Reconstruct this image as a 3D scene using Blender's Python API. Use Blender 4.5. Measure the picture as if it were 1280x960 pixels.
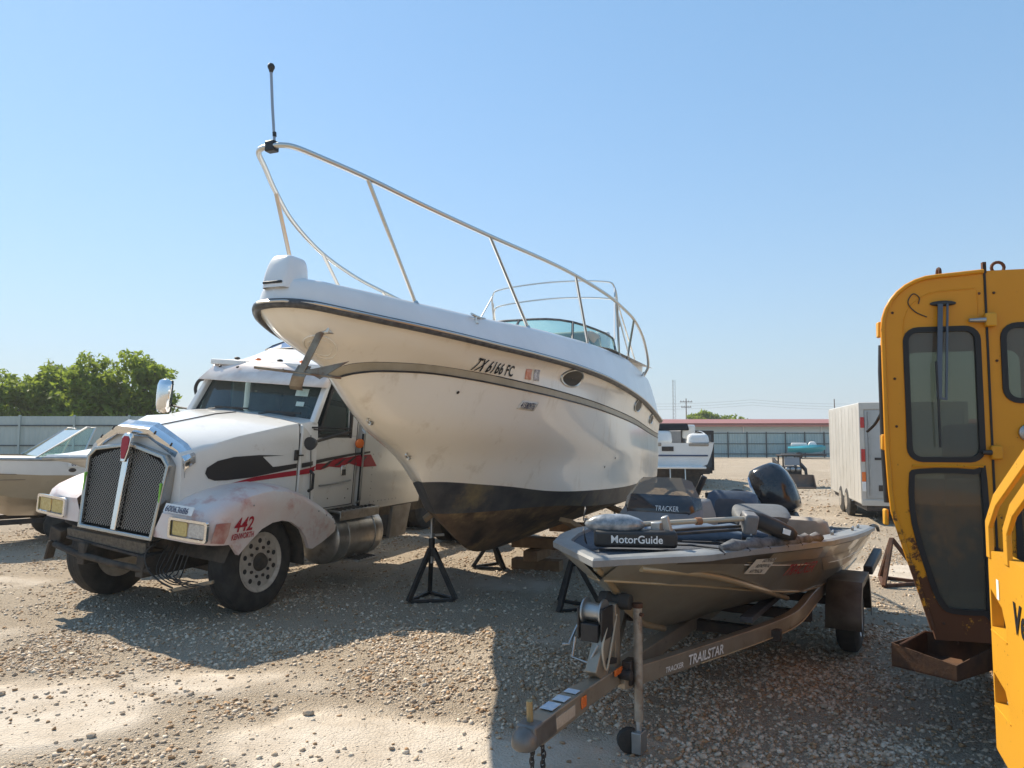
import bpy, math, random
import numpy as np
from mathutils import Vector, Matrix

random.seed(7)
RNG = np.random.default_rng(11)
rad = math.radians
scene = bpy.context.scene
for o in list(bpy.data.objects):
    bpy.data.objects.remove(o, do_unlink=True)
COL = scene.collection

# ------------------------------------------------------------------ camera
cam_d = bpy.data.cameras.new('camera')
cam_d.sensor_width = 36.0
cam_d.lens = 36.0 * 900.0 / 1280.0
cam_d.clip_start = 0.05
cam_d.clip_end = 3000.0
cam = bpy.data.objects.new('camera', cam_d)
COL.objects.link(cam)
cam.location = (0, 0, 1.85)
cam.rotation_euler = (rad(94.0), 0, 0)
scene.camera = cam

# ------------------------------------------------------------------ sky and sun
SUN_EL = rad(45.0)
SHADOW = Vector((math.sin(rad(44)), -math.cos(rad(44))))            # ground direction in which shadows fall
world = bpy.data.worlds.new('World')
scene.world = world
world.use_nodes = True
wn = world.node_tree.nodes
wl = world.node_tree.links
wn.clear()
w_out = wn.new('ShaderNodeOutputWorld')
w_bg = wn.new('ShaderNodeBackground')
w_sky = wn.new('ShaderNodeTexSky')
w_sky.sky_type = 'NISHITA'
w_sky.sun_disc = False
w_sky.sun_elevation = SUN_EL
# sun position azimuth: towards (-0.6, 0.8); Blender's rotation runs clockwise from +Y
w_sky.sun_rotation = math.atan2(-SHADOW.x, -SHADOW.y)
w_sky.altitude = 0
w_sky.air_density = 1.0
w_sky.dust_density = 0.1
w_sky.ozone_density = 1.3
w_bg.inputs['Strength'].default_value = 0.092
# pale haze lying along the whole horizon
w_tc = wn.new('ShaderNodeTexCoord')
w_sep = wn.new('ShaderNodeSeparateXYZ')
wl.new(w_tc.outputs['Generated'], w_sep.inputs[0])
w_abs = wn.new('ShaderNodeMath')
w_abs.operation = 'ABSOLUTE'
wl.new(w_sep.outputs['Z'], w_abs.inputs[0])
w_inv = wn.new('ShaderNodeMath')
w_inv.operation = 'SUBTRACT'
w_inv.inputs[0].default_value = 1.0
wl.new(w_abs.outputs[0], w_inv.inputs[1])
w_pow = wn.new('ShaderNodeMath')
w_pow.operation = 'POWER'
w_pow.inputs[1].default_value = 5.0
wl.new(w_inv.outputs[0], w_pow.inputs[0])
w_mix = wn.new('ShaderNodeMix')
w_mix.data_type = 'RGBA'
wl.new(w_pow.outputs[0], w_mix.inputs[0])
wl.new(w_sky.outputs[0], w_mix.inputs[6])
w_mix.inputs[7].default_value = (2.35, 2.95, 3.35, 1.0)
wl.new(w_mix.outputs[2], w_bg.inputs['Color'])
# thin even veil of bright summer haze over the whole dome
w_veil = wn.new('ShaderNodeMix')
w_veil.data_type = 'RGBA'
w_veil.inputs[0].default_value = 0.5
w_veil.inputs[7].default_value = (1.1, 2.5, 4.1, 1.0)
wl.new(w_sky.outputs[0], w_veil.inputs[6])
wl.new(w_veil.outputs[2], w_mix.inputs[6])
wl.new(w_bg.outputs[0], w_out.inputs['Surface'])

sun_d = bpy.data.lights.new('sun', 'SUN')
sun_d.energy = 3.6
sun_d.angle = rad(0.55)
sun_d.color = (1.0, 0.89, 0.73)
sun = bpy.data.objects.new('sun', sun_d)
COL.objects.link(sun)
sd = Vector((SHADOW.x * math.cos(SUN_EL), SHADOW.y * math.cos(SUN_EL), -math.sin(SUN_EL)))
sun.rotation_euler = sd.to_track_quat('-Z', 'Y').to_euler()

vs = scene.view_settings
vs.view_transform = 'Standard'
vs.look = 'None'
vs.gamma = 1.0
vs.use_curve_mapping = False
vs.exposure = 1.12
scene.render.engine = 'CYCLES'
try:
    scene.cycles.max_bounces = 8
    scene.cycles.caustics_reflective = False
    scene.cycles.caustics_refractive = False
except Exception:
    pass


# ------------------------------------------------------------------ materials
MATS = {}


def mat(name, col, rough=0.5, metal=0.0, var=None, vscale=4.0, bump=0.0, bscale=40.0,
        coat=0.0, alpha=1.0, trans=0.0, spec=0.5, dirt=None, dirt_amt=0.0, dirt_scale=3.0, ior=1.45,
        rvar=0.0, stretch=None):
    """Principled material with object-space noise colour variation, stains and fine relief."""
    if name in MATS:
        return MATS[name]
    m = bpy.data.materials.new(name)
    m.use_nodes = True
    nt = m.node_tree
    n, l = nt.nodes, nt.links
    b = n['Principled BSDF']
    b.inputs['Roughness'].default_value = rough
    b.inputs['Metallic'].default_value = metal
    b.inputs['IOR'].default_value = ior
    b.inputs['Specular IOR Level'].default_value = spec
    b.inputs['Coat Weight'].default_value = coat
    b.inputs['Coat Roughness'].default_value = 0.06
    b.inputs['Transmission Weight'].default_value = trans
    b.inputs['Alpha'].default_value = alpha
    tc = n.new('ShaderNodeTexCoord')
    src = tc.outputs['Object']
    if stretch:
        mp = n.new('ShaderNodeMapping')
        mp.inputs['Scale'].default_value = stretch
        l.new(src, mp.inputs['Vector'])
        src = mp.outputs[0]

    def noise(scale, detail=5.0, rgh=0.6):
        t = n.new('ShaderNodeTexNoise')
        t.inputs['Scale'].default_value = scale
        t.inputs['Detail'].default_value = detail
        t.inputs['Roughness'].default_value = rgh
        l.new(src, t.inputs['Vector'])
        return t.outputs[0]
    c = (*col, 1.0)
    last = None
    if var is not None:
        mx = n.new('ShaderNodeMix')
        mx.data_type = 'RGBA'
        mx.inputs[6].default_value = c
        mx.inputs[7].default_value = (*var, 1.0)
        rp = n.new('ShaderNodeMapRange')
        rp.inputs[1].default_value = 0.35
        rp.inputs[2].default_value = 0.65
        l.new(noise(vscale), rp.inputs[0])
        l.new(rp.outputs[0], mx.inputs[0])
        last = mx.outputs[2]
    if dirt is not None:
        mx = n.new('ShaderNodeMix')
        mx.data_type = 'RGBA'
        if last:
            l.new(last, mx.inputs[6])
        else:
            mx.inputs[6].default_value = c
        mx.inputs[7].default_value = (*dirt, 1.0)
        rp = n.new('ShaderNodeMapRange')
        rp.inputs[1].default_value = 0.62 - 0.25 * dirt_amt
        rp.inputs[2].default_value = 0.80 - 0.20 * dirt_amt
        l.new(noise(dirt_scale, 8.0, 0.7), rp.inputs[0])
        l.new(rp.outputs[0], mx.inputs[0])
        last = mx.outputs[2]
    if last:
        l.new(last, b.inputs['Base Color'])
    else:
        b.inputs['Base Color'].default_value = c
    if rvar > 0:
        rp = n.new('ShaderNodeMapRange')
        rp.inputs[1].default_value = 0.3
        rp.inputs[2].default_value = 0.7
        rp.inputs[3].default_value = max(0.02, rough - rvar)
        rp.inputs[4].default_value = min(1.0, rough + rvar)
        l.new(noise(vscale * 2.3), rp.inputs[0])
        l.new(rp.outputs[0], b.inputs['Roughness'])
    if bump > 0:
        bn = n.new('ShaderNodeBump')
        bn.inputs['Strength'].default_value = 1.0
        bn.inputs['Distance'].default_value = bump
        l.new(noise(bscale, 4.0), bn.inputs['Height'])
        l.new(bn.outputs[0], b.inputs['Normal'])
    MATS[name] = m
    return m


def glass(name, tint, rough=0.02, alpha=0.35):
    """Thin tinted pane: a glossy sheet that lets part of what lies behind through."""
    if name in MATS:
        return MATS[name]
    m = bpy.data.materials.new(name)
    m.use_nodes = True
    n, l = m.node_tree.nodes, m.node_tree.links
    n.clear()
    out = n.new('ShaderNodeOutputMaterial')
    tr = n.new('ShaderNodeBsdfTransparent')
    tr.inputs[0].default_value = (*tint, 1)
    gl = n.new('ShaderNodeBsdfGlossy')
    gl.inputs['Roughness'].default_value = rough
    df = n.new('ShaderNodeBsdfDiffuse')
    df.inputs[0].default_value = (*[min(1, t * .8 + .05) for t in tint], 1)
    fr = n.new('ShaderNodeFresnel')
    fr.inputs[0].default_value = 1.5
    m1 = n.new('ShaderNodeMixShader')
    m1.inputs[0].default_value = alpha * 0.5
    l.new(tr.outputs[0], m1.inputs[1])
    l.new(df.outputs[0], m1.inputs[2])
    m2 = n.new('ShaderNodeMixShader')
    l.new(fr.outputs[0], m2.inputs[0])
    l.new(m1.outputs[0], m2.inputs[1])
    l.new(gl.outputs[0], m2.inputs[2])
    l.new(m2.outputs[0], out.inputs[0])
    MATS[name] = m
    return m


# ------------------------------------------------------------------ mesh building
class MB:
    """Collects shapes and links them as one mesh object."""

    def __init__(s):
        s.v, s.f, s.m = [], [], []

    def add(s, vs_, fs, mi=0):
        k = len(s.v)
        s.v.extend([tuple(p) for p in vs_])
        s.f.extend([tuple(i + k for i in f) for f in fs])
        s.m.extend([mi] * len(fs))
        return s

    def box(s, c, d, rot=None, mi=0, taper=None):
        """box centred at c with full sizes d; rot = Euler angles; taper scales the top."""
        hx, hy, hz = d[0] / 2, d[1] / 2, d[2] / 2
        tx, ty = taper if taper else (1, 1)
        P = [(-hx, -hy, -hz), (hx, -hy, -hz), (hx, hy, -hz), (-hx, hy, -hz),
             (-hx * tx, -hy * ty, hz), (hx * tx, -hy * ty, hz), (hx * tx, hy * ty, hz), (-hx * tx, hy * ty, hz)]
        if rot is not None:
            R = Matrix.Rotation(rot[2], 3, 'Z') @ Matrix.Rotation(rot[1], 3, 'Y') @ Matrix.Rotation(rot[0], 3, 'X')
            P = [R @ Vector(p) for p in P]
        P = [(p[0] + c[0], p[1] + c[1], p[2] + c[2]) for p in P]
        return s.add(P, [(0, 3, 2, 1), (4, 5, 6, 7), (0, 1, 5, 4), (1, 2, 6, 5), (2, 3, 7, 6), (3, 0, 4, 7)], mi)

    def beam(s, p0, p1, w, h, mi=0, upv=(0, 0, 1)):
        """rectangular bar from p0 to p1, w across, h along upv."""
        p0, p1 = Vector(p0), Vector(p1)
        d = (p1 - p0).normalized()
        u = Vector(upv)
        r = d.cross(u)
        if r.length < 1e-4:
            u = Vector((0, 1, 0))
            r = d.cross(u)
        r.normalize()
        u = r.cross(d).normalized()
        P = []
        for p in (p0, p1):
            for a, b in ((-1, -1), (1, -1), (1, 1), (-1, 1)):
                P.append(p + r * (a * w / 2) + u * (b * h / 2))
        return s.add(P, [(0, 1, 2, 3), (7, 6, 5, 4), (0, 4, 5, 1), (1, 5, 6, 2), (2, 6, 7, 3), (3, 7, 4, 0)], mi)

    def cyl(s, p0, p1, r0, r1=None, n=16, mi=0, caps=True):
        r1 = r0 if r1 is None else r1
        p0, p1 = Vector(p0), Vector(p1)
        d = (p1 - p0).normalized()
        a = d.orthogonal().normalized()
        b = d.cross(a)
        P = []
        for p, r in ((p0, r0), (p1, r1)):
            for i in range(n):
                t = 2 * math.pi * i / n
                P.append(p + a * (r * math.cos(t)) + b * (r * math.sin(t)))
        F = [(i, (i + 1) % n, n + (i + 1) % n, n + i) for i in range(n)]
        if caps:
            F += [tuple(range(n - 1, -1, -1)), tuple(range(n, 2 * n))]
        return s.add(P, F, mi)

    def lathe(s, c, axis, prof, n=24, mi=0, caps=True):
        """profile of (distance along axis, radius) turned round axis at c."""
        c, d = Vector(c), Vector(axis).normalized()
        a = d.orthogonal().normalized()
        b = d.cross(a)
        P = []
        for h, r in prof:
            for i in range(n):
                t = 2 * math.pi * i / n
                P.append(c + d * h + a * (r * math.cos(t)) + b * (r * math.sin(t)))
        F = []
        for k in range(len(prof) - 1):
            for i in range(n):
                j = (i + 1) % n
                F.append((k * n + i, k * n + j, (k + 1) * n + j, (k + 1) * n + i))
        if caps and prof[0][1] > 1e-6:
            F.append(tuple(range(n - 1, -1, -1)))
        if caps and prof[-1][1] > 1e-6:
            k = len(prof) - 1
            F.append(tuple(range(k * n, k * n + n)))
        return s.add(P, F, mi)

    def tube(s, pts, r, n=8, closed=False, mi=0, rs=None):
        pts = [Vector(p) for p in pts]
        N = len(pts)
        up_ = None
        P = []
        for i, p in enumerate(pts):
            if closed:
                d = (pts[(i + 1) % N] - pts[i - 1])
            else:
                d = pts[min(i + 1, N - 1)] - pts[max(i - 1, 0)]
            d.normalize()
            if up_ is None:
                up_ = d.orthogonal().normalized()
            up_ = (up_ - d * up_.dot(d))
            if up_.length < 1e-6:
                up_ = d.orthogonal()
            up_.normalize()
            b = d.cross(up_)
            rr = rs[i] if rs else r
            for k in range(n):
                t = 2 * math.pi * k / n
                P.append(p + up_ * (rr * math.cos(t)) + b * (rr * math.sin(t)))
        F = []
        for i in range(N if closed else N - 1):
            j = (i + 1) % N
            for k in range(n):
                q = (k + 1) % n
                F.append((i * n + k, i * n + q, j * n + q, j * n + k))
        if not closed:
            F += [tuple(range(n - 1, -1, -1)), tuple(range((N - 1) * n, N * n))]
        return s.add(P, F, mi)

    def grid(s, rows, mi=0, closed=False, flip=False):
        """rows: list of lists of points, all of one length."""
        R, Cn = len(rows), len(rows[0])
        P = [p for r in rows for p in r]
        F = []
        for i in range(R - 1):
            for j in range(Cn if closed else Cn - 1):
                q = (j + 1) % Cn
                f = (i * Cn + j, i * Cn + q, (i + 1) * Cn + q, (i + 1) * Cn + j)
                F.append(f[::-1] if flip else f)
        return s.add(P, F, mi)

    def prism(s, poly, fn, d0, d1, mi=0):
        """poly of (a,b) extruded between d0 and d1; fn(a,b,d) gives the point."""
        n = len(poly)
        P = [fn(a, b, d0) for a, b in poly] + [fn(a, b, d1) for a, b in poly]
        F = [tuple(range(n)), tuple(range(2 * n - 1, n - 1, -1))]
        F += [(i, n + i, n + (i + 1) % n, (i + 1) % n) for i in range(n)]
        return s.add(P, F, mi)

    def ell(s, c, r, n=12, mi=0, m=8, rot=None):
        prof = []
        rows = []
        R = None
        if rot is not None:
            R = Matrix.Rotation(rot[2], 3, 'Z') @ Matrix.Rotation(rot[1], 3, 'Y') @ Matrix.Rotation(rot[0], 3, 'X')
        for i in range(m + 1):
            ph = math.pi * i / m
            row = []
            for k in range(n):
                t = 2 * math.pi * k / n
                p = Vector((r[0] * math.sin(ph) * math.cos(t), r[1] * math.sin(ph) * math.sin(t), r[2] * math.cos(ph)))
                if R is not None:
                    p = R @ p
                row.append((p[0] + c[0], p[1] + c[1], p[2] + c[2]))
            rows.append(row)
        return s.grid(rows, mi, closed=True)

    def build(s, name, mats, parent=None, smooth=40, bevel=0.0, seg=2, weld=True, loc=None, rot=None, subsurf=0, solid=0.0):
        me = bpy.data.meshes.new(name)
        me.from_pydata(s.v, [], s.f)
        if not isinstance(mats, (list, tuple)):
            mats = [mats]
        for m_ in mats:
            me.materials.append(m_)
        if len(mats) > 1:
            me.polygons.foreach_set('material_index', s.m)
        import bmesh
        bm = bmesh.new()
        bm.from_mesh(me)
        if weld:
            bmesh.ops.remove_doubles(bm, verts=bm.verts, dist=1e-5)
        bmesh.ops.recalc_face_normals(bm, faces=bm.faces)
        bm.to_mesh(me)
        bm.free()
        if smooth:
            me.polygons.foreach_set('use_smooth', [True] * len(me.polygons))
            me.set_sharp_from_angle(angle=rad(smooth))
        o = bpy.data.objects.new(name, me)
        COL.objects.link(o)
        if parent is not None:
            o.parent = parent
        if loc:
            o.location = loc
        if rot:
            o.rotation_euler = rot
        if solid:
            md = o.modifiers.new('thickness', 'SOLIDIFY')
            md.thickness = solid
            md.offset = -1
        if bevel > 0:
            md = o.modifiers.new('edge', 'BEVEL')
            md.width = bevel
            md.segments = seg
            md.limit_method = 'ANGLE'
            md.angle_limit = rad(35)
            md.harden_normals = False
        if subsurf:
            md = o.modifiers.new('round', 'SUBSURF')
            md.levels = subsurf
            md.render_levels = subsurf
        return o


def tag(o, label=None, cat=None, group=None, kind=None):
    if label:
        o['label'] = label
    if cat:
        o['category'] = cat
    if group:
        o['group'] = group
    if kind:
        o['kind'] = kind
    return o


def thing(name, loc, rz=0.0, label=None, cat=None, group=None):
    o = bpy.data.objects.new(name, None)
    o.empty_display_size = 0.2
    COL.objects.link(o)
    o.location = loc
    o.rotation_euler = (0, 0, rz)
    return tag(o, label, cat, group)


def copy_tree(o, parent=None):
    c = o.copy()
    COL.objects.link(c)
    c.parent = parent
    for ch in list(o.children):
        copy_tree(ch, c)
    return c


def spline(pts, n=8, closed=False):
    """Catmull-Rom through pts."""
    pts = [Vector(p) for p in pts]
    N = len(pts)
    out = []
    for i in range(N if closed else N - 1):
        p1, p2 = pts[i], pts[(i + 1) % N]
        p0 = pts[i - 1] if (closed or i > 0) else p1 * 2 - p2
        p3 = pts[(i + 2) % N] if (closed or i + 2 < N) else p2 * 2 - p1
        for k in range(n):
            t = k / n
            out.append(0.5 * ((2 * p1) + (-p0 + p2) * t + (2 * p0 - 5 * p1 + 4 * p2 - p3) * t * t
                              + (-p0 + 3 * p1 - 3 * p2 + p3) * t ** 3))
    if not closed:
        out.append(pts[-1])
    return out


def rrect(x0, x1, y0, y1, r, n=5):
    """rounded rectangle outline; r may be one radius or four (bl, br, tr, tl)."""
    rs = r if isinstance(r, (tuple, list)) else (r,) * 4
    P = []
    for (cx, cy, a0), q in zip(((x0 + rs[0], y0 + rs[0], 180), (x1 - rs[1], y0 + rs[1], 270),
                                (x1 - rs[2], y1 - rs[2], 0), (x0 + rs[3], y1 - rs[3], 90)), rs):
        for k in range(n + 1):
            t = rad(a0 + 90 * k / n)
            P.append((cx + q * math.cos(t), cy + q * math.sin(t)))
    return P


def shrink(poly, d):
    """move an outline inwards by d (counter-clockwise outline)."""
    n = len(poly)
    out = []
    for i in range(n):
        a, b, c = Vector(poly[i - 1]), Vector(poly[i]), Vector(poly[(i + 1) % n])
        e1 = (b - a)
        e2 = (c - b)
        if e1.length < 1e-7:
            e1 = e2
        if e2.length < 1e-7:
            e2 = e1
        n1 = Vector((-e1.y, e1.x)).normalized()
        n2 = Vector((-e2.y, e2.x)).normalized()
        m = (n1 + n2)
        if m.length < 1e-6:
            m = n1
        m.normalize()
        out.append(tuple(b + m * (d / max(0.4, m.dot(n1)))))
    return out


def ring(mb, outer, inner, fn, d0, d1, mi=0):
    """frame between two outlines of equal count, extruded d0..d1."""
    n = len(outer)
    P = [fn(a, b, d0) for a, b in outer] + [fn(a, b, d0) for a, b in inner] + \
        [fn(a, b, d1) for a, b in outer] + [fn(a, b, d1) for a, b in inner]
    F = []
    for i in range(n):
        j = (i + 1) % n
        F += [(i, j, n + j, n + i), (2 * n + i, 3 * n + i, 3 * n + j, 2 * n + j),
              (i, 2 * n + i, 2 * n + j, j), (n + i, n + j, 3 * n + j, 3 * n + i)]
    return mb.add(P, F, mi)


def lettering(txt, name, size, fn, material, parent, bold=0.0, shear=0.0, align='LEFT', spacing=1.0, depth=0.0015, xs=1.0, sub=0):
    """flat print: characters as a thin mesh; fn(x, y, lift) places each point of the text plane."""
    cu = bpy.data.curves.new(name, 'FONT')
    cu.body = txt
    cu.size = size
    cu.offset = bold * size
    cu.shear = shear
    cu.align_x = align
    cu.space_character = spacing
    cu.resolution_u = 3
    tmp = bpy.data.objects.new(name + '_tmp', cu)
    COL.objects.link(tmp)
    dg = bpy.context.evaluated_depsgraph_get()
    me = bpy.data.meshes.new_from_object(tmp.evaluated_get(dg))
    bpy.data.objects.remove(tmp, do_unlink=True)
    bpy.data.curves.remove(cu)
    if sub:
        import bmesh
        bm = bmesh.new()
        bm.from_mesh(me)
        bmesh.ops.triangulate(bm, faces=bm.faces[:])
        for _ in range(sub):
            bmesh.ops.subdivide_edges(bm, edges=[e for e in bm.edges if e.calc_length() > size * .18], cuts=1)
            bmesh.ops.triangulate(bm, faces=bm.faces[:])
        bm.to_mesh(me)
        bm.free()
    for v in me.vertices:
        v.co = Vector(fn(v.co.x * xs, v.co.y, depth))
    me.materials.clear()
    me.materials.append(material)
    me.name = name
    o = bpy.data.objects.new(name, me)
    COL.objects.link(o)
    o.parent = parent
    return o


# common materials
M_CHROME = mat('chrome', (0.78, 0.79, 0.80), 0.12, 1.0, rvar=0.05, vscale=6)
M_STEEL = mat('stainless', (0.62, 0.61, 0.58), 0.3, 1.0)
M_GALV = mat('galvanised', (0.42, 0.43, 0.43), 0.45, 0.8, var=(0.32, 0.33, 0.33), vscale=12)
M_BLACK = mat('black_plastic', (0.018, 0.018, 0.02), 0.45, var=(0.035, 0.034, 0.033), vscale=9)
M_RUBBER = mat('rubber', (0.022, 0.022, 0.022), 0.8, var=(0.06, 0.055, 0.048), vscale=5, bump=0.002, bscale=90)
M_DARKSTEEL = mat('dark_steel', (0.03, 0.03, 0.032), 0.6, 0.3, var=(0.07, 0.055, 0.045), vscale=8, bump=0.001, bscale=60)
M_RUST = mat('rust', (0.13, 0.055, 0.028), 0.85, 0.1, var=(0.05, 0.028, 0.02), vscale=9, bump=0.002, bscale=70)
M_AMBER = mat('amber_lens', (0.75, 0.16, 0.02), 0.2, coat=0.5)
M_RED = mat('red_lens', (0.45, 0.01, 0.01), 0.2, coat=0.5)
M_WHITEPLATE = mat('white_plate', (0.78, 0.78, 0.76), 0.5)
M_STICKER = mat('sticker_paper', (0.70, 0.68, 0.62), 0.55, var=(0.6, 0.58, 0.52), vscale=20)
M_PRINT = mat('black_print', (0.015, 0.015, 0.017), 0.5)
M_NAVYPRINT = mat('navy_print', (0.02, 0.03, 0.09), 0.5)
M_REDPRINT = mat('red_print', (0.38, 0.015, 0.03), 0.45)

# ------------------------------------------------------------------ ground
def vnoise(x, y, seed=0):
    """smooth value noise on arrays."""
    xi, yi = np.floor(x).astype(np.int64), np.floor(y).astype(np.int64)
    xf, yf = x - xi, y - yi

    def h(a, b):
        n = (a * 374761393 + b * 668265263 + seed * 982451653) & 0x7fffffff
        n = ((n ^ (n >> 13)) * 1274126177) & 0x7fffffff
        return ((n ^ (n >> 16)) & 0xffff) / 65535.0
    u, v = xf * xf * (3 - 2 * xf), yf * yf * (3 - 2 * yf)
    return (h(xi, yi) * (1 - u) + h(xi + 1, yi) * u) * (1 - v) + (h(xi, yi + 1) * (1 - u) + h(xi + 1, yi + 1) * u) * v


def fbm(x, y, seed=0, octs=4):
    s, a, t = 0, 0.5, 0
    for k in range(octs):
        s = s + a * vnoise(x * 2 ** k, y * 2 ** k, seed + k * 17)
        t += a
        a *= 0.5
    return s / t


# bare crusted clay between the gravel: (x, y, radius x, radius y, strength)
CLAY = [(-0.75, 4.3, 0.95, 0.75, 1.0), (-3.3, 4.9, 0.7, 0.6, .75), (-0.2, 3.5, 1.2, .6, .9), (-5.4, 6.7, 1.3, .5, .7),
        (0.25, 7.0, 0.9, 1.0, .55), (-2.2, 5.5, .7, .35, .55), (-7.0, 9.2, 1.6, .5, .6), (0.2, 9.5, .8, .9, .5), (5.3, 9.6, .8, .5, .5),
        (-0.25, 5.9, .55, .4, .5), (0.4, 4.4, .5, .6, .5)]


def clay_mask(x, y):
    m = np.zeros_like(x)
    wx = x + 0.9 * (fbm(x * 1.1, y * 1.1, 3) - .5)
    wy = y + 0.9 * (fbm(x * 1.1, y * 1.1, 9) - .5)
    for cx, cy, rx, ry, st in CLAY:
        d = np.sqrt(((wx - cx) / rx) ** 2 + ((wy - cy) / ry) ** 2)
        m = np.maximum(m, st * np.clip(1.5 - d, 0, 1))
    m = m + 0.55 * np.clip((fbm(x * .55, y * .55, 21) - .50) * 5, -.5, 1) * .8
    return np.clip(m, 0, 1)


def ground_z(x, y):
    near = np.exp(-((y - 6) / 14.0) ** 2)
    z = (fbm(x * .5, y * .5, 5, 3) - .5) * .10 + (fbm(x * 3, y * 3, 6, 3) - .5) * .03 * (1 - .6 * clay_mask(x, y))
    return z * near


def gz(x, y):
    return float(ground_z(np.array([float(x)]), np.array([float(y)]))[0])


def axis(fine0, fine1, step, far, grow=1.18):
    a = list(np.arange(fine0, fine1 + 1e-6, step))
    s, p = step, fine1
    while p < far:
        s *= grow
        p += s
        a.append(p)
    return a


gy = np.array(sorted(set([-80, -30, -10, -4, -1, 0.6] + [1.2] + axis(1.5, 12.0, 0.05, 880.0, 1.05))))
gxp = np.array(axis(0, 6.0, 0.06, 700.0, 1.06))
gx = np.concatenate([-gxp[:0:-1], gxp])
GX, GY = np.meshgrid(gx, gy)
GZ = ground_z(GX, GY)
nv = GX.size
me = bpy.data.meshes.new('ground')
co = np.stack([GX, GY, GZ], -1).reshape(-1, 3)
nr, nc = GX.shape
ii = (np.arange(nr - 1)[:, None] * nc + np.arange(nc - 1)[None, :]).reshape(-1)
quads = np.stack([ii, ii + 1, ii + nc + 1, ii + nc], -1)
me.vertices.add(nv)
me.vertices.foreach_set('co', co.astype(np.float32).reshape(-1))
me.loops.add(quads.size)
me.loops.foreach_set('vertex_index', quads.astype(np.int32).reshape(-1))
me.polygons.add(len(quads))
me.polygons.foreach_set('loop_start', np.arange(0, quads.size, 4, dtype=np.int32))
me.polygons.foreach_set('use_smooth', np.ones(len(quads), dtype=bool))
me.update()
at_ = me.attributes.new('clay', 'FLOAT', 'POINT')
at_.data.foreach_set('value', clay_mask(GX, GY).astype(np.float32).reshape(-1))
ground = bpy.data.objects.new('ground', me)
COL.objects.link(ground)
ground['kind'] = 'structure'
ground['label'] = 'pale crushed limestone gravel and bare cracked clay yard'

gm = bpy.data.materials.new('yard_gravel')
gm.use_nodes = True
n, l = gm.node_tree.nodes, gm.node_tree.links
bs = n['Principled BSDF']
bs.inputs['Roughness'].default_value = 0.95
bs.inputs['Specular IOR Level'].default_value = 0.15
tc = n.new('ShaderNodeTexCoord')
at = n.new('ShaderNodeAttribute')
at.attribute_name = 'clay'


def _tex(kind, scale, detail=4.0):
    t = n.new(kind)
    t.inputs['Scale'].default_value = scale
    if 'Detail' in t.inputs:
        t.inputs['Detail'].default_value = detail
    l.new(tc.outputs['Object'], t.inputs['Vector'])
    return t


def _ramp(src, stops):
    r = n.new('ShaderNodeValToRGB')
    e = r.color_ramp.elements
    while len(e) < len(stops):
        e.new(0.5)
    for k, (p, c) in enumerate(stops):
        e[k].position = p
        e[k].color = (*c, 1)
    l.new(src, r.inputs[0])
    return r.outputs[0]


def _mix(fac, a, b, mode='MIX'):
    x = n.new('ShaderNodeMix')
    x.data_type = 'RGBA'
    x.blend_type = mode
    if isinstance(fac, float):
        x.inputs[0].default_value = fac
    else:
        l.new(fac, x.inputs[0])
    l.new(a, x.inputs[6])
    l.new(b, x.inputs[7])
    return x.outputs[2]


v1 = _tex('ShaderNodeTexVoronoi', 34.0)
v2 = _tex('ShaderNodeTexVoronoi', 75.0)
sepc = n.new('ShaderNodeSeparateColor')
l.new(v1.outputs['Color'], sepc.inputs[0])
stone = _ramp(sepc.outputs[0], [(0.0, (.33, .24, .155)), (.35, (.49, .385, .275)), (.7, (.60, .495, .37)), (1.0, (.42, .34, .255))])
sepc2 = n.new('ShaderNodeSeparateColor')
l.new(v2.outputs['Color'], sepc2.inputs[0])
fine = _ramp(sepc2.outputs[1], [(0.0, (.34, .265, .19)), (.5, (.53, .44, .34)), (1.0, (.66, .57, .455))])
big = _tex('ShaderNodeTexNoise', 0.6, 5)
grav = _mix(0.5, stone, fine)
dust = _ramp(big.outputs[0], [(.30, (.45, .35, .245)), (.52, (.55, .45, .33)), (.7, (.62, .525, .405))])
grav2 = _mix(0.34, grav, dust)
cn = _tex('ShaderNodeTexNoise', 3.0, 8)
claycol = _ramp(cn.outputs[0], [(.28, (.42, .355, .28)), (.5, (.51, .445, .365)), (.72, (.57, .505, .425))])
vc = _tex('ShaderNodeTexVoronoi', 8.5)
vc.feature = 'DISTANCE_TO_EDGE'
nz = _tex('ShaderNodeTexNoise', 5.0, 4)
wv = n.new('ShaderNodeVectorMath')
wv.operation = 'MULTIPLY_ADD'
wv.inputs[1].default_value = (.3, .3, .3)
l.new(nz.outputs['Color'], wv.inputs[0])
l.new(tc.outputs['Object'], wv.inputs[2])
l.new(wv.outputs[0], vc.inputs['Vector'])
crk = n.new('ShaderNodeMapRange')
crk.inputs[1].default_value = 0.006
crk.inputs[2].default_value = 0.03
l.new(vc.outputs['Distance'], crk.inputs[0])
mr = n.new('ShaderNodeMapRange')
mr.inputs[1].default_value = 0.30
mr.inputs[2].default_value = 0.68
l.new(at.outputs['Fac'], mr.inputs[0])
final = _mix(mr.outputs[0], grav2, claycol)
l.new(final, bs.inputs['Base Color'])
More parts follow.
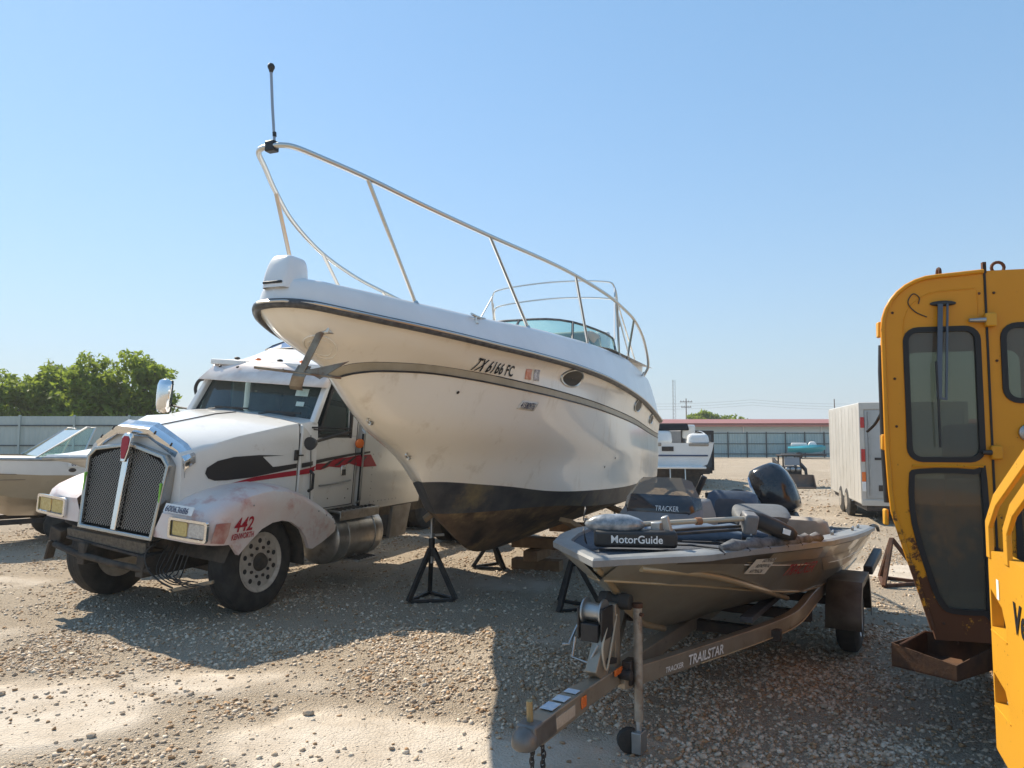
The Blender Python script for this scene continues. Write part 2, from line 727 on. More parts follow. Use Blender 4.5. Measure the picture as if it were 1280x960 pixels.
# relief: pebbles outside the clay, drying cracks in it
h1 = n.new('ShaderNodeMath')
h1.operation = 'MULTIPLY'
inv = n.new('ShaderNodeMath')
inv.operation = 'SUBTRACT'
inv.inputs[0].default_value = 1.0
l.new(mr.outputs[0], inv.inputs[1])
vd = n.new('ShaderNodeMath')
vd.operation = 'ADD'
l.new(v1.outputs['Distance'], vd.inputs[0])
l.new(v2.outputs['Distance'], vd.inputs[1])
neg = n.new('ShaderNodeMath')
neg.operation = 'MULTIPLY'
neg.inputs[1].default_value = -1.0
l.new(vd.outputs[0], neg.inputs[0])
l.new(neg.outputs[0], h1.inputs[0])
l.new(inv.outputs[0], h1.inputs[1])
h2 = n.new('ShaderNodeMath')
h2.operation = 'MULTIPLY'
h2.inputs[1].default_value = 0.10
l.new(crk.outputs[0], h2.inputs[0])
h2b = n.new('ShaderNodeMath')
h2b.operation = 'MULTIPLY'
l.new(h2.outputs[0], h2b.inputs[0])
l.new(mr.outputs[0], h2b.inputs[1])
hs = n.new('ShaderNodeMath')
hs.operation = 'ADD'
l.new(h1.outputs[0], hs.inputs[0])
l.new(h2b.outputs[0], hs.inputs[1])
gn = _tex('ShaderNodeTexNoise', 60.0, 4)
hs2 = n.new('ShaderNodeMath')
hs2.operation = 'MULTIPLY_ADD'
hs2.inputs[1].default_value = 0.5
l.new(gn.outputs[0], hs2.inputs[0])
l.new(hs.outputs[0], hs2.inputs[2])
bmp = n.new('ShaderNodeBump')
bmp.inputs['Distance'].default_value = 0.03
bmp.inputs['Strength'].default_value = 0.9
l.new(hs2.outputs[0], bmp.inputs['Height'])
l.new(bmp.outputs[0], bs.inputs['Normal'])
ground.data.materials.append(gm)

# loose stones lying on the yard
ICO = []
t_ = (1 + 5 ** .5) / 2
iv = np.array([(-1, t_, 0), (1, t_, 0), (-1, -t_, 0), (1, -t_, 0), (0, -1, t_), (0, 1, t_), (0, -1, -t_), (0, 1, -t_),
               (t_, 0, -1), (t_, 0, 1), (-t_, 0, -1), (-t_, 0, 1)]) / math.sqrt(1 + t_ * t_)
itri = np.array([(0, 11, 5), (0, 5, 1), (0, 1, 7), (0, 7, 10), (0, 10, 11), (1, 5, 9), (5, 11, 4), (11, 10, 2), (10, 7, 6), (7, 1, 8),
                 (3, 9, 4), (3, 4, 2), (3, 2, 6), (3, 6, 8), (3, 8, 9), (4, 9, 5), (2, 4, 11), (6, 2, 10), (8, 6, 7), (9, 8, 1)])


def scatter(n_, y0, y1, slope, pad, rmin, rmax, powr, clay_keep):
    """stones in the wedge in view between two distances."""
    y = np.sqrt(RNG.uniform(y0 ** 2, y1 ** 2, n_))
    x = RNG.uniform(-1, 1, n_) * (y * slope + pad)
    c = clay_mask(x, y)
    clump = np.clip((fbm(x * 2.2, y * 2.2, 31) - .36) * 4, 0.22, 1)
    keep = RNG.uniform(0, 1, n_) < clump * np.where(c > .5, clay_keep, np.where(c > .3, .5, 1.0))
    x, y = x[keep], y[keep]
    r = rmin + (rmax - rmin) * RNG.uniform(0, 1, len(x)) ** powr
    return x, y, r


parts_ = [scatter(30000, 2.8, 7.2, .75, .3, .006, .026, 2.2, .05), scatter(112000, 2.6, 7.0, .98, .8, .0045, .022, 3.0, .16), scatter(66000, 7.0, 14.0, .92, .8, .008, .023, 2.4, .14),
          scatter(16000, 14.0, 30.0, .9, 0, .02, .045, 1.5, .3)]
# the heap of coarser stone under and before the trailer
hx, hy, hr = parts_[0]
kp = (hx > .25 + (hy - 4.8) * -.1) | (RNG.uniform(0, 1, len(hx)) < .12)
parts_[0] = (hx[kp], hy[kp], hr[kp])
sx = np.concatenate([p[0] for p in parts_])
sy = np.concatenate([p[1] for p in parts_])
sr = np.concatenate([p[2] for p in parts_])
ns = len(sx)
sz = ground_z(sx, sy)
jit = 1 + RNG.uniform(-.42, .34, (ns, 12, 1))
scl = np.stack([RNG.uniform(.8, 1.3, ns), RNG.uniform(.7, 1.1, ns), RNG.uniform(.4, .75, ns)], -1)
P = iv[None] * jit * scl[:, None, :]
a = RNG.uniform(0, 2 * math.pi, ns)
ca, sa = np.cos(a)[:, None], np.sin(a)[:, None]
til = RNG.uniform(-.5, .5, ns)[:, None]
x1, y1, z1 = P[..., 0], P[..., 1], P[..., 2]
x1, z1 = x1 * np.cos(til) + z1 * np.sin(til), -x1 * np.sin(til) + z1 * np.cos(til)
X = (x1 * ca - y1 * sa) * sr[:, None] + sx[:, None]
Y = (x1 * sa + y1 * ca) * sr[:, None] + sy[:, None]
Z = z1 * sr[:, None] + (sz + sr * .22)[:, None]
V = np.stack([X, Y, Z], -1).reshape(-1, 3)
T = (itri[None] + (np.arange(ns) * 12)[:, None, None]).reshape(-1, 3)
me = bpy.data.meshes.new('loose_gravel')
me.vertices.add(len(V))
me.vertices.foreach_set('co', V.astype(np.float32).reshape(-1))
me.loops.add(T.size)
me.loops.foreach_set('vertex_index', T.astype(np.int32).reshape(-1))
me.polygons.add(len(T))
me.polygons.foreach_set('loop_start', np.arange(0, T.size, 3, dtype=np.int32))
me.update()
tone = RNG.uniform(0, 1, ns)
at_ = me.attributes.new('tone', 'FLOAT', 'POINT')
at_.data.foreach_set('value', np.repeat(tone, 12).astype(np.float32))
gravel = bpy.data.objects.new('loose_gravel', me)
COL.objects.link(gravel)
gravel['kind'] = 'stuff'
gravel['label'] = 'loose tan and grey gravel stones strewn over the yard'
sm = bpy.data.materials.new('gravel_stone')
sm.use_nodes = True
n, l = sm.node_tree.nodes, sm.node_tree.links
bs = n['Principled BSDF']
bs.inputs['Roughness'].default_value = 0.9
bs.inputs['Specular IOR Level'].default_value = 0.2
at = n.new('ShaderNodeAttribute')
at.attribute_name = 'tone'
tc = n.new('ShaderNodeTexCoord')
st = _ramp(at.outputs['Fac'], [(0, (.30, .21, .135)), (.14, (.46, .29, .16)), (.3, (.47, .38, .29)), (.55, (.57, .465, .35)), (.8, (.66, .56, .445)), (1, (.72, .635, .52))])
nn = _tex('ShaderNodeTexNoise', 60.0, 3)
nr_ = _ramp(nn.outputs[0], [(.3, (.75, .72, .68)), (.7, (1.05, 1.05, 1.05))])
l.new(_mix(1.0, st, nr_, 'MULTIPLY'), bs.inputs['Base Color'])
me.materials.append(sm)

# single rocks big enough to pick out
rock_spots = [(-1.35, 4.9, .05), (-1.6, 5.0, .045), (-2.55, 4.5, .04), (-2.3, 5.3, .04), (-.55, 5.1, .035), (-.1, 5.4, .045), (-3.6, 5.2, .045),
              (-3.2, 4.3, .05), (-1.9, 3.95, .04), (-1.1, 6.1, .04), (.55, 3.75, .045), (1.3, 4.15, .05), (1.9, 3.9, .05), (1.15, 5.0, .045),
              (1.75, 4.7, .04), (2.15, 5.1, .05), (.9, 3.4, .04), (-4.3, 6.0, .05), (-3.0, 6.0, .035), (-.75, 3.75, .035), (1.55, 3.5, .045),
              (-2.75, 3.9, .045), (-2.2, 3.75, .05), (-.3, 4.75, .03)]
rock_spots = [(x, y, r * .72) for x, y, r in rock_spots]
M_ROCK = mat('rock', (.34, .25, .17), .92, var=(.46, .39, .31), vscale=14, bump=.004, bscale=60, spec=.2)
for k, (rx, ry, rr) in enumerate(rock_spots):
    mb = MB()
    rv = iv * (1 + RNG.uniform(-.22, .22, (12, 1))) * np.array([1.25, .95, .7])
    ang = k * 1.7
    c_, s_ = math.cos(ang), math.sin(ang)
    mb.add([((p[0] * c_ - p[1] * s_) * rr, (p[0] * s_ + p[1] * c_) * rr, p[2] * rr) for p in rv], [tuple(t) for t in itri])
    o = mb.build('rock', M_ROCK, smooth=0, bevel=rr * .22, seg=2, loc=(rx, ry, gz(rx, ry) + rr * .35))
    tag(o, 'fist sized tan rock lying loose on the gravel yard', 'rock', 'loose rocks on the yard')

# ------------------------------------------------------------------ white cabin cruiser on stands
M_GEL = mat('gelcoat_white', (.88, .83, .73), .16, var=(.86, .805, .695), vscale=1.3, coat=.35, dirt=(.66, .58, .46), dirt_amt=.22, dirt_scale=2.6,
            rvar=.05, stretch=(1.6, 1.6, .35))
M_DECK = mat('deck_white', (.80, .80, .79), .3, var=(.74, .74, .73), vscale=2.5, coat=.1)
M_ANTIFOUL = mat('antifouling', (.045, .045, .05), .5, var=(.10, .095, .085), vscale=3.0, dirt=(.24, .18, .09), dirt_amt=.4, dirt_scale=1.6,
                 bump=.001, bscale=60)
M_BOTTOM = mat('fouled_bottom', (.055, .042, .032), .8, var=(.20, .13, .075), vscale=2.6, dirt=(.42, .28, .12), dirt_amt=.35, dirt_scale=2.0,
               bump=.004, bscale=50)
M_STRIPE = mat('gold_stripe', (.40, .355, .27), .35, var=(.33, .29, .21), vscale=5, coat=.2)
M_PIN = mat('dark_pinstripe', (.03, .028, .03), .4)
M_RUB = mat('rub_rail', (.045, .045, .05), .45, var=(.12, .12, .12), vscale=18)
M_TINT = glass('boat_tint_glass', (.62, .86, .80), alpha=.5)

CR = thing('cabin_cruiser', (-1.656, 4.917, 0), rad(-21), 'large white cabin cruiser with a long bow rail, propped on black stands', 'boat')
LOA = 8.0


def tab(rows):
    """curve table rows (u, v, w) -> smooth interpolation in u."""
    a = np.array(rows, float)

    def f(u):
        return float(np.interp(u, a[:, 0], a[:, 1])), float(np.interp(u, a[:, 0], a[:, 2]))
    return f, a[0, 0]


def smooth_tab(rows, it=2):
    """Chaikin-like smoothing by resampling a Catmull spline."""
    p = spline([Vector(r) for r in rows], 10)
    # keep u monotonic
    out = [tuple(p[0])]
    for q in p[1:]:
        if q[0] > out[-1][0] + 1e-5:
            out.append(tuple(q))
    return tab(out)


LINES = {
    'keel': smooth_tab([(2.50, 0, 1.06), (2.69, 0, .93), (2.94, 0, .77), (3.24, 0, .61), (3.64, 0, .52), (4.44, 0, .485), (6, 0, .48), (LOA, 0, .48)]),
    'chine': smooth_tab([(2.50, 0, 1.06), (2.58, .08, 1.055), (2.77, .22, 1.05), (3.07, .43, 1.05), (3.49, .63, 1.05), (4.04, .86, 1.03), (4.64, 1.04, .98), (5.74, 1.18, .94), (7.0, 1.22, .94), (LOA, 1.21, .95)]),
    'boot': smooth_tab([(2.21, 0, 1.39), (2.28, .07, 1.39), (2.45, .19, 1.38), (2.74, .39, 1.345), (3.11, .59, 1.30), (3.59, .82, 1.23), (4.24, 1.04, 1.19), (5.54, 1.24, 1.155), (6.9, 1.28, 1.16), (LOA, 1.26, 1.17)]),
    'low': smooth_tab([(1.93, 0, 1.66), (1.96, .09, 1.66), (2.08, .20, 1.655), (2.34, .39, 1.64), (2.74, .60, 1.61), (3.34, .84, 1.57), (4.04, 1.04, 1.53), (5.04, 1.22, 1.48), (6.14, 1.30, 1.44), (LOA, 1.28, 1.40)]),
    'mid': smooth_tab([(1.28, 0, 1.96), (1.31, .09, 1.96), (1.42, .20, 1.96), (1.70, .39, 1.955), (2.15, .64, 1.94), (2.85, .90, 1.90), (3.65, 1.09, 1.85), (4.85, 1.26, 1.76), (6.05, 1.32, 1.68), (LOA, 1.29, 1.56)]),
    's0': smooth_tab([(.77, 0, 2.30), (.785, .07, 2.318), (.84, .15, 2.34), (1.0, .28, 2.362), (1.42, .49, 2.372), (1.89, .72, 2.338), (2.36, .92, 2.29), (3.09, 1.10, 2.232), (4.27, 1.235, 2.148), (5.8, 1.31, 2.015), (7.16, 1.30, 1.875), (LOA, 1.28, 1.80)]),
    's1': smooth_tab([(.70, 0, 2.355), (.715, .08, 2.372), (.78, .165, 2.40), (.96, .295, 2.42), (1.40, .505, 2.43), (1.89, .735, 2.396), (2.36, .93, 2.346), (3.09, 1.108, 2.288), (4.27, 1.24, 2.203), (5.8, 1.315, 2.07), (7.16, 1.305, 1.925), (LOA, 1.285, 1.85)]),
    'up': smooth_tab([(.24, 0, 2.55), (.255, .10, 2.555), (.33, .20, 2.57), (.55, .345, 2.575), (.95, .535, 2.565), (1.45, .715, 2.54), (2.0, .875, 2.51), (2.6, 1.02, 2.47), (3.4, 1.16, 2.425), (4.5, 1.285, 2.35), (5.9, 1.35, 2.21), (LOA, 1.305, 1.96)]),
    'sheer': smooth_tab([(0, 0, 2.753), (.02, .09, 2.752), (.06, .16, 2.75), (.15, .245, 2.742), (.3, .35, 2.723), (.6, .50, 2.697), (.9, .63, 2.677), (1.3, .78, 2.651), (1.8, .93, 2.622), (2.4, 1.08, 2.595), (3.2, 1.22, 2.56), (4.2, 1.33, 2.50), (5.2, 1.385, 2.41), (6.2, 1.39, 2.31), (7.2, 1.36, 2.18), (LOA, 1.32, 2.07)]),
}
TT = np.concatenate([np.linspace(0, .1, 9)[:-1] ** 1.0, np.linspace(.1, 1, 40)])


def line_pt(name, t):
    f, u0 = LINES[name]
    u = u0 + (LOA - u0) * (t ** 1.6)
    v, w = f(u)
    return Vector((v, u, w))


def strip(mb, names, sub, side, bulge=0.0):
    """surface through several lines, sub steps between neighbours; side = +1 port, -1 starboard."""
    rows = []
    for t in TT:
        ctrl = [line_pt(nm, t) for nm in names]
        pts = spline(ctrl, sub) if len(ctrl) > 2 else [ctrl[0].lerp(ctrl[1], k / sub) for k in range(sub + 1)]
        rows.append([(p.x * side, p.y, p.z) for p in pts])
    mb.grid(rows, flip=side < 0)


topsides_lines = ['boot', 'low', 'mid', 's0']
mb = MB()
for s in (1, -1):
    strip(mb, topsides_lines, 5, s)
mb.build('hull_side', M_GEL, CR, smooth=60)
mb = MB()
for s in (1, -1):
    strip(mb, ['s1', 'up', 'sheer'], 4, s)
mb.build('upper_hull_side', M_GEL, CR, smooth=60)
mb = MB()
for s in (1, -1):
    strip(mb, ['chine', 'boot'], 3, s)
mb.build('boot_band', M_ANTIFOUL, CR, smooth=30)
mb = MB()
for s in (1, -1):
    strip(mb, ['keel', 'chine'], 4, s)
mb.build('hull_bottom', M_BOTTOM, CR, smooth=30)
mb = MB()
for s in (1, -1):
    strip(mb, ['s0', 's1'], 2, s)
mb.build('accent_stripe', M_STRIPE, CR, smooth=60)


def ripple(name, r, mat_, nm, dz=0.0, dv=0.0, t0=0.0, t1=1.0, n_=6, steps=70):
    """moulding that follows a hull line round both sides of the bow."""
    ts = [t0 + (t1 - t0) * k / steps for k in range(steps + 1)]
    port = [line_pt(nm, t) + Vector((dv, 0, dz)) for t in ts]
    stb = [Vector((-p.x, p.y, p.z)) for p in port]
    path = stb[::-1] + port[1:] if t0 == 0 else port
    m_ = MB()
    m_.tube(path, r, n_)
    return m_.build(name, mat_, CR, smooth=60)


ripple('pinstripe', .008, M_PIN, 's0', dz=-.008, dv=.003)
ripple('pinstripe', .006, M_PIN, 's1', dz=.006, dv=.002)
rr = ripple('rub_rail', .034, M_RUB, 'sheer', dv=.012, n_=10, steps=110)
m_ = MB()
ts = [k / 110 for k in range(111)]
port = [line_pt('sheer', t) + Vector((.044, 0 if t > .02 else -.03, .006)) for t in ts]
m_.tube([Vector((-p.x, p.y, p.z)) for p in port[::-1]] + port[1:], .011, 6)
m_.build('rail_insert', M_STEEL, rr)

# transom
m_ = MB()
sec = [line_pt(nm, 1.0) for nm in ('keel', 'chine', 'boot', 'low', 'mid', 's0', 's1', 'up', 'sheer')]
loop = [(p.x, p.y - .002, p.z) for p in sec] + [(-p.x, p.y - .002, p.z) for p in sec[::-1][:-1]]
m_.add(loop, [tuple(range(len(loop)))])
m_.build('transom', M_GEL, CR, smooth=0)
m_ = MB()
m_.box((0, LOA + .35, 1.05), (2.3, .7, .09))
m_.build('swim_platform', M_DECK, CR, bevel=.03)


# bulwark and foredeck
def deck_edge(u):
    v, w = LINES['sheer'][0](u)
    h = float(np.interp(u, [0, .2, .6, 1, 1.8, 2.6, 3.3, 4.3, 5.8, LOA], [.15, .20, .215, .225, .255, .31, .345, .42, .55, .68]))
    inn = float(np.interp(u, [0, .3, .8, 2, 4, LOA], [.03, .06, .10, .14, .18, .18]))
    return Vector((max(v - inn, 0.0), u + (0.05 if u < .02 else 0), w + h))


sh_pts = []
_f = LINES['sheer'][0]
for u in list(np.array([0, .002, .006, .012, .02, .032, .05, .075, .11, .16, .22, .3, .4, .52, .68, .85])) + list(np.linspace(1.05, LOA, 34)):
    v, w = _f(float(u))
    sh_pts.append(Vector((v, float(u), w)))


def edge_of(i):
    """deck edge inboard of the rub rail, set in square to the outline in plan."""
    p = sh_pts[i]
    a_, b_ = sh_pts[max(i - 1, 0)], sh_pts[min(i + 1, len(sh_pts) - 1)]
    t_ = Vector((b_.x - a_.x, b_.y - a_.y, 0))
    if i == 0:
        t_ = Vector((1, 0, 0))
    t_.normalize()
    n_ = Vector((-t_.y, t_.x, 0))
    h = float(np.interp(p.y, [0, .2, .6, 1, 1.8, 2.6, 3.3, 4.3, 5.8, LOA], [.17, .20, .215, .225, .255, .31, .345, .42, .55, .68]))
    inn = float(np.interp(p.y, [0, .3, .8, 2, 4, LOA], [.05, .07, .10, .14, .18, .18]))
    e_ = p + n_ * inn
    return Vector((max(e_.x, 0), e_.y, p.z + h)), n_


m_ = MB()
inner = []
for s in (1, -1):
    rows = []
    for i, p in enumerate(sh_pts):
        e, n_ = edge_of(i)
        a_ = p + Vector((0, 0, .02))
        b_ = a_.lerp(e, .45) - n_ * .012
        c2 = a_.lerp(e, .85) - n_ * .010
        d2 = e + n_ * .045 + Vector((0, 0, .012))
        d2.x = max(d2.x, 0)
        if s > 0:
            inner.append(d2)
        rows.append([(q.x * s, q.y, q.z) for q in (a_, b_, c2, e, d2)])
    m_.grid(rows, flip=s < 0)
m_.build('bulwark', M_DECK, CR, smooth=50)

CAB0, CAB1 = 1.9, 5.0


def deck_row(u, n_=13):
    e = deck_edge(u)
    hv = max(e.x - .05, .001)
    hump = float(np.interp(u, [0, CAB0, 2.6, 3.6, 4.4, CAB1, LOA], [.02, .03, .05, .09, .13, .15, .15]))
    row = []
    for k in range(n_):
        q = -1 + 2 * k / (n_ - 1)
        camb = (1 - abs(q) ** 3.2) if u > CAB0 else (1 - q * q)
        row.append((q * hv, u + (0.05 if u < .02 else 0), e.z + .012 + hump * camb - (.03 if u > CAB0 and abs(q) > .8 and abs(q) < .99 else 0)))
    return row


m_ = MB()
rows = []
for d2 in inner:
    if d2.y > CAB1 + .05:
        break
    hump = float(np.interp(d2.y, [0, CAB0, 2.6, 3.6, 4.4, CAB1, LOA], [.02, .03, .05, .09, .13, .15, .15]))
    rows.append([(d2.x * q, d2.y, d2.z + hump * (1 - abs(q) ** (3.2 if d2.y > CAB0 else 2))) for q in np.linspace(-1, 1, 21)])
m_.grid(rows)
m_.build('foredeck', M_DECK, CR, smooth=50)
m_ = MB()
zc = deck_edge(5).z + .012
m_.grid([[(x, u, z) for x, z in ((-1.22, zc + .02), (-1.05, zc + .06), (-1.0, zc - .55), (1.0, zc - .55), (1.05, zc + .06), (1.22, zc + .02))] for u in (CAB1, 6, 7, LOA - .02)])
m_.build('cockpit', M_DECK, CR, smooth=30)

# windscreen: curved wrap-around in a dark frame, three panes each side of centre
def ws_path(off):
    base, top = [], []
    for k in range(17):
        q = -1 + 2 * k / 16
        v = 1.08 * math.sin(q * math.pi / 2) ** 1 * 1.0
        u = 4.55 + 1.35 * (abs(q) ** 2.6)
        ub = min(u, CAB1)
        e = deck_edge(u)
        hv = max(e.x - .05, .01)
        hump = float(np.interp(u, [0, CAB0, 2.6, 3.6, 4.4, CAB1, LOA], [.02, .03, .05, .09, .13, .15, .15]))
        qq = min(abs(v) / hv, 1)
        zb = e.z + .015 + hump * (1 - qq ** 3.2)
        base.append(Vector((v, u, zb)))
        rise = .30 - .05 * abs(q) ** 3
        top.append(Vector((v * .90, u + .34 - .10 * abs(q), max(zb, e.z + .08) + rise)))
    return base, top


wb, wt = ws_path(0)
WS = MB()
WS.grid([wb, wt])
wso = WS.build('windscreen', M_TINT, CR, smooth=60)
m_ = MB()
m_.tube(wt, .016, 6)
m_.tube(wb, .016, 6)
for k in (0, 4, 8, 12, 16):
    m_.tube([wb[k], wt[k]], .018, 6)
m_.build('windscreen_frame', M_RUB, wso)

# cockpit contents seen through the glass
m_ = MB()
m_.box((.62, 6.35, zc + .05), (.5, .12, .8), (rad(-10), 0, 0))
m_.box((.62, 6.1, zc - .2), (.5, .5, .18))
m_.build('helm_seat', mat('vinyl_white', (.72, .71, .68), .5), CR, bevel=.04)
m_ = MB()
m_.box((0, 5.35, zc + .18), (1.9, .45, .22))
m_.build('dashboard', mat('dash_tan', (.5, .46, .38), .6), CR, bevel=.05)

# folded bimini frame over the cockpit
m_ = MB()
for zt, du in ((4.10, 0.0), (3.86, .06)):
    pts = spline([(-.98, 6.35 + du, zt - .38), (-.97, 6.3 + du, zt - .10), (-.80, 6.28 + du, zt), (0, 6.28 + du, zt + .05), (.80, 6.28 + du, zt), (.97, 6.3 + du, zt - .10), (1.0, 6.4 + du, zt - .42)], 6)
    m_.tube(pts, .0125, 6)
for s in (-1, 1):
    m_.tube([(s * .97, 6.3, 4.0), (s * 1.12, 5.6, zc + .22)], .012, 6)
    m_.tube([(s * .97, 6.32, 3.9), (s * 1.12, 7.0, zc + .05)], .012, 6)
    m_.tube([(s * .98, 6.38, 3.7), (s * 1.12, 6.6, zc + .05)], .012, 6)
m_.build('bimini_frame', M_STEEL, CR)

# bow rail, its stanchions and the staff light
def rail_pt(u):
    v, w = LINES['sheer'][0](max(u, 0))
    e = deck_edge(max(u, 0))
    h = float(np.interp(u, [-.2, 0, .5, 1.2, 2, 3, 4, 5, 5.6], [.94, .92, .86, .80, .75, .70, .66, .60, .52]))
    return e, h


rail_px = RAIL = []
for (u, v, w) in [(-.05, 0, 3.845), (-.045, .08, 3.843), (.01, .155, 3.838), (.19, .25, 3.813), (.52, .42, 3.756), (1.01, .63, 3.672), (1.78, .88, 3.60),
                  (2.67, 1.09, 3.571), (3.41, 1.20, 3.56), (4.46, 1.30, 3.53), (5.2, 1.33, 3.49), (5.8, 1.35, 3.43), (6.35, 1.345, 3.31), (6.72, 1.335, 3.15), (6.95, 1.33, 2.90), (7.0, 1.26, 2.76)]:
    RAIL.append(Vector((v, u, w)))
prt = spline(RAIL, 6)
full = [Vector((-p.x, p.y, p.z)) for p in prt[::-1]] + prt[1:]
m_ = MB()
m_.tube(full, .020, 10)
rail = m_.build('bow_rail', M_STEEL, CR)


def on_rail(u):
    best = min(prt, key=lambda p: abs(p.y - u))
    return best


for s in (1, -1):
    for ur, ud in ((.52, 1.04), (1.78, 2.6), (3.38, 4.2), (4.85, 5.6), (5.8, 6.1)):
        a_ = on_rail(ur)
        e = deck_edge(ud)
        b_ = Vector((e.x - .03, ud, e.z + .005))
        m_ = MB()
        m_.tube([(a_.x * s, a_.y, a_.z), (b_.x * s, b_.y, b_.z)], .0165, 8)
        m_.cyl((b_.x * s, b_.y, b_.z - .005), (b_.x * s, b_.y, b_.z + .015), .03, .02, 10)
        m_.build('stanchion', M_STEEL, CR)
for s in (1, -1):
    e = deck_edge(7.0)
    m_ = MB()
    m_.cyl((1.24 * s, 7.0, 2.74), (1.26 * s, 7.0, 2.80), .03, .02, 10)
    m_.build('rail_foot', M_STEEL, CR)
m_ = MB()
m_.tube([(.0, -.01, 3.86), (-.02, -.02, 4.15), (-.03, -.03, 4.40)], .010, 6)
stf = m_.build('flag_staff', mat('staff_grey', (.35, .36, .38), .35, .6), CR)
m_ = MB()
m_.box((.0, -.04, 3.845), (.08, .06, .075))
m_.build('staff_clamp', M_BLACK, stf, bevel=.008)
m_ = MB()
m_.lathe((-.03, -.03, 4.39), (0, 0, 1), [(0, .012), (.02, .018), (.03, .024), (.045, .026), (.06, .018), (.065, 0)], 10)
m_.build('staff_ball', M_BLACK, stf)
m_ = MB()
m_.cyl((-.002, -.011, 3.93), (-.004, -.012, 3.96), .014, n=10)
m_.build('staff_ferrule', M_BLACK, stf)

# anchor windlass housing on the stem head
m_ = MB()
_hy = .13
prof = [(.00, 1.0), (.05, 1.03), (.12, 1.0), (.20, .92), (.255, .82), (.285, .70), (.297, .5), (.30, .0)]
rows = []
for h, k in prof:
    row = []
    for j in range(20):
        t = 2 * math.pi * j / 20
        c_, s_ = math.cos(t), math.sin(t)
        sx_ = math.copysign(abs(c_) ** .35, c_) * .105 * k
        sy_ = math.copysign(abs(s_) ** .35, s_) * .135 * k
        row.append((sx_, _hy + sy_ + h * .16, 2.865 + h * .84))
    rows.append(row)
m_.grid(rows, closed=True)
wh_ = m_.build('searchlight', M_DECK, CR, smooth=70)
wh_['label'] = 'rounded white housing on the bow'
m_ = MB()
m_.box((.0, .0, 2.90), (.16, .02, .018))
m_.build('housing_slot', M_BLACK, wh_, bevel=.006)
m_ = MB()
m_.lathe((0, .17, 2.84), (0, 0, 1), [(0, .15), (.03, .15), (.04, .13)], 20)
m_.build('housing_base', M_DECK, wh_)
e = deck_edge(.98)
m_ = MB()
m_.lathe((-e.x + .02, 1.25, e.z + .02), (0, 0, 1), [(0, .035), (.03, .03), (.06, .025), (.07, 0)], 12)
m_.build('navigation_light', mat('nav_red', (.55, .05, .03), .25, coat=.4), CR)

# deck cleat
e = deck_edge(1.72)
m_ = MB()
cx, cu_, cz = e.x + .02, 1.72, e.z - .03
for d_ in (-.05, .05):
    m_.cyl((cx, cu_ + d_, cz - .03), (cx, cu_ + d_, cz + .025), .012, n=8)
    m_.cyl((cx, cu_ + d_, cz - .04), (cx, cu_ + d_, cz - .03), .028, n=10)
m_.tube([(cx, cu_ - .14, cz + .03), (cx, cu_ - .05, cz + .024), (cx, cu_ + .05, cz + .024), (cx, cu_ + .14, cz + .03)], .012, 8)
m_.build('cleat', M_STEEL, CR)


# points on the port topsides -------------------------------------------------
from mathutils.bvhtree import BVHTree
_hv, _hf = [], []
for o in CR.children:
    if o.name.split('.')[0] in ('hull_side', 'upper_hull_side', 'accent_stripe'):
        k = len(_hv)
        _hv += [v.co.copy() for v in o.data.vertices]
        _hf += [tuple(i + k for i in p.vertices) for p in o.data.polygons]
HULL = BVHTree.FromPolygons(_hv, _hf)


def hull_at(u, w):
    """half breadth of the port topside at distance aft u and height w."""
    h = HULL.ray_cast(Vector((3, u, w)), Vector((-1, 0, 0)))
    return h[0].x if h[0] is not None else 0.0


def hull_fn(u0, w0, du=1.0, tilt=0.0):
    """map text x -> aft, y -> up on the port side."""
    def fn(x, y, lift):
        xr = x * math.cos(tilt) - y * math.sin(tilt)
        yr = x * math.sin(tilt) + y * math.cos(tilt)
        u, w = u0 + xr * du, w0 + yr
        v = hull_at(u, w)
        dv = (hull_at(u + .01, w) - hull_at(u - .01, w)) / .02
        dw = (hull_at(u, w + .01) - hull_at(u, w - .01)) / .02
        nrm = Vector((1, -dv, -dw)).normalized()
        p = Vector((v, u, w)) + nrm * (lift + .003)
        return p
    return fn


lettering('TX 6166 FC', 'registration_lettering', .135, hull_fn(1.74, 2.425, tilt=rad(-4.0)), M_PRINT, CR, bold=.022, shear=-.02, spacing=1.08, xs=.70, depth=.004, sub=3)
M_DECALO = mat('decal_orange', (.62, .20, .10), .5, var=(.75, .45, .35), vscale=30)
M_DECALW = mat('decal_white', (.74, .73, .72), .5, var=(.2, .2, .22), vscale=38)


def patch(name, u0, w0, wd, ht, m__, tilt=0.0, skew=0.0, sub=4):
    f = hull_fn(u0, w0, tilt=tilt)
    m_ = MB()
    m_.grid([[f(-wd / 2 + wd * i / sub + skew * (j / sub - .5), -ht / 2 + ht * j / sub, .0012) for i in range(sub + 1)] for j in range(sub + 1)])
    return m_.build(name, m__, CR, smooth=60, solid=.001)


patch('registration_sticker', 2.49, 2.425, .10, .10, M_DECALO)
patch('registration_sticker', 2.63, 2.425, .10, .11, M_DECALW)
st = patch('lot_sticker', 2.62, 2.13, .26, .085, M_STICKER, rad(-3), .03)
lettering('41580976', 'lot_number', .085, hull_fn(2.505, 2.108, tilt=rad(-3)), M_NAVYPRINT, st, bold=.012, shear=.1, depth=.006, xs=.62, sub=3)


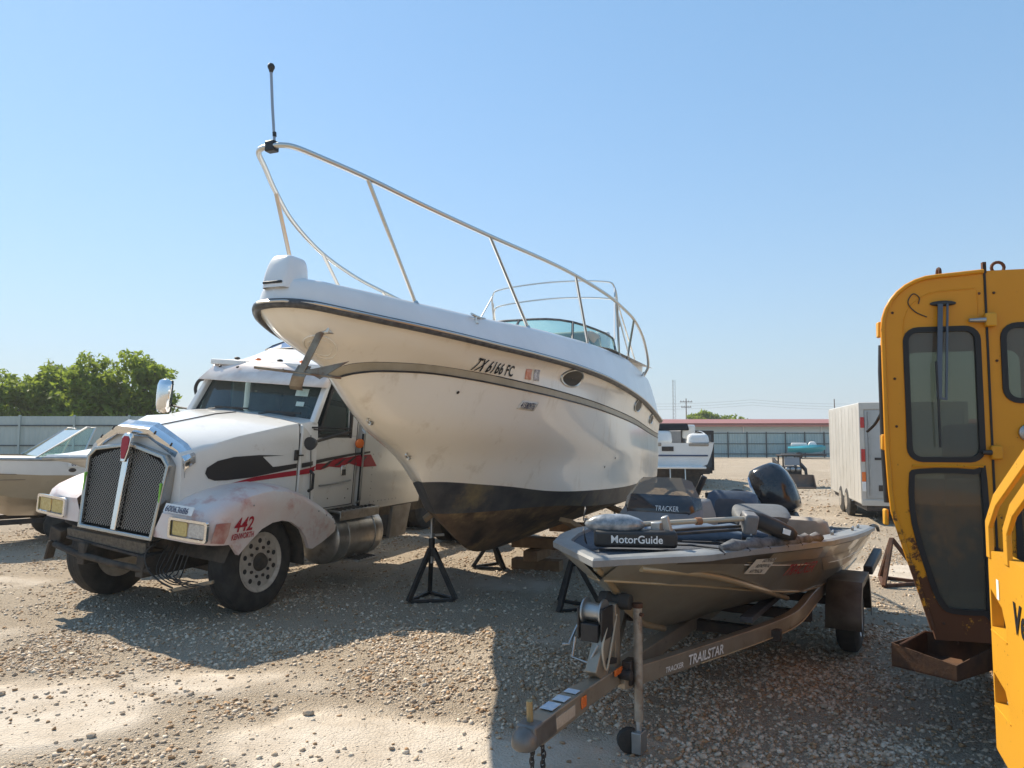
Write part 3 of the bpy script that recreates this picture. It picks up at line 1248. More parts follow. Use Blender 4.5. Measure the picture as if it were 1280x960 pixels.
def porthole(u, w, a, b):
    f = hull_fn(u, w)
    m_ = MB()
    N = 28
    for (k0, l0), (k1, l1) in (((1.10, -.002), (1.08, .012)), ((1.08, .012), (1.0, .014)), ((1.0, .014), (.90, .006))):
        m_.grid([[f(a * k * math.cos(2 * math.pi * i / N), b * k * math.sin(2 * math.pi * i / N), lf) for i in range(N)] for k, lf in ((k0, l0), (k1, l1))], closed=True)
    po = m_.build('porthole', M_STEEL, CR, smooth=50)
    m_ = MB()
    m_.grid([[f(a * .95 * q * math.cos(2 * math.pi * i / N), b * .95 * q * math.sin(2 * math.pi * i / N), .006) for i in range(N)] for q in (.02, .5, 1.0)], closed=True)
    m_.build('pane', mat('port_pane', (.022, .02, .018), .35, spec=.2), po, smooth=60)
    return po


porthole(3.37, 2.445, .24, .088)
porthole(5.95, 2.25, .19, .085)
porthole(7.1, 2.08, .13, .07)
# bow eyes and a drain fitting
for (u, w, r_) in ((1.94, 1.66, .03), (1.28, 1.965, .022)):
    v = 0.0
    m_ = MB()
    pts = [(0.0, u - .005 - .05 * math.sin(t), w - r_ * math.cos(t)) for t in np.linspace(0, math.pi, 9)]
    m_.tube(pts, .008, 6)
    m_.cyl((0, u + .02, w - r_), (0, u - .02, w - r_), .016, n=8)
    m_.cyl((0, u + .02, w + r_), (0, u - .02, w + r_), .016, n=8)
    m_.build('bow_eye', M_STEEL, CR)
for (u, w) in ((1.75, 2.22), (4.75, 1.45), (5.05, 1.55)):
    f = hull_fn(u, w)
    m_ = MB()
    m_.add([f(.014 * math.cos(2 * math.pi * i / 10), .014 * math.sin(2 * math.pi * i / 10), .003) for i in range(10)] + [f(0, 0, .006)],
           [(i, (i + 1) % 10, 10) for i in range(10)])
    m_.build('through_hull', M_DARKSTEEL, CR)

# anchor stowed under the stem head
M_ANCHOR = mat('anchor_steel', (.32, .28, .22), .5, .7, var=(.20, .15, .11), vscale=9, dirt=(.22, .10, .05), dirt_amt=.3, dirt_scale=9)
AN = thing('anchor', (0, 0, 0), 0, 'weathered fluke anchor hanging from the roller under the bow', 'anchor')
AN.location = (-1.656, 4.917, 0)
AN.rotation_euler = (0, 0, rad(-21))
top = Vector((.19, .30, 2.585))
crn = Vector((.085, .215, 2.285))
ax = Vector((.92, .36, -.12)).normalized()       # stock direction
dn = (top - crn).normalized()
fw_ = ax.cross(dn).normalized()
m_ = MB()
m_.beam(top, crn, .016, .05, upv=ax)
m_.build('shank', M_ANCHOR, AN, bevel=.004)
m_ = MB()
m_.cyl(crn - ax * .33, crn + ax * .29, .010, n=8)
m_.build('stock', M_ANCHOR, AN)
for base, side_, tip in ((crn + ax * .02 + dn * .02, crn + ax * .15 - dn * .03, crn + ax * .29 + dn * .13),
                         (crn + ax * .0 + dn * .03 - fw_ * .02, crn + ax * .08 + dn * .01 - fw_ * .07, crn + ax * .20 + dn * .12 - fw_ * .16)):
    m_ = MB()
    nrm = (side_ - base).cross(tip - base).normalized() * .005
    q = [base, side_, tip]
    m_.add([p + nrm for p in q] + [p - nrm for p in q], [(0, 1, 2), (5, 4, 3), (0, 3, 4, 1), (1, 4, 5, 2), (2, 5, 3, 0)])
    m_.build('fluke', M_ANCHOR, AN, smooth=0)
m_ = MB()
out_ = fw_
cp = [crn + dn * .06 - out_ * .01, crn - dn * .03 + out_ * .012, crn - dn * .10 - out_ * .03, crn - dn * .115 - out_ * .08]
th_ = Vector(out_) * .012
n4 = len(cp)
vv = [p + ax * (s * .045) for p in cp for s in (-1, 1)] + [p + ax * (s * .045) - th_ for p in cp for s in (-1, 1)]
ff = [(2 * i, 2 * i + 1, 2 * i + 3, 2 * i + 2) for i in range(n4 - 1)] + [(2 * n4 + 2 * i, 2 * n4 + 2 * i + 2, 2 * n4 + 2 * i + 3, 2 * n4 + 2 * i + 1) for i in range(n4 - 1)]
ff += [(0, 2 * n4, 2 * n4 + 1, 1), (2 * n4 - 2, 2 * n4 - 1, 4 * n4 - 1, 4 * n4 - 2)]
ff += [(2 * i, 2 * i + 2, 2 * n4 + 2 * i + 2, 2 * n4 + 2 * i) for i in range(n4 - 1)] + [(2 * i + 1, 2 * n4 + 2 * i + 1, 2 * n4 + 2 * i + 3, 2 * i + 3) for i in range(n4 - 1)]
m_.add(vv, ff)
m_.build('crown', M_ANCHOR, AN, smooth=0)
# recessed anchor pocket and roller on the hull
m_ = MB()
m_.cyl((.15, .31, 2.575), (.24, .33, 2.59), .018, n=10)
m_.box((.20, .36, 2.60), (.09, .10, .05))
m_.build('anchor_roller', M_STEEL, CR, bevel=.006)
# moulded ring round the anchor recess
m_ = MB()


def under(v, u):
    """height of the flared hull underside near the stem."""
    h = HULL.ray_cast(Vector((v, u, 2.2)), Vector((0, 0, 1)))
    return h[0].z if h[0] is not None else 2.6


for k_, r_ in ((1.0, .007), (.72, .005)):
    pts = []
    for t in np.linspace(0, 2 * math.pi, 37)[:-1]:
        v, u = .10 + .10 * k_ * math.sin(t), .42 + .15 * k_ * math.cos(t)
        pts.append((v, u, under(v, u) - .002))
    m_.tube(pts, r_, 6, closed=True)
m_.build('anchor_recess', M_GEL, CR)


# boat stands -----------------------------------------------------------------
M_STAND = mat('stand_black', (.02, .02, .022), .55, .3, var=(.05, .045, .04), vscale=7)


def boat_stand(x, y, rz, h, w, label, pad_tilt, legs_mat=M_STAND):
    z0 = gz(x, y) - .01
    T_ = thing('boat_stand', (x, y, z0), rz, label, 'boat stand', 'stands holding up the cruiser')
    feet = [Vector((w * math.cos(a), w * math.sin(a), .03)) for a in (rad(-150), rad(-30), rad(90))]
    apex = Vector((0, 0, h * .62))
    for p in feet:
        m_ = MB()
        m_.beam(p, apex + (p - apex) * .06, .05, .05)
        m_.build('leg', legs_mat, T_, bevel=.004)
    for i in range(3):
        m_ = MB()
        a_, b_ = feet[i], feet[(i + 1) % 3]
        d_ = (b_ - a_).normalized() * .03
        m_.beam(a_ + d_, b_ - d_, .04, .035)
        m_.build('base_bar', legs_mat, T_, bevel=.003)
    m_ = MB()
    m_.cyl((0, 0, h * .50), (0, 0, h * .70), .035, n=12)
    m_.build('sleeve', legs_mat, T_)
    m_ = MB()
    m_.cyl((0, 0, h * .42), (0, 0, h - .06), .018, n=10)
    m_.build('screw', M_GALV, T_)
    m_ = MB()
    m_.beam((-.14, 0, h * .73), (.14, .02, h * .735), .03, .022)
    m_.cyl((0, 0, h * .71), (0, 0, h * .75), .035, n=8)
    m_.build('nut_handle', M_GALV, T_)
    m_ = MB()
    m_.box((0, 0, h - .02), (.22, .26, .05), (0, pad_tilt, 0))
    m_.build('pad', mat('plywood_pad', (.30, .20, .11), .8, var=(.22, .14, .08), vscale=9), T_, bevel=.005)
    return T_


def cr_local(u, v):
    t = rad(21)
    return (-1.656 + math.sin(t) * u + math.cos(t) * v, 4.917 + math.cos(t) * u - math.sin(t) * v)


# their pads bear on the hull bottom
boat_stand(-.90, 8.18, rad(10), .98, .30, 'black tripod boat stand with bare grey screw between truck tank and cruiser forefoot', rad(-38))
x_, y_ = cr_local(5.45, -.62)
boat_stand(x_, y_, rad(-20), .68, .27, 'low black tripod boat stand under the far side of the cruiser bottom', rad(-22))
boat_stand(.66, 7.9, rad(25), .92, .30, 'black tripod boat stand behind the winch of the fishing boat trailer', rad(30))
x_, y_ = cr_local(6.9, .80)
boat_stand(x_, y_, rad(-20), .76, .27, 'black tripod boat stand beneath the aft part of the cruiser', rad(22))
for k, (u, c_) in enumerate(((5.6, 'brown timber keel block set under the middle of the cruiser keel'), (7.3, 'timber keel block under the stern of the cruiser'))):
    x_, y_ = cr_local(u, 0)
    kb = thing('keel_block', (x_, y_, gz(x_, y_) - .01), rad(-21), c_, 'wood block')
    for j in range(3):
        m_ = MB()
        if j % 2:
            m_.box((0, 0, .075 + .15 * j), (.2, .6, .145))
        else:
            m_.box((0, 0, .075 + .15 * j), (.7, .2, .145))
        m_.build('timber', mat('timber', (.30, .18, .09), .8, var=(.20, .115, .06), vscale=6, bump=.002, bscale=30), kb, bevel=.008)

# ------------------------------------------------------------------ conventional semi truck
ROLL = rad(4.8)
M_TWHITE = mat('truck_white', (.77, .76, .735), .25, var=(.72, .71, .68), vscale=2.0, coat=.4, dirt=(.50, .43, .36), dirt_amt=.10, dirt_scale=3)
M_FENDER = mat('fender_pink_dust', (.73, .70, .68), .4, var=(.70, .56, .52), vscale=1.5, coat=.15, dirt=(.52, .20, .16), dirt_amt=.32, dirt_scale=2.6)
M_ALU = mat('aluminium', (.55, .54, .52), .35, .85, var=(.40, .38, .35), vscale=6, dirt=(.20, .17, .14), dirt_amt=.3, dirt_scale=5)
M_VISOR = mat('visor_metal', (.74, .68, .64), .35, .35, var=(.62, .54, .50), vscale=5)
M_GRIME = mat('chassis_grime', (.035, .031, .028), .85, .1, var=(.10, .08, .06), vscale=6, bump=.003, bscale=50)
M_WSGLASS = glass('truck_glass', (.66, .86, .84), alpha=.16)
M_DARKIN = mat('cab_interior', (.03, .03, .034), .8, var=(.06, .058, .055), vscale=6)
M_LAMPY = mat('lamp_yellow', (.62, .50, .20), .25, var=(.5, .36, .12), vscale=40, coat=.6)
M_LAMPW = mat('lamp_clear', (.62, .62, .60), .2, .3, var=(.4, .4, .4), vscale=45, coat=.6)

TR = thing('semi_truck', (-3.72, 8.15, 0), rad(-23), 'white semi truck without front bumper, number 442 on its dusty pink fender', 'truck')


def tp(mb, name, m_, parent=TR, **kw):
    """truck body part: leans to the driver's side with the sagging suspension."""
    if parent is TR:
        kw.setdefault('rot', (0, ROLL, 0))
    return mb.build(name, m_, parent, **kw)


def hood_w(y):
    return float(np.interp(y, [-.72, -.3, .2, .6, .88], [.64, .72, .85, .95, 1.01]))


def hood_sec(y):
    w = hood_w(y)
    zc_ = float(np.interp(y, [-.72, -.3, .3, .88], [1.90, 1.98, 2.09, 2.15]))
    zs = float(np.interp(y, [-.72, -.1, .5, .88], [1.70, 1.90, 2.04, 2.10]))
    return [(0, zc_), (.35 * w, zc_ - .10 * (zc_ - zs)), (.7 * w, zs + .52 * (zc_ - zs)), (.93 * w, zs + .14 * (zc_ - zs)), (w - .012, zs + .0), (w + .006, zs - .04),
            (w + .02, zs - .18), (w + .025, 1.45), (w + .03, 1.05)]


m_ = MB()
ys = [-.72, -.6, -.45, -.3, -.1, .1, .3, .5, .62]
for s in (1, -1):
    m_.grid([[(x * s, y, z) for x, z in hood_sec(y)] for y in ys])
m_.add([(x, -.72, z) for x, z in hood_sec(-.72)] + [(-x, -.72, z) for x, z in hood_sec(-.72)[::-1]], [tuple(range(18))])
hood = tp(m_, 'hood', M_TWHITE, smooth=32)
m_ = MB()
m_.tube([(0, -.70, 1.915), (0, -.3, 1.987), (0, .3, 2.097), (0, .62, 2.128)], .006, 6)
tp(m_, 'hood_seam', M_GRIME, hood)
m_ = MB()
for s in (1, -1):
    m_.grid([[(x * s, y, z) for x, z in hood_sec(y)] for y in (.635, .75, .88)])
cowl = tp(m_, 'cowl', M_TWHITE, smooth=32)
m_ = MB()
m_.tube([(hood_w(.63) + .02, .628, z) for z in (1.1, 1.5, 1.8, 1.95)], .005, 6)
tp(m_, 'cowl_gap', M_BLACK, cowl)

# front fenders with headlamps
def arch(y):
    d = .58 ** 2 - (y - .1) ** 2
    return .46 + math.sqrt(d) if d > 0 else None


def fender(s):
    m_ = MB()
    ysf = [-.86, -.83, -.76, -.66, -.55, -.45, -.3, -.15, 0, .15, .3, .45, .56, .64, .7, .85, 1.0, 1.14]
    rows = []
    for y in ysf:
        zt = float(np.interp(y, [-.86, -.80, -.7, -.5, -.25, 0, .3, .55, .8, 1.0, 1.14], [1.13, 1.18, 1.24, 1.315, 1.375, 1.395, 1.36, 1.28, 1.17, 1.07, .99]))
        zb = float(np.interp(y, [-.86, -.6], [.90, .88]))
        a_ = arch(y)
        if a_ is not None and y > -.50:
            zb = max(a_, .76) if y < 0 else max(a_, .66)
        elif y >= .60:
            zb = float(np.interp(y, [.62, .7, 1.14], [.64, .66, .80]))
        xo = float(np.interp(y, [-.86, -.83, -.76, -.66, -.5, .9, 1.14], [.98, 1.10, 1.19, 1.225, 1.235, 1.235, 1.20]))
        xi = max(min(hood_w(max(y, -.72)) - .03, .93), .5)
        zb = min(zb, zt - .06)
        rows.append([(xi * s, y, zt + .03 if y > -.7 else zt + .01), ((xi * .6 + xo * .4) * s, y, zt + .018 if y > -.7 else zt + .005), ((xo - .12) * s, y, zt), ((xo - .04) * s, y, zt - .035), (xo * s, y, zt - .11),
                     (xo * s, y, (zt - .11) * .5 + zb * .5), ((xo - .005) * s, y, zb), ((xo - .05) * s, y, zb)])
    m_.grid(rows)
    r0 = rows[0]
    m_.add([r0[0], r0[1], r0[2], r0[3], r0[4], r0[5], r0[6], (.5 * s, -.86, .90)], [tuple(range(8))])
    rl = rows[-1]
    m_.add(rl[:7] + [(.9 * s, 1.14, .86)], [tuple(range(8))])
    fo = tp(m_, 'fender', M_FENDER, smooth=38)
    # headlamp: bezel and two lamps
    b = MB()
    ring(b, rrect(.74, 1.21, .925, 1.125, .03), rrect(.765, 1.185, .95, 1.10, .02), lambda a, z, d: (a * s, -.865 - d + .12 * max(0, a - .95) ** 1.2, z), 0, .03)
    bz = b.build('headlamp_bezel', M_CHROME, fo, smooth=30)
    for k, (x0, x1) in enumerate(((.775, .965), (.985, 1.18))):
        g = MB()
        g.prism(rrect(x0, x1, .955, 1.095, .02), lambda a, z, d: (a * s, -.862 - d + .12 * max(0, a - .95) ** 1.2, z), 0, .014)
        g.build('headlamp', M_LAMPW if (s > 0 and k == 1) else M_LAMPY, fo, smooth=30, bevel=.006)
    # inner arch liner
    li = MB()
    li.grid([[(xx * s, .62 * math.sin(t), .50 + .62 * math.cos(t)) for xx in (.55, .9, 1.19)] for t in np.linspace(-1.25, 1.6, 17)])
    li.build('wheel_liner', M_GRIME, fo, smooth=60)
    return fo


fR = fender(-1)
fL = fender(1)
fL['label'] = 'pink dusted front fender with red number'
# shattered corner by the driver's headlamp
m_ = MB()
m_.add([(1.205, -.80, .92), (1.235, -.66, .90), (1.24, -.62, .98), (1.242, -.60, 1.10), (1.215, -.76, 1.10)], [(0, 1, 2, 3, 4)])
m_.build('fender_corner', mat('fender_raw_red', (.42, .16, .13), .6, var=(.55, .36, .3), vscale=9), fL, smooth=0, solid=.004)


def fl_fn(y0, z0, tilt=0.0):
    def fn(x, y, lift):
        return (1.237 + lift + .002, y0 + x * math.cos(tilt) - y * math.sin(tilt), z0 + x * math.sin(tilt) + y * math.cos(tilt))
    return fn


lettering('442', 'fender_number', .19, fl_fn(-.56, 1.00), M_REDPRINT, fL, bold=.02, shear=.3, xs=.9)
lettering('KENWORTH', 'fender_lettering', .08, fl_fn(-.58, .925), M_REDPRINT, fL, bold=.02, shear=.2, xs=.66)
stk = MB()
stk.box((.84, -.875, 1.205), (.37, .004, .085), (rad(-22), 0, 0))
so = tp(stk, 'lot_sticker', M_WHITEPLATE)
lettering('60063686', 'lot_number', .085, lambda x, y, d: (.672 + x, -.878 + (y - .03) * -math.sin(rad(-22)) - d, 1.175 + y * math.cos(rad(22))), M_NAVYPRINT, so, bold=.012, shear=.1, depth=.006, xs=.88)

# grille ----------------------------------------------------------------------
def gy_(z):
    return -.80 + (z - .88) * .10      # grille leans back


def gfn(a, z, d):
    return (a, gy_(z) - .06 - d, z)


out_g = [(-.53, .855), (.53, .855), (.585, 1.595), (.49, 1.69), (0, 1.775), (-.49, 1.69), (-.585, 1.595)]
inn_g = [(-.49, .895), (.49, .895), (.545, 1.58), (.46, 1.655), (0, 1.735), (-.46, 1.655), (-.545, 1.58)]
m_ = MB()
ring(m_, out_g, inn_g, gfn, -.10, .03)
grl = tp(m_, 'grille', mat('grille_chrome', (.42, .41, .39), .25, .95), smooth=25, bevel=.01)
m_ = MB()
m_.prism([(-.035, .90), (.035, .90), (.04, 1.70), (-.04, 1.70)], gfn, -.02, .045)
m_.build('centre_bar', M_CHROME, grl, smooth=25, bevel=.008)
M_RAD = mat('radiator_dark', (.012, .012, .013), .9, spec=.1)
M_MESHW = mat('mesh_wire', (.34, .34, .33), .4, .7)
for s in (-1, 1):
    m_ = MB()
    pts_in = lambda x, z: (.04 < x * s < np.interp(z, [.89, 1.58, 1.74], [.49, .545, .05])) and .90 < z < 1.73
    for k in range(-40, 60):
        for dirn in (1, -1):
            c0 = k * .034
            seg = []
            for q in np.linspace(.885, 1.75, 60):
                x = (q - 1.3) * dirn * .9 + c0
                if pts_in(x, q):
                    seg.append((x, q))
            if len(seg) > 1:
                (xa, za), (xb, zb) = seg[0], seg[-1]
                m_.beam(gfn(xa, za, -.012), gfn(xb, zb, -.012), .0042, .004, upv=(0, -1, 0))
    mo = m_.build('mesh_screen', M_MESHW, grl, smooth=0)
    mo['kind'] = 'stuff'
    m_ = MB()
    m_.prism([(s * .03, .905), (s * .495, .89), (s * .55, 1.585), (s * .465, 1.66), (s * .03, 1.745)], gfn, -.045, -.035)
    m_.build('radiator', M_RAD, grl, smooth=0)
    m_ = MB()
    m_.box((s * .54, -.84, 1.28), (.018, .03, .28))
    m_.build('green_light', mat('lime_tape', (.22, .55, .06), .4), grl, bevel=.004)
# badge
m_ = MB()
m_.prism([(-.03, 1.58), (.03, 1.58), (.06, 1.72), (.065, 1.83), (.035, 1.87), (-.035, 1.87), (-.065, 1.83), (-.06, 1.72)], gfn, .03, .075)
bd = tp(m_, 'badge', M_CHROME, smooth=25, bevel=.006)
m_ = MB()
m_.prism([(-.02, 1.61), (.02, 1.61), (.046, 1.72), (.05, 1.81), (.028, 1.84), (-.028, 1.84), (-.05, 1.81), (-.046, 1.72)], gfn, .072, .081)
m_.build('badge_enamel', M_REDPRINT, bd, smooth=0)
# chrome bug deflector
m_ = MB()
prof = [(-.69, 1.58), (-.68, 1.66), (-.58, 1.76), (-.22, 1.945), (.22, 1.945), (.58, 1.76), (.68, 1.66), (.69, 1.58)]
lo = [(x * .99, -.76 + abs(x) * .16 - .05, z - .10) for x, z in prof]
hi = [(x * 1.0, -.76 + abs(x) * .16 + .07, z + .05) for x, z in prof]
md_ = [(x * 1.0, -.76 + abs(x) * .16 - .055, z - .015) for x, z in prof]
m_.grid([lo, md_, hi])
bdf = tp(m_, 'bug_deflector', M_CHROME, smooth=25, solid=.006)
for s in (-1, 1):
    for q in (.3, .5):
        z = float(np.interp(q, [.22, .58], [1.945, 1.76]))
        m_ = MB()
        m_.cyl((q * s, -.76 + q * .16 - .06, z - .02), (q * s, -.76 + q * .16 - .04, z + .01), .009, n=8)
        m_.build('bolt', M_DARKSTEEL, bdf)
# exposed front end where the bumper is missing
m_ = MB()
m_.tube([(-.92, -.78, .66), (-.9, -.84, .62), (-.5, -.88, .585), (0, -.89, .57), (.42, -.88, .57), (.5, -.84, .56)], .034, 8)
tp(m_, 'front_beam', M_GRIME, smooth=60)
m_ = MB()
m_.box((-.18, -.80, .755), (1.15, .05, .12), (rad(8), 0, 0))
tp(m_, 'intercooler', mat('cooler_fins', (.10, .085, .07), .8, .2, var=(.19, .16, .12), vscale=30, bump=.004, bscale=120), bevel=.006)
m_ = MB()
m_.beam((-.75, -.82, .715), (.40, -.83, .675), .035, .03)
tp(m_, 'cross_member', M_DARKSTEEL, bevel=.006)
m_ = MB()
m_.beam((-.70, -.80, .83), (.44, -.80, .80), .04, .05)
tp(m_, 'radiator_support', M_GRIME, bevel=.006)
for s in (-1, 1):
    m_ = MB()
    m_.box((s * .42, -.35, .60), (.10, 1.1, .22))
    m_.box((s * .42, -.84, .62), (.10, .12, .18), (.1 * s, .15, .1))
    tp(m_, 'frame_horn', M_GRIME, bevel=.01)
m_ = MB()
m_.box((-.93, -.76, .70), (.16, .16, .22), (.2, .3, .1))
m_.box((-.99, -.82, .55), (.03, .10, .22), (.1, .35, 0))
tp(m_, 'bumper_bracket', M_GRIME, bevel=.012)
m_ = MB()
m_.cyl((-.02, .0, .50), (.0, .0, .50), .01, n=4)
m_.box((0, 0, .48), (1.9, .12, .13))
tp(m_, 'front_axle', M_GRIME, bevel=.02)
m_ = MB()
m_.box((0, -.2, 1.1), (.9, .9, .75))
tp(m_, 'engine', M_GRIME, bevel=.05)
# torn wiring and a broken strip hanging from the driver's corner
m_ = MB()
for k in range(7):
    p0 = Vector((.55 + .05 * k, -.70, .80))
    pts = [p0, p0 + Vector((.02, -.10, -.12 - .02 * k)), Vector((.62 + .06 * k, -.86 - .015 * k, .56 + .014 * (k % 3))), Vector((.80 + .05 * k, -.84, .48 + .02 * (k % 4))), Vector((.98 + .03 * k, -.78, .50 + .03 * (k % 2)))]
    m_.tube(spline(pts, 6), .006, 5)
m_.tube(spline([(.50, -.74, .86), (.47, -.88, .74), (.56, -.92, .60), (.72, -.9, .50), (.86, -.88, .46)], 6), .009, 6)
tp(m_, 'torn_wiring', M_RUBBER)
m_ = MB()
m_.beam((.86, -.86, .44), (1.22, -.74, .55), .05, .03)
tp(m_, 'broken_strip', mat('tan_plastic', (.36, .27, .16), .6, var=(.2, .16, .12), vscale=9), bevel=.004)

# cab --------------------------------------------------------------------------
CW = 1.0
m_ = MB()
for s in (1, -1):
    x0, x1 = s * (CW - .05), s * CW
    # panel below the side window, with the sloping vent corner
    m_.prism([(.64, 1.02), (1.74, 1.02), (1.74, 1.91), (.84, 1.91), (.64, 2.05)], lambda y, z, d: (d, y, z), x0, x1)
    m_.prism([(1.56, 1.91), (1.74, 1.91), (1.74, 2.70), (1.50, 2.66), (1.53, 2.1)], lambda y, z, d: (d, y, z), x0, x1)
    m_.prism([(1.05, 2.56), (1.50, 2.60), (1.74, 2.60), (1.74, 2.74), (1.13, 2.70)], lambda y, z, d: (d, y, z), x0 - s * .03, x1 - s * .03)
m_.box((0, 1.42, 2.74), (1.88, .72, .07))
m_.box((0, .78, 1.55), (1.94, .10, 1.0))
m_.box((0, 1.35, 1.02), (1.96, .76, .06))
cab = tp(m_, 'cab', M_TWHITE, smooth=25, bevel=.012)
for s in (1, -1):
    m_ = MB()
    m_.beam((s * (CW - .02), .83, 2.06), (s * (CW - .07), 1.13, 2.62), .075, .075, upv=(s, 0, 0))
    m_.build('pillar', M_TWHITE, cab, bevel=.015)
    m_ = MB()
    m_.prism([(.93, 1.93), (1.55, 1.93), (1.51, 2.58), (1.17, 2.58)], lambda y, z, d: (d, y, z), s * (CW - .035), s * (CW - .028))
    m_.build('side_window', M_WSGLASS, cab, smooth=0)
    m_ = MB()
    ring(m_, [(.90, 1.90), (1.58, 1.90), (1.54, 2.61), (1.15, 2.61)], [(.95, 1.94), (1.54, 1.94), (1.505, 2.57), (1.175, 2.57)], lambda y, z, d: (d, y, z), s * (CW - .01), s * (CW + .006))
    m_.build('window_seal', M_BLACK, cab, smooth=0)
# windscreen: gently curved sheet between the pillars
m_ = MB()
rows = []
for k in range(6):
    q = k / 5
    z, y = 2.10 + .50 * q, .93 + .24 * q
    rows.append([(x, y - .16 * (1 - (x / .98) ** 2), z + (.02 if k == 0 else 0) * (1 - (x / .98) ** 2)) for x in np.linspace(-.95 + .04 * q, .95 - .04 * q, 13)])
m_.grid(rows)
wsc = m_.build('windscreen', M_WSGLASS, cab, smooth=60)
m_ = MB()
m_.tube([Vector(p) + Vector((0, -.006, 0)) for p in rows[0]], .014, 6)
m_.tube([Vector(r[0]) for r in rows], .02, 6)
m_.tube([Vector(r[-1]) for r in rows], .02, 6)
m_.build('windscreen_seal', M_BLACK, wsc)
for x0 in (-.55, .25):
    m_ = MB()
    m_.tube([(x0, .72, 2.13), (x0 + .25, .74, 2.165), (x0 + .5, .78, 2.155)], .009, 6)
    m_.box((x0 + .35, .745, 2.17), (.5, .02, .02), (0, -.02, .05))
    m_.build('wiper', M_BLACK, wsc)
for (x, z, w, h) in ((.66, 2.42, .16, .10), (.69, 2.28, .10, .06)):
    y = .93 + .24 * (z - 2.1) / .5 - .16 * (1 - (x / .98) ** 2) - .012
    m_ = MB()
    m_.box((x, y, z), (w, .003, h), (rad(-25), 0, rad(15)))
    m_.build('inspection_sticker', mat('sticker_green', (.45, .62, .55), .5, var=(.65, .72, .66), vscale=30), wsc)
# cab interior
m_ = MB()
m_.box((0, 1.0, 1.98), (1.86, .36, .20))
m_.box((.45, .93, 2.09), (.5, .22, .12))
m_.build('dashboard', M_DARKIN, cab, bevel=.03)
m_ = MB()
m_.tube([(.45 + .21 * math.cos(t), 1.24 + .06 * math.sin(t), 2.07 + .19 * math.sin(t)) for t in np.linspace(0, 2 * math.pi, 20)[:-1]], .016, 6, closed=True)
m_.build('steering_wheel', M_BLACK, cab)
for x in (-.5, .5):
    m_ = MB()
    m_.box((x, 1.62, 1.95), (.5, .14, .9), (rad(-8), 0, 0))
    m_.box((x, 1.4, 1.55), (.5, .5, .14))
    m_.build('seat', M_DARKIN, cab, bevel=.05)
m_ = MB()
m_.box((0, 1.80, 2.0), (1.8, .04, 1.2))
m_.build('bunk_curtain', M_DARKIN, cab)
# sun visor over the windscreen
m_ = MB()
vz = [(-1.02, 1.0), (-.98, .93), (-.3, .80), (.3, .80), (.98, .93), (1.02, 1.0)]
lo = [(x, y, 2.50) for x, y in vz]
hi = [(x * .94, y + .26, 2.76) for x, y in vz]
m_.grid([lo, hi, [(x * .94, y + .40, 2.79) for x, y in vz]])
vis = tp(m_, 'sun_visor', M_VISOR, smooth=20, solid=.008)
for k in range(5):
    x = -.72 + .36 * k
    m_ = MB()
    y = float(np.interp(x, [v[0] for v in vz], [v[1] for v in vz]))
    m_.lathe((x, y + .14, 2.675), (0, -.6, .8), [(0, .02), (.012, .018), (.02, .008)], 10)
    m_.build('marker_light', M_DARKSTEEL, vis)
for k in range(5):
    x = -.72 + .36 * k
    m_ = MB()
    m_.ell((x, 1.30, 2.81), (.04, .04, .02))
    m_.build('roof_light', M_AMBER if k % 2 else M_DARKSTEEL, vis)
# sleeper box behind the cab with its roof fairing
m_ = MB()
m_.prism(rrect(-1.04, 1.04, .95, 2.86, (.02, .02, .25, .25)), lambda x, z, d: (x, d, z), 1.80, 3.35)
slp = tp(m_, 'sleeper', M_TWHITE, smooth=30, bevel=.02)
m_ = MB()
sec = [(1.45, .86, 2.79, .02), (1.75, .93, 2.90, .10), (2.05, .95, 3.05, .2), (2.40, .95, 3.22, .24), (2.8, .95, 3.26, .24), (3.35, .95, 3.26, .24)]
rows = []
for y, w, zt, r in sec:
    rows.append([(x, y, z) for x, z in [(-w - .06, 2.70)] + [(-w, zt - r), (-w + r * .3, zt - r * .3), (-w + r, zt)] + [(-.3, zt + .015), (.3, zt + .015)] + [(w - r, zt), (w - r * .3, zt - r * .3), (w, zt - r)] + [(w + .06, 2.70)]])
m_.grid(rows)
m_.add(rows[-1], [tuple(range(10))])
fair = tp(m_, 'roof_fairing', M_TWHITE, smooth=40)
for s in (-1, 1):
    m_ = MB()
    q = [(s * .10, 1.98, 3.04), (s * .86, 1.98, 2.97), (s * .84, 2.10, 3.04), (s * .70, 2.36, 3.185), (s * .16, 2.36, 3.225), (s * .10, 2.30, 3.205)]
    m_.add([(x, y - .012, z + .022) for x, y, z in q], [tuple(range(6))])
    sky_w = m_.build('skylight', mat('tinted_blue_glass', (.16, .20, .30), .08, coat=.8), fair, smooth=0)
    m_ = MB()
    m_.tube([(x, y - .012, z + .02) for x, y, z in q], .012, 6, closed=True)
    m_.build('skylight_seal', M_BLACK, sky_w)
# side skirt and rear gear
m_ = MB()
m_.prism([(2.62, .50), (3.05, .50), (3.15, .94), (2.66, .94)], lambda y, z, d: (d, y, z), .98, 1.03)
tp(m_, 'side_skirt', mat('skirt_grey', (.33, .31, .29), .6, var=(.22, .20, .18), vscale=5), bevel=.008)
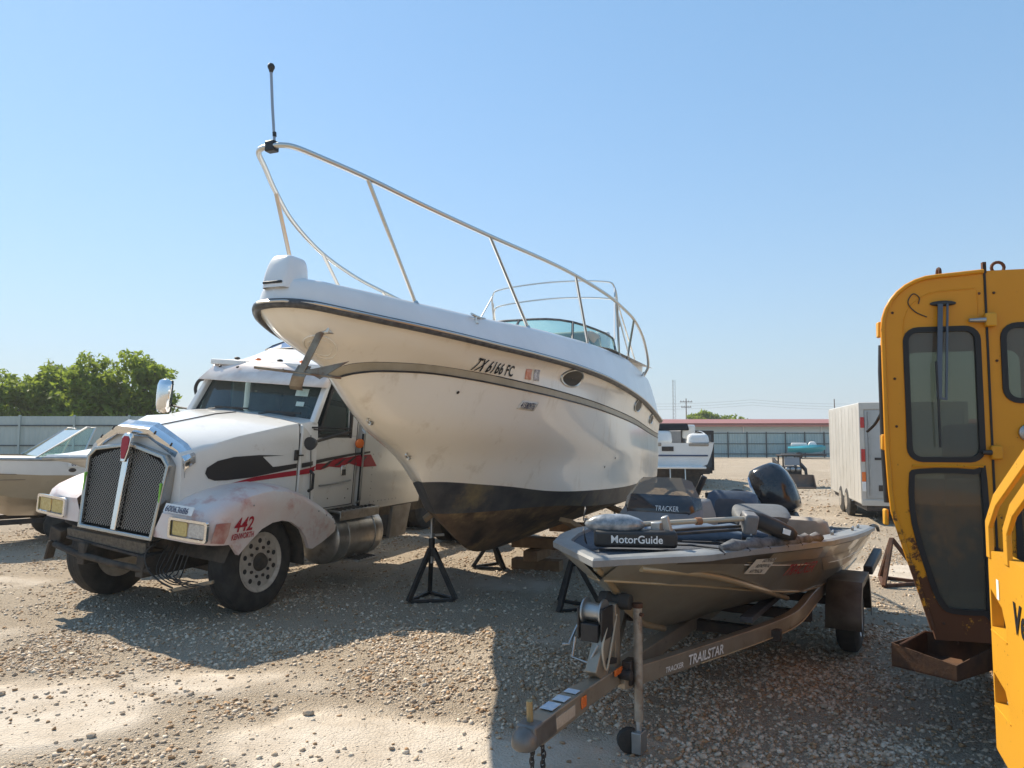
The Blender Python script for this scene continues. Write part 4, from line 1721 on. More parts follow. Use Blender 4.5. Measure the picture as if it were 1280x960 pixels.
# tank with strap, step plate, lower step
m_ = MB()
m_.lathe((.90, 1.20, .66), (0, 1, 0), [(0, .0), (.005, .26), (.03, .31), (.06, .32), (.94, .32), (.98, .31), (1.0, .26), (1.005, 0)], 28)
tank = tp(m_, 'fuel_tank', M_ALU, smooth=35)
for y in (1.42, 1.98):
    m_ = MB()
    m_.lathe((.90, y, .66), (0, 1, 0), [(0, .321), (.002, .33), (.058, .33), (.06, .321)], 28)
    m_.build('tank_strap', M_ALU, tank)
m_ = MB()
m_.box((1.00, 1.68, 1.0), (.34, .84, .03))
m_.box((1.165, 1.68, .95), (.012, .84, .10))
stp = tp(m_, 'step_plate', M_ALU, bevel=.006)
for k in range(9):
    m_ = MB()
    m_.box((1.0, 1.32 + .09 * k, 1.018), (.26, .03, .012))
    m_.build('tread', M_GRIME, stp)
m_ = MB()
m_.box((1.22, 1.70, .40), (.22, .44, .025))
m_.box((1.06, 1.70, .43), (.16, .06, .06))
st2 = tp(m_, 'lower_step', M_ALU, bevel=.005)
for k in range(6):
    m_ = MB()
    m_.box((1.22, 1.54 + .065 * k, .415), (.18, .025, .01))
    m_.build('tread', M_GRIME, st2)
# frame and rear wheels, mostly behind the cruiser
m_ = MB()
for s in (-1, 1):
    m_.box((s * .42, 3.0, .80), (.09, 7.2, .26))
tp(m_, 'chassis_rail', M_GRIME, bevel=.01)


M_RIM = mat('dull_alloy', (.56, .52, .46), .5, .25, var=(.42, .38, .32), vscale=9, dirt=(.16, .13, .10), dirt_amt=.25, dirt_scale=8)


def truck_wheel(name, x, y, s, dual=False):
    R_, W_ = .51, .28
    tc_ = x - s * W_ / 2
    m_ = MB()
    m_.lathe((x - s * W_, y, R_), (s, 0, 0), [(.02, .30), (.0, .34), (.005, .42), (.03, .485), (.05, .505), (.09, .51), (.19, .51), (.23, .505), (.25, .485), (.275, .42), (.28, .34), (.26, .30)], 40, caps=False)
    t_o = m_.build('tyre', M_RUBBER, TR, smooth=35)
    for g in (.10, .14, .18):
        q = MB()
        q.lathe((x - s * W_, y, R_), (s, 0, 0), [(g - .006, .5085), (g - .006, .512), (g + .006, .512), (g + .006, .5085)], 40)
        q.build('tread_rib', M_RUBBER, t_o)
    m_ = MB()
    m_.lathe((x - s * W_, y, R_), (s, 0, 0), [(.02, .30), (.18, .285), (.265, .30), (.272, .31), (.275, .30), (.262, .285), (.25, .27), (.248, .20), (.25, .12), (.252, .08), (.285, .075), (.29, .0)], 40)
    rim = m_.build('rim', M_RIM, TR, smooth=30)
    for k in range(10):
        t = 2 * math.pi * (k + .5) / 10
        q = MB()
        q.cyl((x - s * W_ + s * .238, y + .222 * math.cos(t), R_ + .222 * math.sin(t)), (x - s * W_ + s * .2525, y + .222 * math.cos(t), R_ + .222 * math.sin(t)), .026, n=12)
        q.build('hand_hole', M_BLACK, rim)
        t = 2 * math.pi * k / 10
        q = MB()
        q.cyl((x - s * W_ + s * .225, y + .15 * math.cos(t), R_ + .15 * math.sin(t)), (x - s * W_ + s * .265, y + .15 * math.cos(t), R_ + .15 * math.sin(t)), .017, n=8)
        q.build('lug_nut', M_DARKSTEEL, rim)
    q = MB()
    q.lathe((x - s * W_, y, R_), (s, 0, 0), [(.235, .10), (.26, .095), (.30, .07), (.31, .06), (.315, 0)], 20)
    q.build('hub', M_GRIME, rim)
    return rim


truck_wheel('front', 1.18, 0, 1)
truck_wheel('front', -1.18, 0, -1)
for y in (5.2, 6.5):
    for s in (1, -1):
        m_ = MB()
        for xx in (.95, .62):
            m_.lathe((s * (xx - .12), y, .51), (s, 0, 0), [(0, .3), (.0, .42), (.03, .50), (.22, .50), (.24, .42), (.24, .3)], 28)
        m_.build('dual_tyre', M_RUBBER, TR, smooth=35)

# painted graphics ---------------------------------------------------------------
COMET = [(-.47, 1.516), (-.454, 1.575), (-.339, 1.642), (-.158, 1.684), (.129, 1.703), (.439, 1.698), (.171, 1.684), (.026, 1.653), (-.024, 1.612), (.015, 1.57), (.143, 1.561), (.366, 1.576), (.61, 1.606), (.61, 1.556), (.373, 1.514), (.055, 1.462), (-.226, 1.438), (-.356, 1.439), (-.433, 1.464)]
REDF = [(-.24, 1.391), (.093, 1.466), (.457, 1.512), (.61, 1.527), (.61, 1.469), (.379, 1.449), (.059, 1.418), (-.229, 1.375)]
DBLK = [(.656, 1.609), (1.061, 1.653), (1.557, 1.695), (1.957, 1.724), (1.96, 1.702), (1.561, 1.665), (1.066, 1.613), (.662, 1.556)]
DRED = [(.636, 1.528), (.79, 1.553), (.913, 1.589), (1.101, 1.592), (1.323, 1.645), (1.563, 1.652), (1.776, 1.674), (1.982, 1.68), (2.142, 1.52), (1.798, 1.523), (1.574, 1.574), (1.373, 1.53), (1.172, 1.549), (1.016, 1.515), (.865, 1.522), (.774, 1.485), (.636, 1.476)]


def side_x(y, z):
    if y > 1.78:
        return 1.04
    if y > .88:
        return 1.0
    if y > .63:
        return max(1.0, hood_w(y) + .03)
    s_ = hood_sec(min(y, .62))
    zz = [p[1] for p in s_][::-1]
    xx = [p[0] for p in s_][::-1]
    return float(np.interp(z, zz, xx))


def decal(name, poly, m__, off):
    import bmesh
    bm = bmesh.new()
    vv = [bm.verts.new((0, y, z)) for y, z in poly]
    f_ = bm.faces.new(vv)
    bmesh.ops.triangulate(bm, faces=[f_])
    bmesh.ops.subdivide_edges(bm, edges=bm.edges[:], cuts=2, use_grid_fill=True)
    for v in bm.verts:
        v.co.x = side_x(v.co.y, v.co.z) + off
    me_ = bpy.data.meshes.new(name)
    bm.to_mesh(me_)
    bm.free()
    me_.materials.append(m__)
    o = bpy.data.objects.new(name, me_)
    COL.objects.link(o)
    o.parent = TR
    o.rotation_euler = (0, ROLL, 0)
    return o


M_CHAR = mat('charcoal_paint', (.035, .033, .034), .3, coat=.3)
decal('paint_comet', COMET, M_CHAR, .006)
decal('paint_stripe', REDF, M_REDPRINT, .006)
decal('paint_stripe', DBLK, M_CHAR, .010)
decal('paint_flame', DRED, M_REDPRINT, .007)
for (ya, za, yb, zb) in ((1.0, 1.53, 1.22, 1.62), (1.25, 1.55, 1.5, 1.64), (1.5, 1.58, 1.72, 1.66), (1.68, 1.55, 1.9, 1.66)):
    decal('paint_slash', [(ya, za), (ya + .10, za + .01), (yb, zb), (yb - .06, zb - .005)], M_CHAR, .012)
# door: gaps, handle, hinge, grab rails
m_ = MB()
for pth in ([(.765, 1.93), (.80, 1.6), (.82, 1.30), (.84, 1.05)], [(1.70, 2.55), (1.70, 1.9), (1.70, 1.06)], [(.84, 1.055), (1.70, 1.055)]):
    m_.tube([(side_x(y, z) + .003, y, z) for y, z in pth], .005, 5)
tp(m_, 'door_gap', M_BLACK)
m_ = MB()
m_.box((1.012, 1.46, 1.49), (.02, .10, .13))
dh = tp(m_, 'door_handle', M_CHROME, bevel=.006)
m_ = MB()
m_.box((1.024, 1.46, 1.47), (.012, .06, .07))
m_.build('handle_pocket', M_BLACK, dh, bevel=.004)
for y, z0, z1 in ((1.77, 1.06, 2.0), (.80, 1.28, 1.52)):
    m_ = MB()
    m_.tube([(1.02, y, z0), (1.075, y, z0 + .04), (1.075, y, z1 - .04), (1.02, y, z1)], .013 if y > 1 else .018, 6)
    tp(m_, 'grab_rail', M_STEEL if y > 1 else M_BLACK)
m_ = MB()
m_.tube([(1.015, 1.0, 1.33), (1.03, 1.2, 1.335), (1.03, 1.45, 1.35), (1.015, 1.62, 1.36)], .010, 6)
tp(m_, 'hinge_rod', M_GALV)
m_ = MB()
m_.box((1.03, 1.81, 1.45), (.03, .03, 1.0))
tp(m_, 'gap_seal', M_BLACK)
for k in range(8):
    m_ = MB()
    m_.lathe((1.04, 2.05, 1.05 + .09 * k), (1, 0, 0), [(0, .008), (.004, .007), (.006, 0)], 8)
    m_.build('rivet', M_GALV, slp)
for k in range(7):
    m_ = MB()
    m_.lathe((1.04, 2.15 + .09 * k, 1.05), (1, 0, 0), [(0, .008), (.004, .007), (.006, 0)], 8)
    m_.build('rivet', M_GALV, slp)
for s in (1, -1):
    m_ = MB()
    m_.box((s * (hood_w(.58) + .035), .585, 1.70), (.02, .05, .12))
    m_.tube([(s * (hood_w(.58) + .05), .55, 1.70), (s * (hood_w(.62) + .06), .67, 1.70)], .010, 6)
    tp(m_, 'hood_latch', M_BLACK, bevel=.004)
for (y, z) in ((-.30, 1.24), (.75, 1.08), (1.02, .98), (1.08, .90), (.9, 1.02)):
    m_ = MB()
    m_.lathe((1.232, y, z), (1, 0, 0), [(0, .010), (.005, .009), (.007, 0)], 8)
    m_.build('bolt', M_GALV, fL)
for (y, z) in ((.92, 1.20), (1.2, 1.16), (1.55, 1.14), (.92, 1.12), (1.6, 1.25)):
    m_ = MB()
    m_.lathe((1.0, y, z), (1, 0, 0), [(0, .009), (.004, .008), (.006, 0)], 8)
    m_.build('bolt', M_DARKSTEEL, cab)
# driver's mirror arms with a round spot mirror and amber lamp
m_ = MB()
m_.tube([(1.0, .80, 2.02), (1.12, .82, 2.03), (1.30, 1.15, 2.03)], .011, 6)
m_.tube([(1.30, 1.15, 2.20), (1.30, 1.15, 1.92)], .013, 6)
m_.tube([(1.0, .82, 2.00), (1.2, .95, 1.99), (1.30, 1.15, 1.98)], .009, 6)
m_.tube([(1.30, 1.15, 2.0), (1.27, .80, 1.93), (1.25, .56, 1.88)], .018, 6)
mir = tp(m_, 'mirror_arm', M_DARKSTEEL)
m_ = MB()
m_.lathe((1.27, .44, 1.86), (-.1, 1, .1), [(0, .075), (.03, .07), (.09, .045), (.12, .02)], 16)
m_.build('spot_mirror', M_BLACK, mir)
m_ = MB()
m_.lathe((1.06, 1.68, 1.83), (1, -.4, 0), [(-.02, .03), (0, .062), (.02, .06), (.03, .04), (.035, 0)], 18)
tp(m_, 'amber_lamp', M_AMBER)
# passenger's mirror, chrome shell, and its loop arm
m_ = MB()
rows = []
for k, (z, w, d) in enumerate(((2.00, .06, .03), (2.02, .11, .06), (2.10, .125, .075), (2.25, .125, .085), (2.38, .12, .08), (2.44, .10, .06), (2.46, .05, .03))):
    rows.append([(-1.70 + w * math.cos(t), 1.06 - d * abs(math.sin(t)) * (1 if math.sin(t) > 0 else .15) , z) for t in np.linspace(0, 2 * math.pi, 17)[:-1]])
m_.grid(rows, closed=True)
pm = tp(m_, 'passenger_mirror', M_CHROME, smooth=60)
m_ = MB()
m_.box((-1.70, 1.085, 2.23), (.22, .03, .44))
m_.build('mirror_glass', M_BLACK, pm, bevel=.02)
m_ = MB()
m_.tube([(-1.62, 1.1, 2.12), (-1.4, 1.05, 2.10), (-1.0, .95, 2.09)], .014, 6)
m_.build('mirror_stay', M_BLACK, pm)
m_ = MB()
m_.tube(spline([(-1.0, 1.12, 2.50), (-1.16, 1.12, 2.48), (-1.22, 1.12, 2.36), (-1.14, 1.12, 2.22), (-1.0, 1.1, 2.16)], 6), .022, 8)
tp(m_, 'grab_loop', M_BLACK)

# ------------------------------------------------------------------ fishing boat on its trailer
KO, KR = (.05, 3.42, 0), rad(-31)
M_BHULL = mat('grey_bronze_hull', (.235, .22, .18), .36, .35, var=(.29, .275, .225), vscale=2.5, coat=.5, dirt=(.30, .25, .18), dirt_amt=.15, dirt_scale=4, rvar=.08)
M_BTAN = mat('tan_hull_panel', (.46, .36, .22), .35, .35, var=(.38, .30, .19), vscale=3, coat=.4)
M_BDARK = mat('dark_hull_panel', (.085, .075, .062), .4, .3, var=(.12, .105, .085), vscale=3, coat=.3)
M_BDECK = mat('deck_grey', (.26, .27, .27), .45, var=(.20, .21, .215), vscale=6, bump=.001, bscale=90)
M_CARPET = mat('deck_carpet', (.085, .095, .11), .95, var=(.12, .13, .15), vscale=30, bump=.004, bscale=160, spec=.1)
M_TRAIL = mat('trailer_bronze', (.28, .235, .18), .4, .4, var=(.34, .29, .225), vscale=5, coat=.25, dirt=(.09, .075, .06), dirt_amt=.2, dirt_scale=7)
M_SEATG = mat('seat_grey', (.13, .14, .15), .65, var=(.10, .11, .12), vscale=8, bump=.001, bscale=60)
M_SEATT = mat('seat_tan', (.34, .30, .25), .65, var=(.27, .24, .20), vscale=8)
M_SEATD = mat('seat_dark', (.06, .07, .085), .65, var=(.09, .10, .12), vscale=8)
M_SEATB = mat('seat_blue', (.07, .105, .16), .65, var=(.10, .145, .21), vscale=8)

FB = thing('fishing_boat', KO, KR, 'low bronze and grey aluminium fishing boat with a black outboard motor and trolling motor', 'boat')
BL0, BL1 = .79, 5.75

# lines as tables of (y, x, z)
def btab(rows):
    a = np.array(rows, float)
    return lambda y: (float(np.interp(y, a[:, 0], a[:, 1])), float(np.interp(y, a[:, 0], a[:, 2])))


GUN = btab([(.79, .02, 1.155), (.80, .03, 1.155), (1.28, .50, 1.16), (1.7, .66, 1.15), (2.2, .80, 1.12), (3.0, .94, 1.06), (4.0, 1.00, .985), (5.0, 1.02, .915), (5.75, 1.02, .87)])
GUNL = btab([(.79, .02, 1.11), (.80, .03, 1.11), (1.28, .50, 1.115), (1.7, .65, 1.10), (2.2, .79, 1.07), (3.0, .93, 1.01), (4.0, .99, .935), (5.0, 1.01, .865), (5.75, 1.01, .82)])
CHI = btab([(.88, .0, 1.02), (1.28, .27, .955), (1.7, .42, .88), (2.2, .56, .78), (3.0, .73, .645), (4.0, .82, .565), (5.0, .84, .53), (5.75, .84, .51)])
KEE = btab([(.88, 0, 1.02), (1.0, 0, .99), (1.14, 0, .90), (1.29, 0, .78), (1.55, 0, .64), (1.94, 0, .52), (2.5, 0, .44), (3.3, 0, .40), (5.75, 0, .36)])
byy = [.88, .95, 1.02, 1.1, 1.2, 1.29, 1.4, 1.55, 1.75, 2.0, 2.3, 2.6, 3.0, 3.4, 3.8, 4.2, 4.6, 5.0, 5.4, 5.75]
m_ = MB()
for s in (1, -1):
    m_.grid([[(s * (KEE(y)[0] * (1 - q) + CHI(y)[0] * q), y, KEE(y)[1] * (1 - q) + CHI(y)[1] * q) for q in (0, .33, .66, 1)] for y in byy])
m_.build('hull_bottom', M_BHULL, FB, smooth=28)
m_ = MB()


def topside(y, q):
    c, g = CHI(y), GUNL(y)
    if y < 1.0:
        g = (g[0] * 1.0, g[1])
    return (c[0] * (1 - q) + g[0] * q, y, c[1] * (1 - q) + g[1] * q)


for s in (1, -1):
    m_.grid([[(s * p[0], p[1], p[2]) for p in (topside(y, q) for q in (0, .3, .6, 1))] for y in byy])
hs_ = m_.build('hull_side', M_BHULL, FB, smooth=28)


def bfn(y0, q0=None):
    def fn(x, z, lift):
        y = y0 + x
        c, g = CHI(y), GUNL(y)
        q = (z - c[1]) / (g[1] - c[1])
        p = topside(y, q)
        return (p[0] + .004 + lift, p[1], p[2])
    return fn


def bpanel(name, pts_top, pts_bot, m__, off=.004, parent=None, n_=10):
    """panel of another colour on the port topside; edges given as (y, share of height)."""
    rows = []
    for k in range(n_ + 1):
        t = k / n_
        yt, qt = [float(np.interp(t, np.linspace(0, 1, len(pts_top)), [p[i] for p in pts_top])) for i in (0, 1)]
        yb, qb = [float(np.interp(t, np.linspace(0, 1, len(pts_bot)), [p[i] for p in pts_bot])) for i in (0, 1)]
        rows.append([(lambda a: (a[0] + off, a[1], a[2]))(topside(yt * (1 - j / 4) + yb * j / 4, qt * (1 - j / 4) + qb * j / 4)) for j in range(5)])
    m2 = MB()
    m2.grid(rows)
    return m2.build(name, m__, parent or FB, smooth=40)


bpanel('dark_panel', [(1.15, .98), (1.5, .98), (2.0, .98)], [(1.15, .90), (1.5, .78), (2.0, .66)], M_BDARK)
bpanel('tan_stripe', [(1.62, .97), (2.6, .97), (3.8, .97), (5.2, .97)], [(1.72, .72), (2.6, .74), (3.8, .74), (5.2, .74)], M_BTAN)
bpanel('tan_panel', [(3.0, .73), (4.4, .73), (5.70, .95)], [(3.35, .40), (4.4, .32), (5.70, .2)], M_BTAN, off=.005)
# ribs pressed into the bow plating and silver pinstripes
m_ = MB()
m_.tube(spline([Vector(topside(1.0, .75)) + Vector((.01, 0, 0)), Vector(topside(1.5, .38)) + Vector((.012, 0, 0)), Vector(topside(2.2, .06)) + Vector((.012, 0, 0)), (CHI(3.0)[0] * .85, 3.0, CHI(3.0)[1] - .06)], 8), .02, 8)
m_.build('spray_rail', M_BTAN, FB, smooth=60)
for s in (1, -1):
    m_ = MB()
    m_.tube(spline([(s * (CHI(y)[0] + .004), y, CHI(y)[1]) for y in (.9, 1.2, 1.7, 2.4, 3.2, 4.4, 5.7)], 6), .008, 6)
    m_.build('chine_trim', M_BTAN, FB, smooth=60)
m_ = MB()
m_.tube(spline([(lambda a: Vector((a[0] + .006, a[1], a[2])))(topside(y, q)) for y, q in ((1.75, .70), (2.6, .62), (3.6, .56), (4.6, .52), (5.6, .5))], 6), .004, 5)
m_.build('pinstripe', mat('silver_tape', (.7, .68, .62), .4), FB)
m_ = MB()
m_.tube([(0, .83, 1.10), (0, .93, 1.045), (0, 1.02, .985), (0, 1.14, .89), (0, 1.29, .77), (0, 1.55, .63), (0, 1.94, .51)], .022, 8)
m_.build('stem_bar', M_BTAN, FB, smooth=60)
m_ = MB()
m_.add([(0, .80, 1.112), (.30, 1.08, 1.114), (0, 1.15, 1.114), (-.30, 1.08, 1.114), (0, .92, 1.03), (.10, 1.02, 1.02), (-.10, 1.02, 1.02)], [(0, 1, 2, 3), (0, 4, 5, 1), (0, 3, 6, 4), (1, 5, 2), (3, 2, 6)])
m_.build('bow_plate', M_BHULL, FB, smooth=0)
# transom
m_ = MB()
c, g = CHI(BL1), GUN(BL1)
m_.add([(0, BL1, KEE(BL1)[1]), (c[0], BL1, c[1]), (g[0] - .015, BL1, g[1] - .04), (-g[0] + .015, BL1, g[1] - .04), (-c[0], BL1, c[1])], [(0, 1, 2, 3, 4)])
m_.build('transom', M_BHULL, FB, smooth=0, solid=.03)
# gunwale cap round the boat: chamfered bow, straight sides
gp = [.79, 1.28, 1.7, 2.2, 3.0, 4.0, 5.0, 5.75]
m_ = MB()
for s in (1, -1):
    rows = []
    for y in gp:
        x, z = GUN(y)
        x = x if y > .8 else 0.0
        inn = max(x - (.13 if y > 1.3 else .10), 0)
        yi = y + (.09 if y <= .8 else (.03 if y < 1.3 else 0))
        rows.append([(s * (x - .01 if x else 0), y + .004, z - .052), (s * (x + .012 if x else 0), y - (.012 if y < .8 else 0), z - .047), (s * (x + .014 if x else 0), y - (.014 if y < .8 else 0), z - .012), (s * max(x - .01, 0), y + .004, z), (s * inn, yi, z + .004), (s * inn, yi, z - .05)])
    m_.grid(rows)
m_.build('gunwale', M_BDECK, FB, smooth=25)
m_ = MB()
rows = []
for y in (.90, 1.31, 1.7, 2.2, 2.45):
    x, z = GUN(y)
    xi = max(x - .12, .02)
    rows.append([(xi * q, y + (.0 if abs(q) < 1 else 0), z - .02) for q in (-1, -.5, 0, .5, 1)])
m_.grid(rows)
m_.build('casting_deck', M_CARPET, FB, smooth=0, solid=.02)
m_ = MB()
m_.grid([[(q * w_, y, zf) for q in (-1, 0, 1)] for y, zf, w_ in ((2.44, .76, .50), (3.4, .68, .66), (4.6, .64, .76))])
m_.grid([[(q * w_, 2.45, zf) for q in (-1, 0, 1)] for zf, w_ in ((.76, .50), (1.08, GUN(2.45)[0] - .13))])
m_.build('cockpit_floor', M_CARPET, FB, smooth=0)
m_ = MB()
m_.grid([[(q * (GUN(y)[0] - .13), y, GUN(y)[1] - .05) for q in (-1, 0, 1)] for y in (4.6, 5.72)])
m_.grid([[(q * w_, 4.6, zf) for q in (-1, 0, 1)] for zf, w_ in ((.64, .76), (.87, GUN(4.6)[0] - .13))])
m_.build('stern_deck', M_CARPET, FB, smooth=0)
# boat cover bunched on the port gunwale and gear lying on the bow deck
m_ = MB()
pts = [(GUN(y)[0] - .03, y, GUN(y)[1] + .012) for y in np.linspace(1.45, 2.9, 14)]
m_.tube(pts, .04, 7, rs=[.02 + .028 * abs(math.sin(i * 1.7)) for i in range(14)])
m_.build('bunched_strap', mat('strap_black', (.04, .045, .05), .8, var=(.2, .21, .22), vscale=9), FB, smooth=60)
for k in range(5):
    y = 1.42 + .24 * k
    x, z = GUN(y)
    m_ = MB()
    m_.tube([(x + .015, y, z - .02), (x - .02, y, z + .012), (x - .2, y + .04, z + .012), (x - .42, y + .02, z + .004)], .007, 5)
    m_.build('cover_strap', M_BLACK, FB)
m_ = MB()
for (x, y, r) in ((.28, 1.95, .07), (.40, 2.2, .06), (.1, 2.05, .05)):
    m_.tube([(x - .25, y - .05, GUN(y)[1] + .03), (x, y, GUN(y)[1] + .05), (x + .25, y + .04, GUN(y)[1] + .03)], r, 8, rs=[r * .6, r, r * .5])
m_.build('rolled_cover', M_SEATB, FB, smooth=70)
# lettering and stickers on the port side
lettering('TRACKER', 'hull_lettering', .12, lambda x, z, d: bfn(2.35)(x, z + GUNL(2.35 + x)[1] - .19, d + .022), M_REDPRINT, FB, bold=.01, shear=.3, xs=1.0)


def bsq(name, y0, y1, q0, q1, m__, skew=.0):
    m2 = MB()
    m2.grid([[(lambda a: (a[0] + .022, a[1] - .016, a[2] + .006))(topside(y0 + (y1 - y0) * i / 3 + skew * j, q0 + (q1 - q0) * j)) for i in range(4)] for j in (0, 1)])
    return m2.build(name, m__, FB, smooth=0)


sg = bsq('lot_sticker', 1.84, 2.10, .42, .84, M_STICKER, -.03)
for k, tx in enumerate(('60795626', 'RENEWAL', '60795626')):
    lettering(tx, 'lot_number', .042, lambda x, z, d, k=k: (lambda a: (a[0] + .025, a[1] - .018, a[2] + .007))(topside(1.875 + x + .038 * (2 - k) * .5, .74 - .145 * k + z * 3.1)), M_PRINT, sg, bold=.0, xs=.95)
# ---- bow gear: trolling motor folded down on its mount
TM = MB()
TM.box((.06, 1.27, 1.215), (.50, .16, .10), (0, 0, rad(24)))
tmo = TM.build('trolling_mount', M_BLACK, FB, bevel=.02)
a24 = rad(24)
tmfn = lambda x, z, d: (.06 + (x - .15) * math.cos(a24) + (.082 + d) * math.sin(a24), 1.27 + (x - .15) * math.sin(a24) - (.082 + d) * math.cos(a24), 1.195 + z)
lettering('MotorGuide', 'mount_lettering', .065, tmfn, M_WHITEPLATE, tmo, bold=.015, xs=.95)
m_ = MB()
m_.box((.25, 1.33, 1.28), (.04, .045, .15), (rad(10), rad(-14), 0))
m_.box((.17, 1.36, 1.27), (.06, .07, .08))
m_.build('motor_clamp', M_GALV, tmo, bevel=.006)
m_ = MB()
m_.lathe((-.08, 1.22, 1.295), (.92, .36, .0), [(-.16, 0), (-.15, .02), (-.10, .05), (-.03, .063), (.05, .065), (.11, .06), (.17, .04), (.20, .02), (.21, 0)], 18)
m_.build('motor_pod', mat('pod_grey', (.10, .12, .14), .3, .2, var=(.35, .37, .39), vscale=16, coat=.4), FB, smooth=60)
m_ = MB()
for t in (0, 2.1, 4.2):
    c_ = Vector((-.23, 1.15, 1.295))
    ax_ = Vector((.92, .36, 0)).normalized()
    e1 = Vector((-.36, .92, 0)).normalized()
    d_ = e1 * math.cos(t) + Vector((0, 0, 1)) * math.sin(t)
    p_ = ax_.cross(d_)
    m_.add([c_ + d_ * .02, c_ + d_ * .06 + p_ * .03, c_ + d_ * .125 + p_ * .02 + ax_ * .02, c_ + d_ * .12 - p_ * .02 + ax_ * .01, c_ + d_ * .05 - p_ * .02], [(0, 1, 2, 3, 4)])
m_.build('propeller', M_BLACK, FB, smooth=40, solid=.005)
m_ = MB()
m_.tube([(.06, 1.28, 1.295), (.32, 1.58, 1.30), (.58, 1.86, 1.305)], .0165, 10)
m_.build('motor_shaft', mat('shaft_composite', (.52, .42, .28), .35, .2, var=(.45, .40, .32), vscale=5, coat=.3), FB, smooth=60)
m_ = MB()
m_.cyl((.34, 1.60, 1.30), (.365, 1.63, 1.30), .024, n=12)
m_.build('shaft_collar', mat('collar_brown', (.25, .12, .06), .6), FB)
m_ = MB()
m_.box((.60, 1.90, 1.275), (.09, .12, .13), (rad(10), rad(8), rad(30)))
m_.build('motor_bracket', mat('bracket_grey', (.22, .22, .23), .5, var=(.15, .15, .15), vscale=9), FB, bevel=.015)
m_ = MB()
hd = Vector((.68, 2.05, 1.255))
hx_, hy_ = Vector((.84, .36, -.38)).normalized(), Vector((-.6, .8, 0)).normalized()
hz_ = hx_.cross(hy_)
rows = []
for t, k in ((-.17, .35), (-.14, .75), (-.06, 1.0), (.06, 1.0), (.15, .85), (.19, .5), (.20, .05)):
    rows.append([tuple(hd + hx_ * t + hy_ * (.062 * k * math.copysign(abs(math.cos(a)) ** .7, math.cos(a))) + hz_ * (.06 * k * math.copysign(abs(math.sin(a)) ** .7, math.sin(a)))) for a in np.linspace(0, 2 * math.pi, 17)[:-1]])
m_.grid(rows, closed=True)
mh = m_.build('motor_head', M_BLACK, FB, smooth=60)
m_ = MB()
m_.box(tuple(hd + hx_ * .10 + hy_ * -.075), (.05, .008, .035), (0, .3, .64))
m_.build('head_label', M_WHITEPLATE, mh)
m_ = MB()
for k in range(2):
    m_.tube([(.12 + .02 * k, 1.42 + .04 * k, 1.215 + .022 * k), (.36, 1.68 + .04 * k, 1.225 + .02 * k), (.62, 1.93 + .03 * k, 1.235 + .018 * k)], .010, 6)
m_.build('mount_arm', M_DARKSTEEL, FB)
m_ = MB()
m_.tube(spline([(.62, 1.86, 1.20), (.61, 1.87, 1.26), (.60, 1.88, 1.33)], 3), .007, 5)
m_.box((.62, 1.86, 1.175), (.05, .05, .02))
m_.build('rod_holder', M_GALV, FB)
# ---- console with screen, wheel and seats
m_ = MB()
cx_, cy_ = -.42, 3.15
rows = []
for z, w, y0, y1 in ((.66, .40, -.30, .36), (1.0, .40, -.26, .36), (1.16, .37, -.16, .34), (1.28, .33, .0, .33)):
    rows.append([(cx_ - w, cy_ + y0 + .08, z), (cx_ - w + .1, cy_ + y0, z), (cx_ + w - .1, cy_ + y0, z), (cx_ + w, cy_ + y0 + .08, z), (cx_ + w, cy_ + y1, z), (cx_ - w, cy_ + y1, z)])
m_.grid(rows, closed=True)
m_.add(rows[-1], [(0, 1, 2, 3, 4, 5)])
con = m_.build('console', mat('console_grey', (.20, .20, .20), .5, var=(.16, .16, .165), vscale=5), FB, smooth=35, bevel=.02)
m_ = MB()
q0 = [(cx_ - .36, cy_ - .02, 1.12), (cx_ - .28, cy_ - .15, 1.10), (cx_ + .28, cy_ - .15, 1.10), (cx_ + .36, cy_ - .02, 1.12)]
q1 = [(cx_ - .33, cy_ + .02, 1.30), (cx_ - .25, cy_ - .08, 1.33), (cx_ + .25, cy_ - .08, 1.33), (cx_ + .33, cy_ + .02, 1.30)]
q2 = [(cx_ - .24, cy_ + .08, 1.44), (cx_ - .17, cy_ + .0, 1.475), (cx_ + .17, cy_ + .0, 1.475), (cx_ + .24, cy_ + .08, 1.44)]
m_.grid([q0, q1])
m_.build('console_front', mat('screen_smoke', (.03, .033, .04), .15, coat=.4), con, smooth=50, solid=.006)
m_ = MB()
m_.grid([q1, q2])
m_.build('wind_deflector', glass('smoke_tan', (.42, .36, .28), alpha=.7), con, smooth=50)
lettering('TRACKER', 'console_lettering', .06, lambda x, z, d: (cx_ - .02 + x, cy_ - .135 + z * .35 - d - .004, 1.20 + z), M_WHITEPLATE, con, bold=.0, xs=.8)
m_ = MB()
m_.tube([(cx_ + .17 * math.cos(t), cy_ + .42 + .05 * math.sin(t), 1.18 + .16 * math.sin(t)) for t in np.linspace(0, 2 * math.pi, 19)[:-1]], .014, 6, closed=True)
m_.build('steering_wheel', M_BLACK, con)
m_ = MB()
m_.box((cx_ + .24, cy_ + .30, 1.38), (.05, .05, .22), (0, rad(25), 0))
m_.build('graph_stand', M_BLACK, con, bevel=.01)


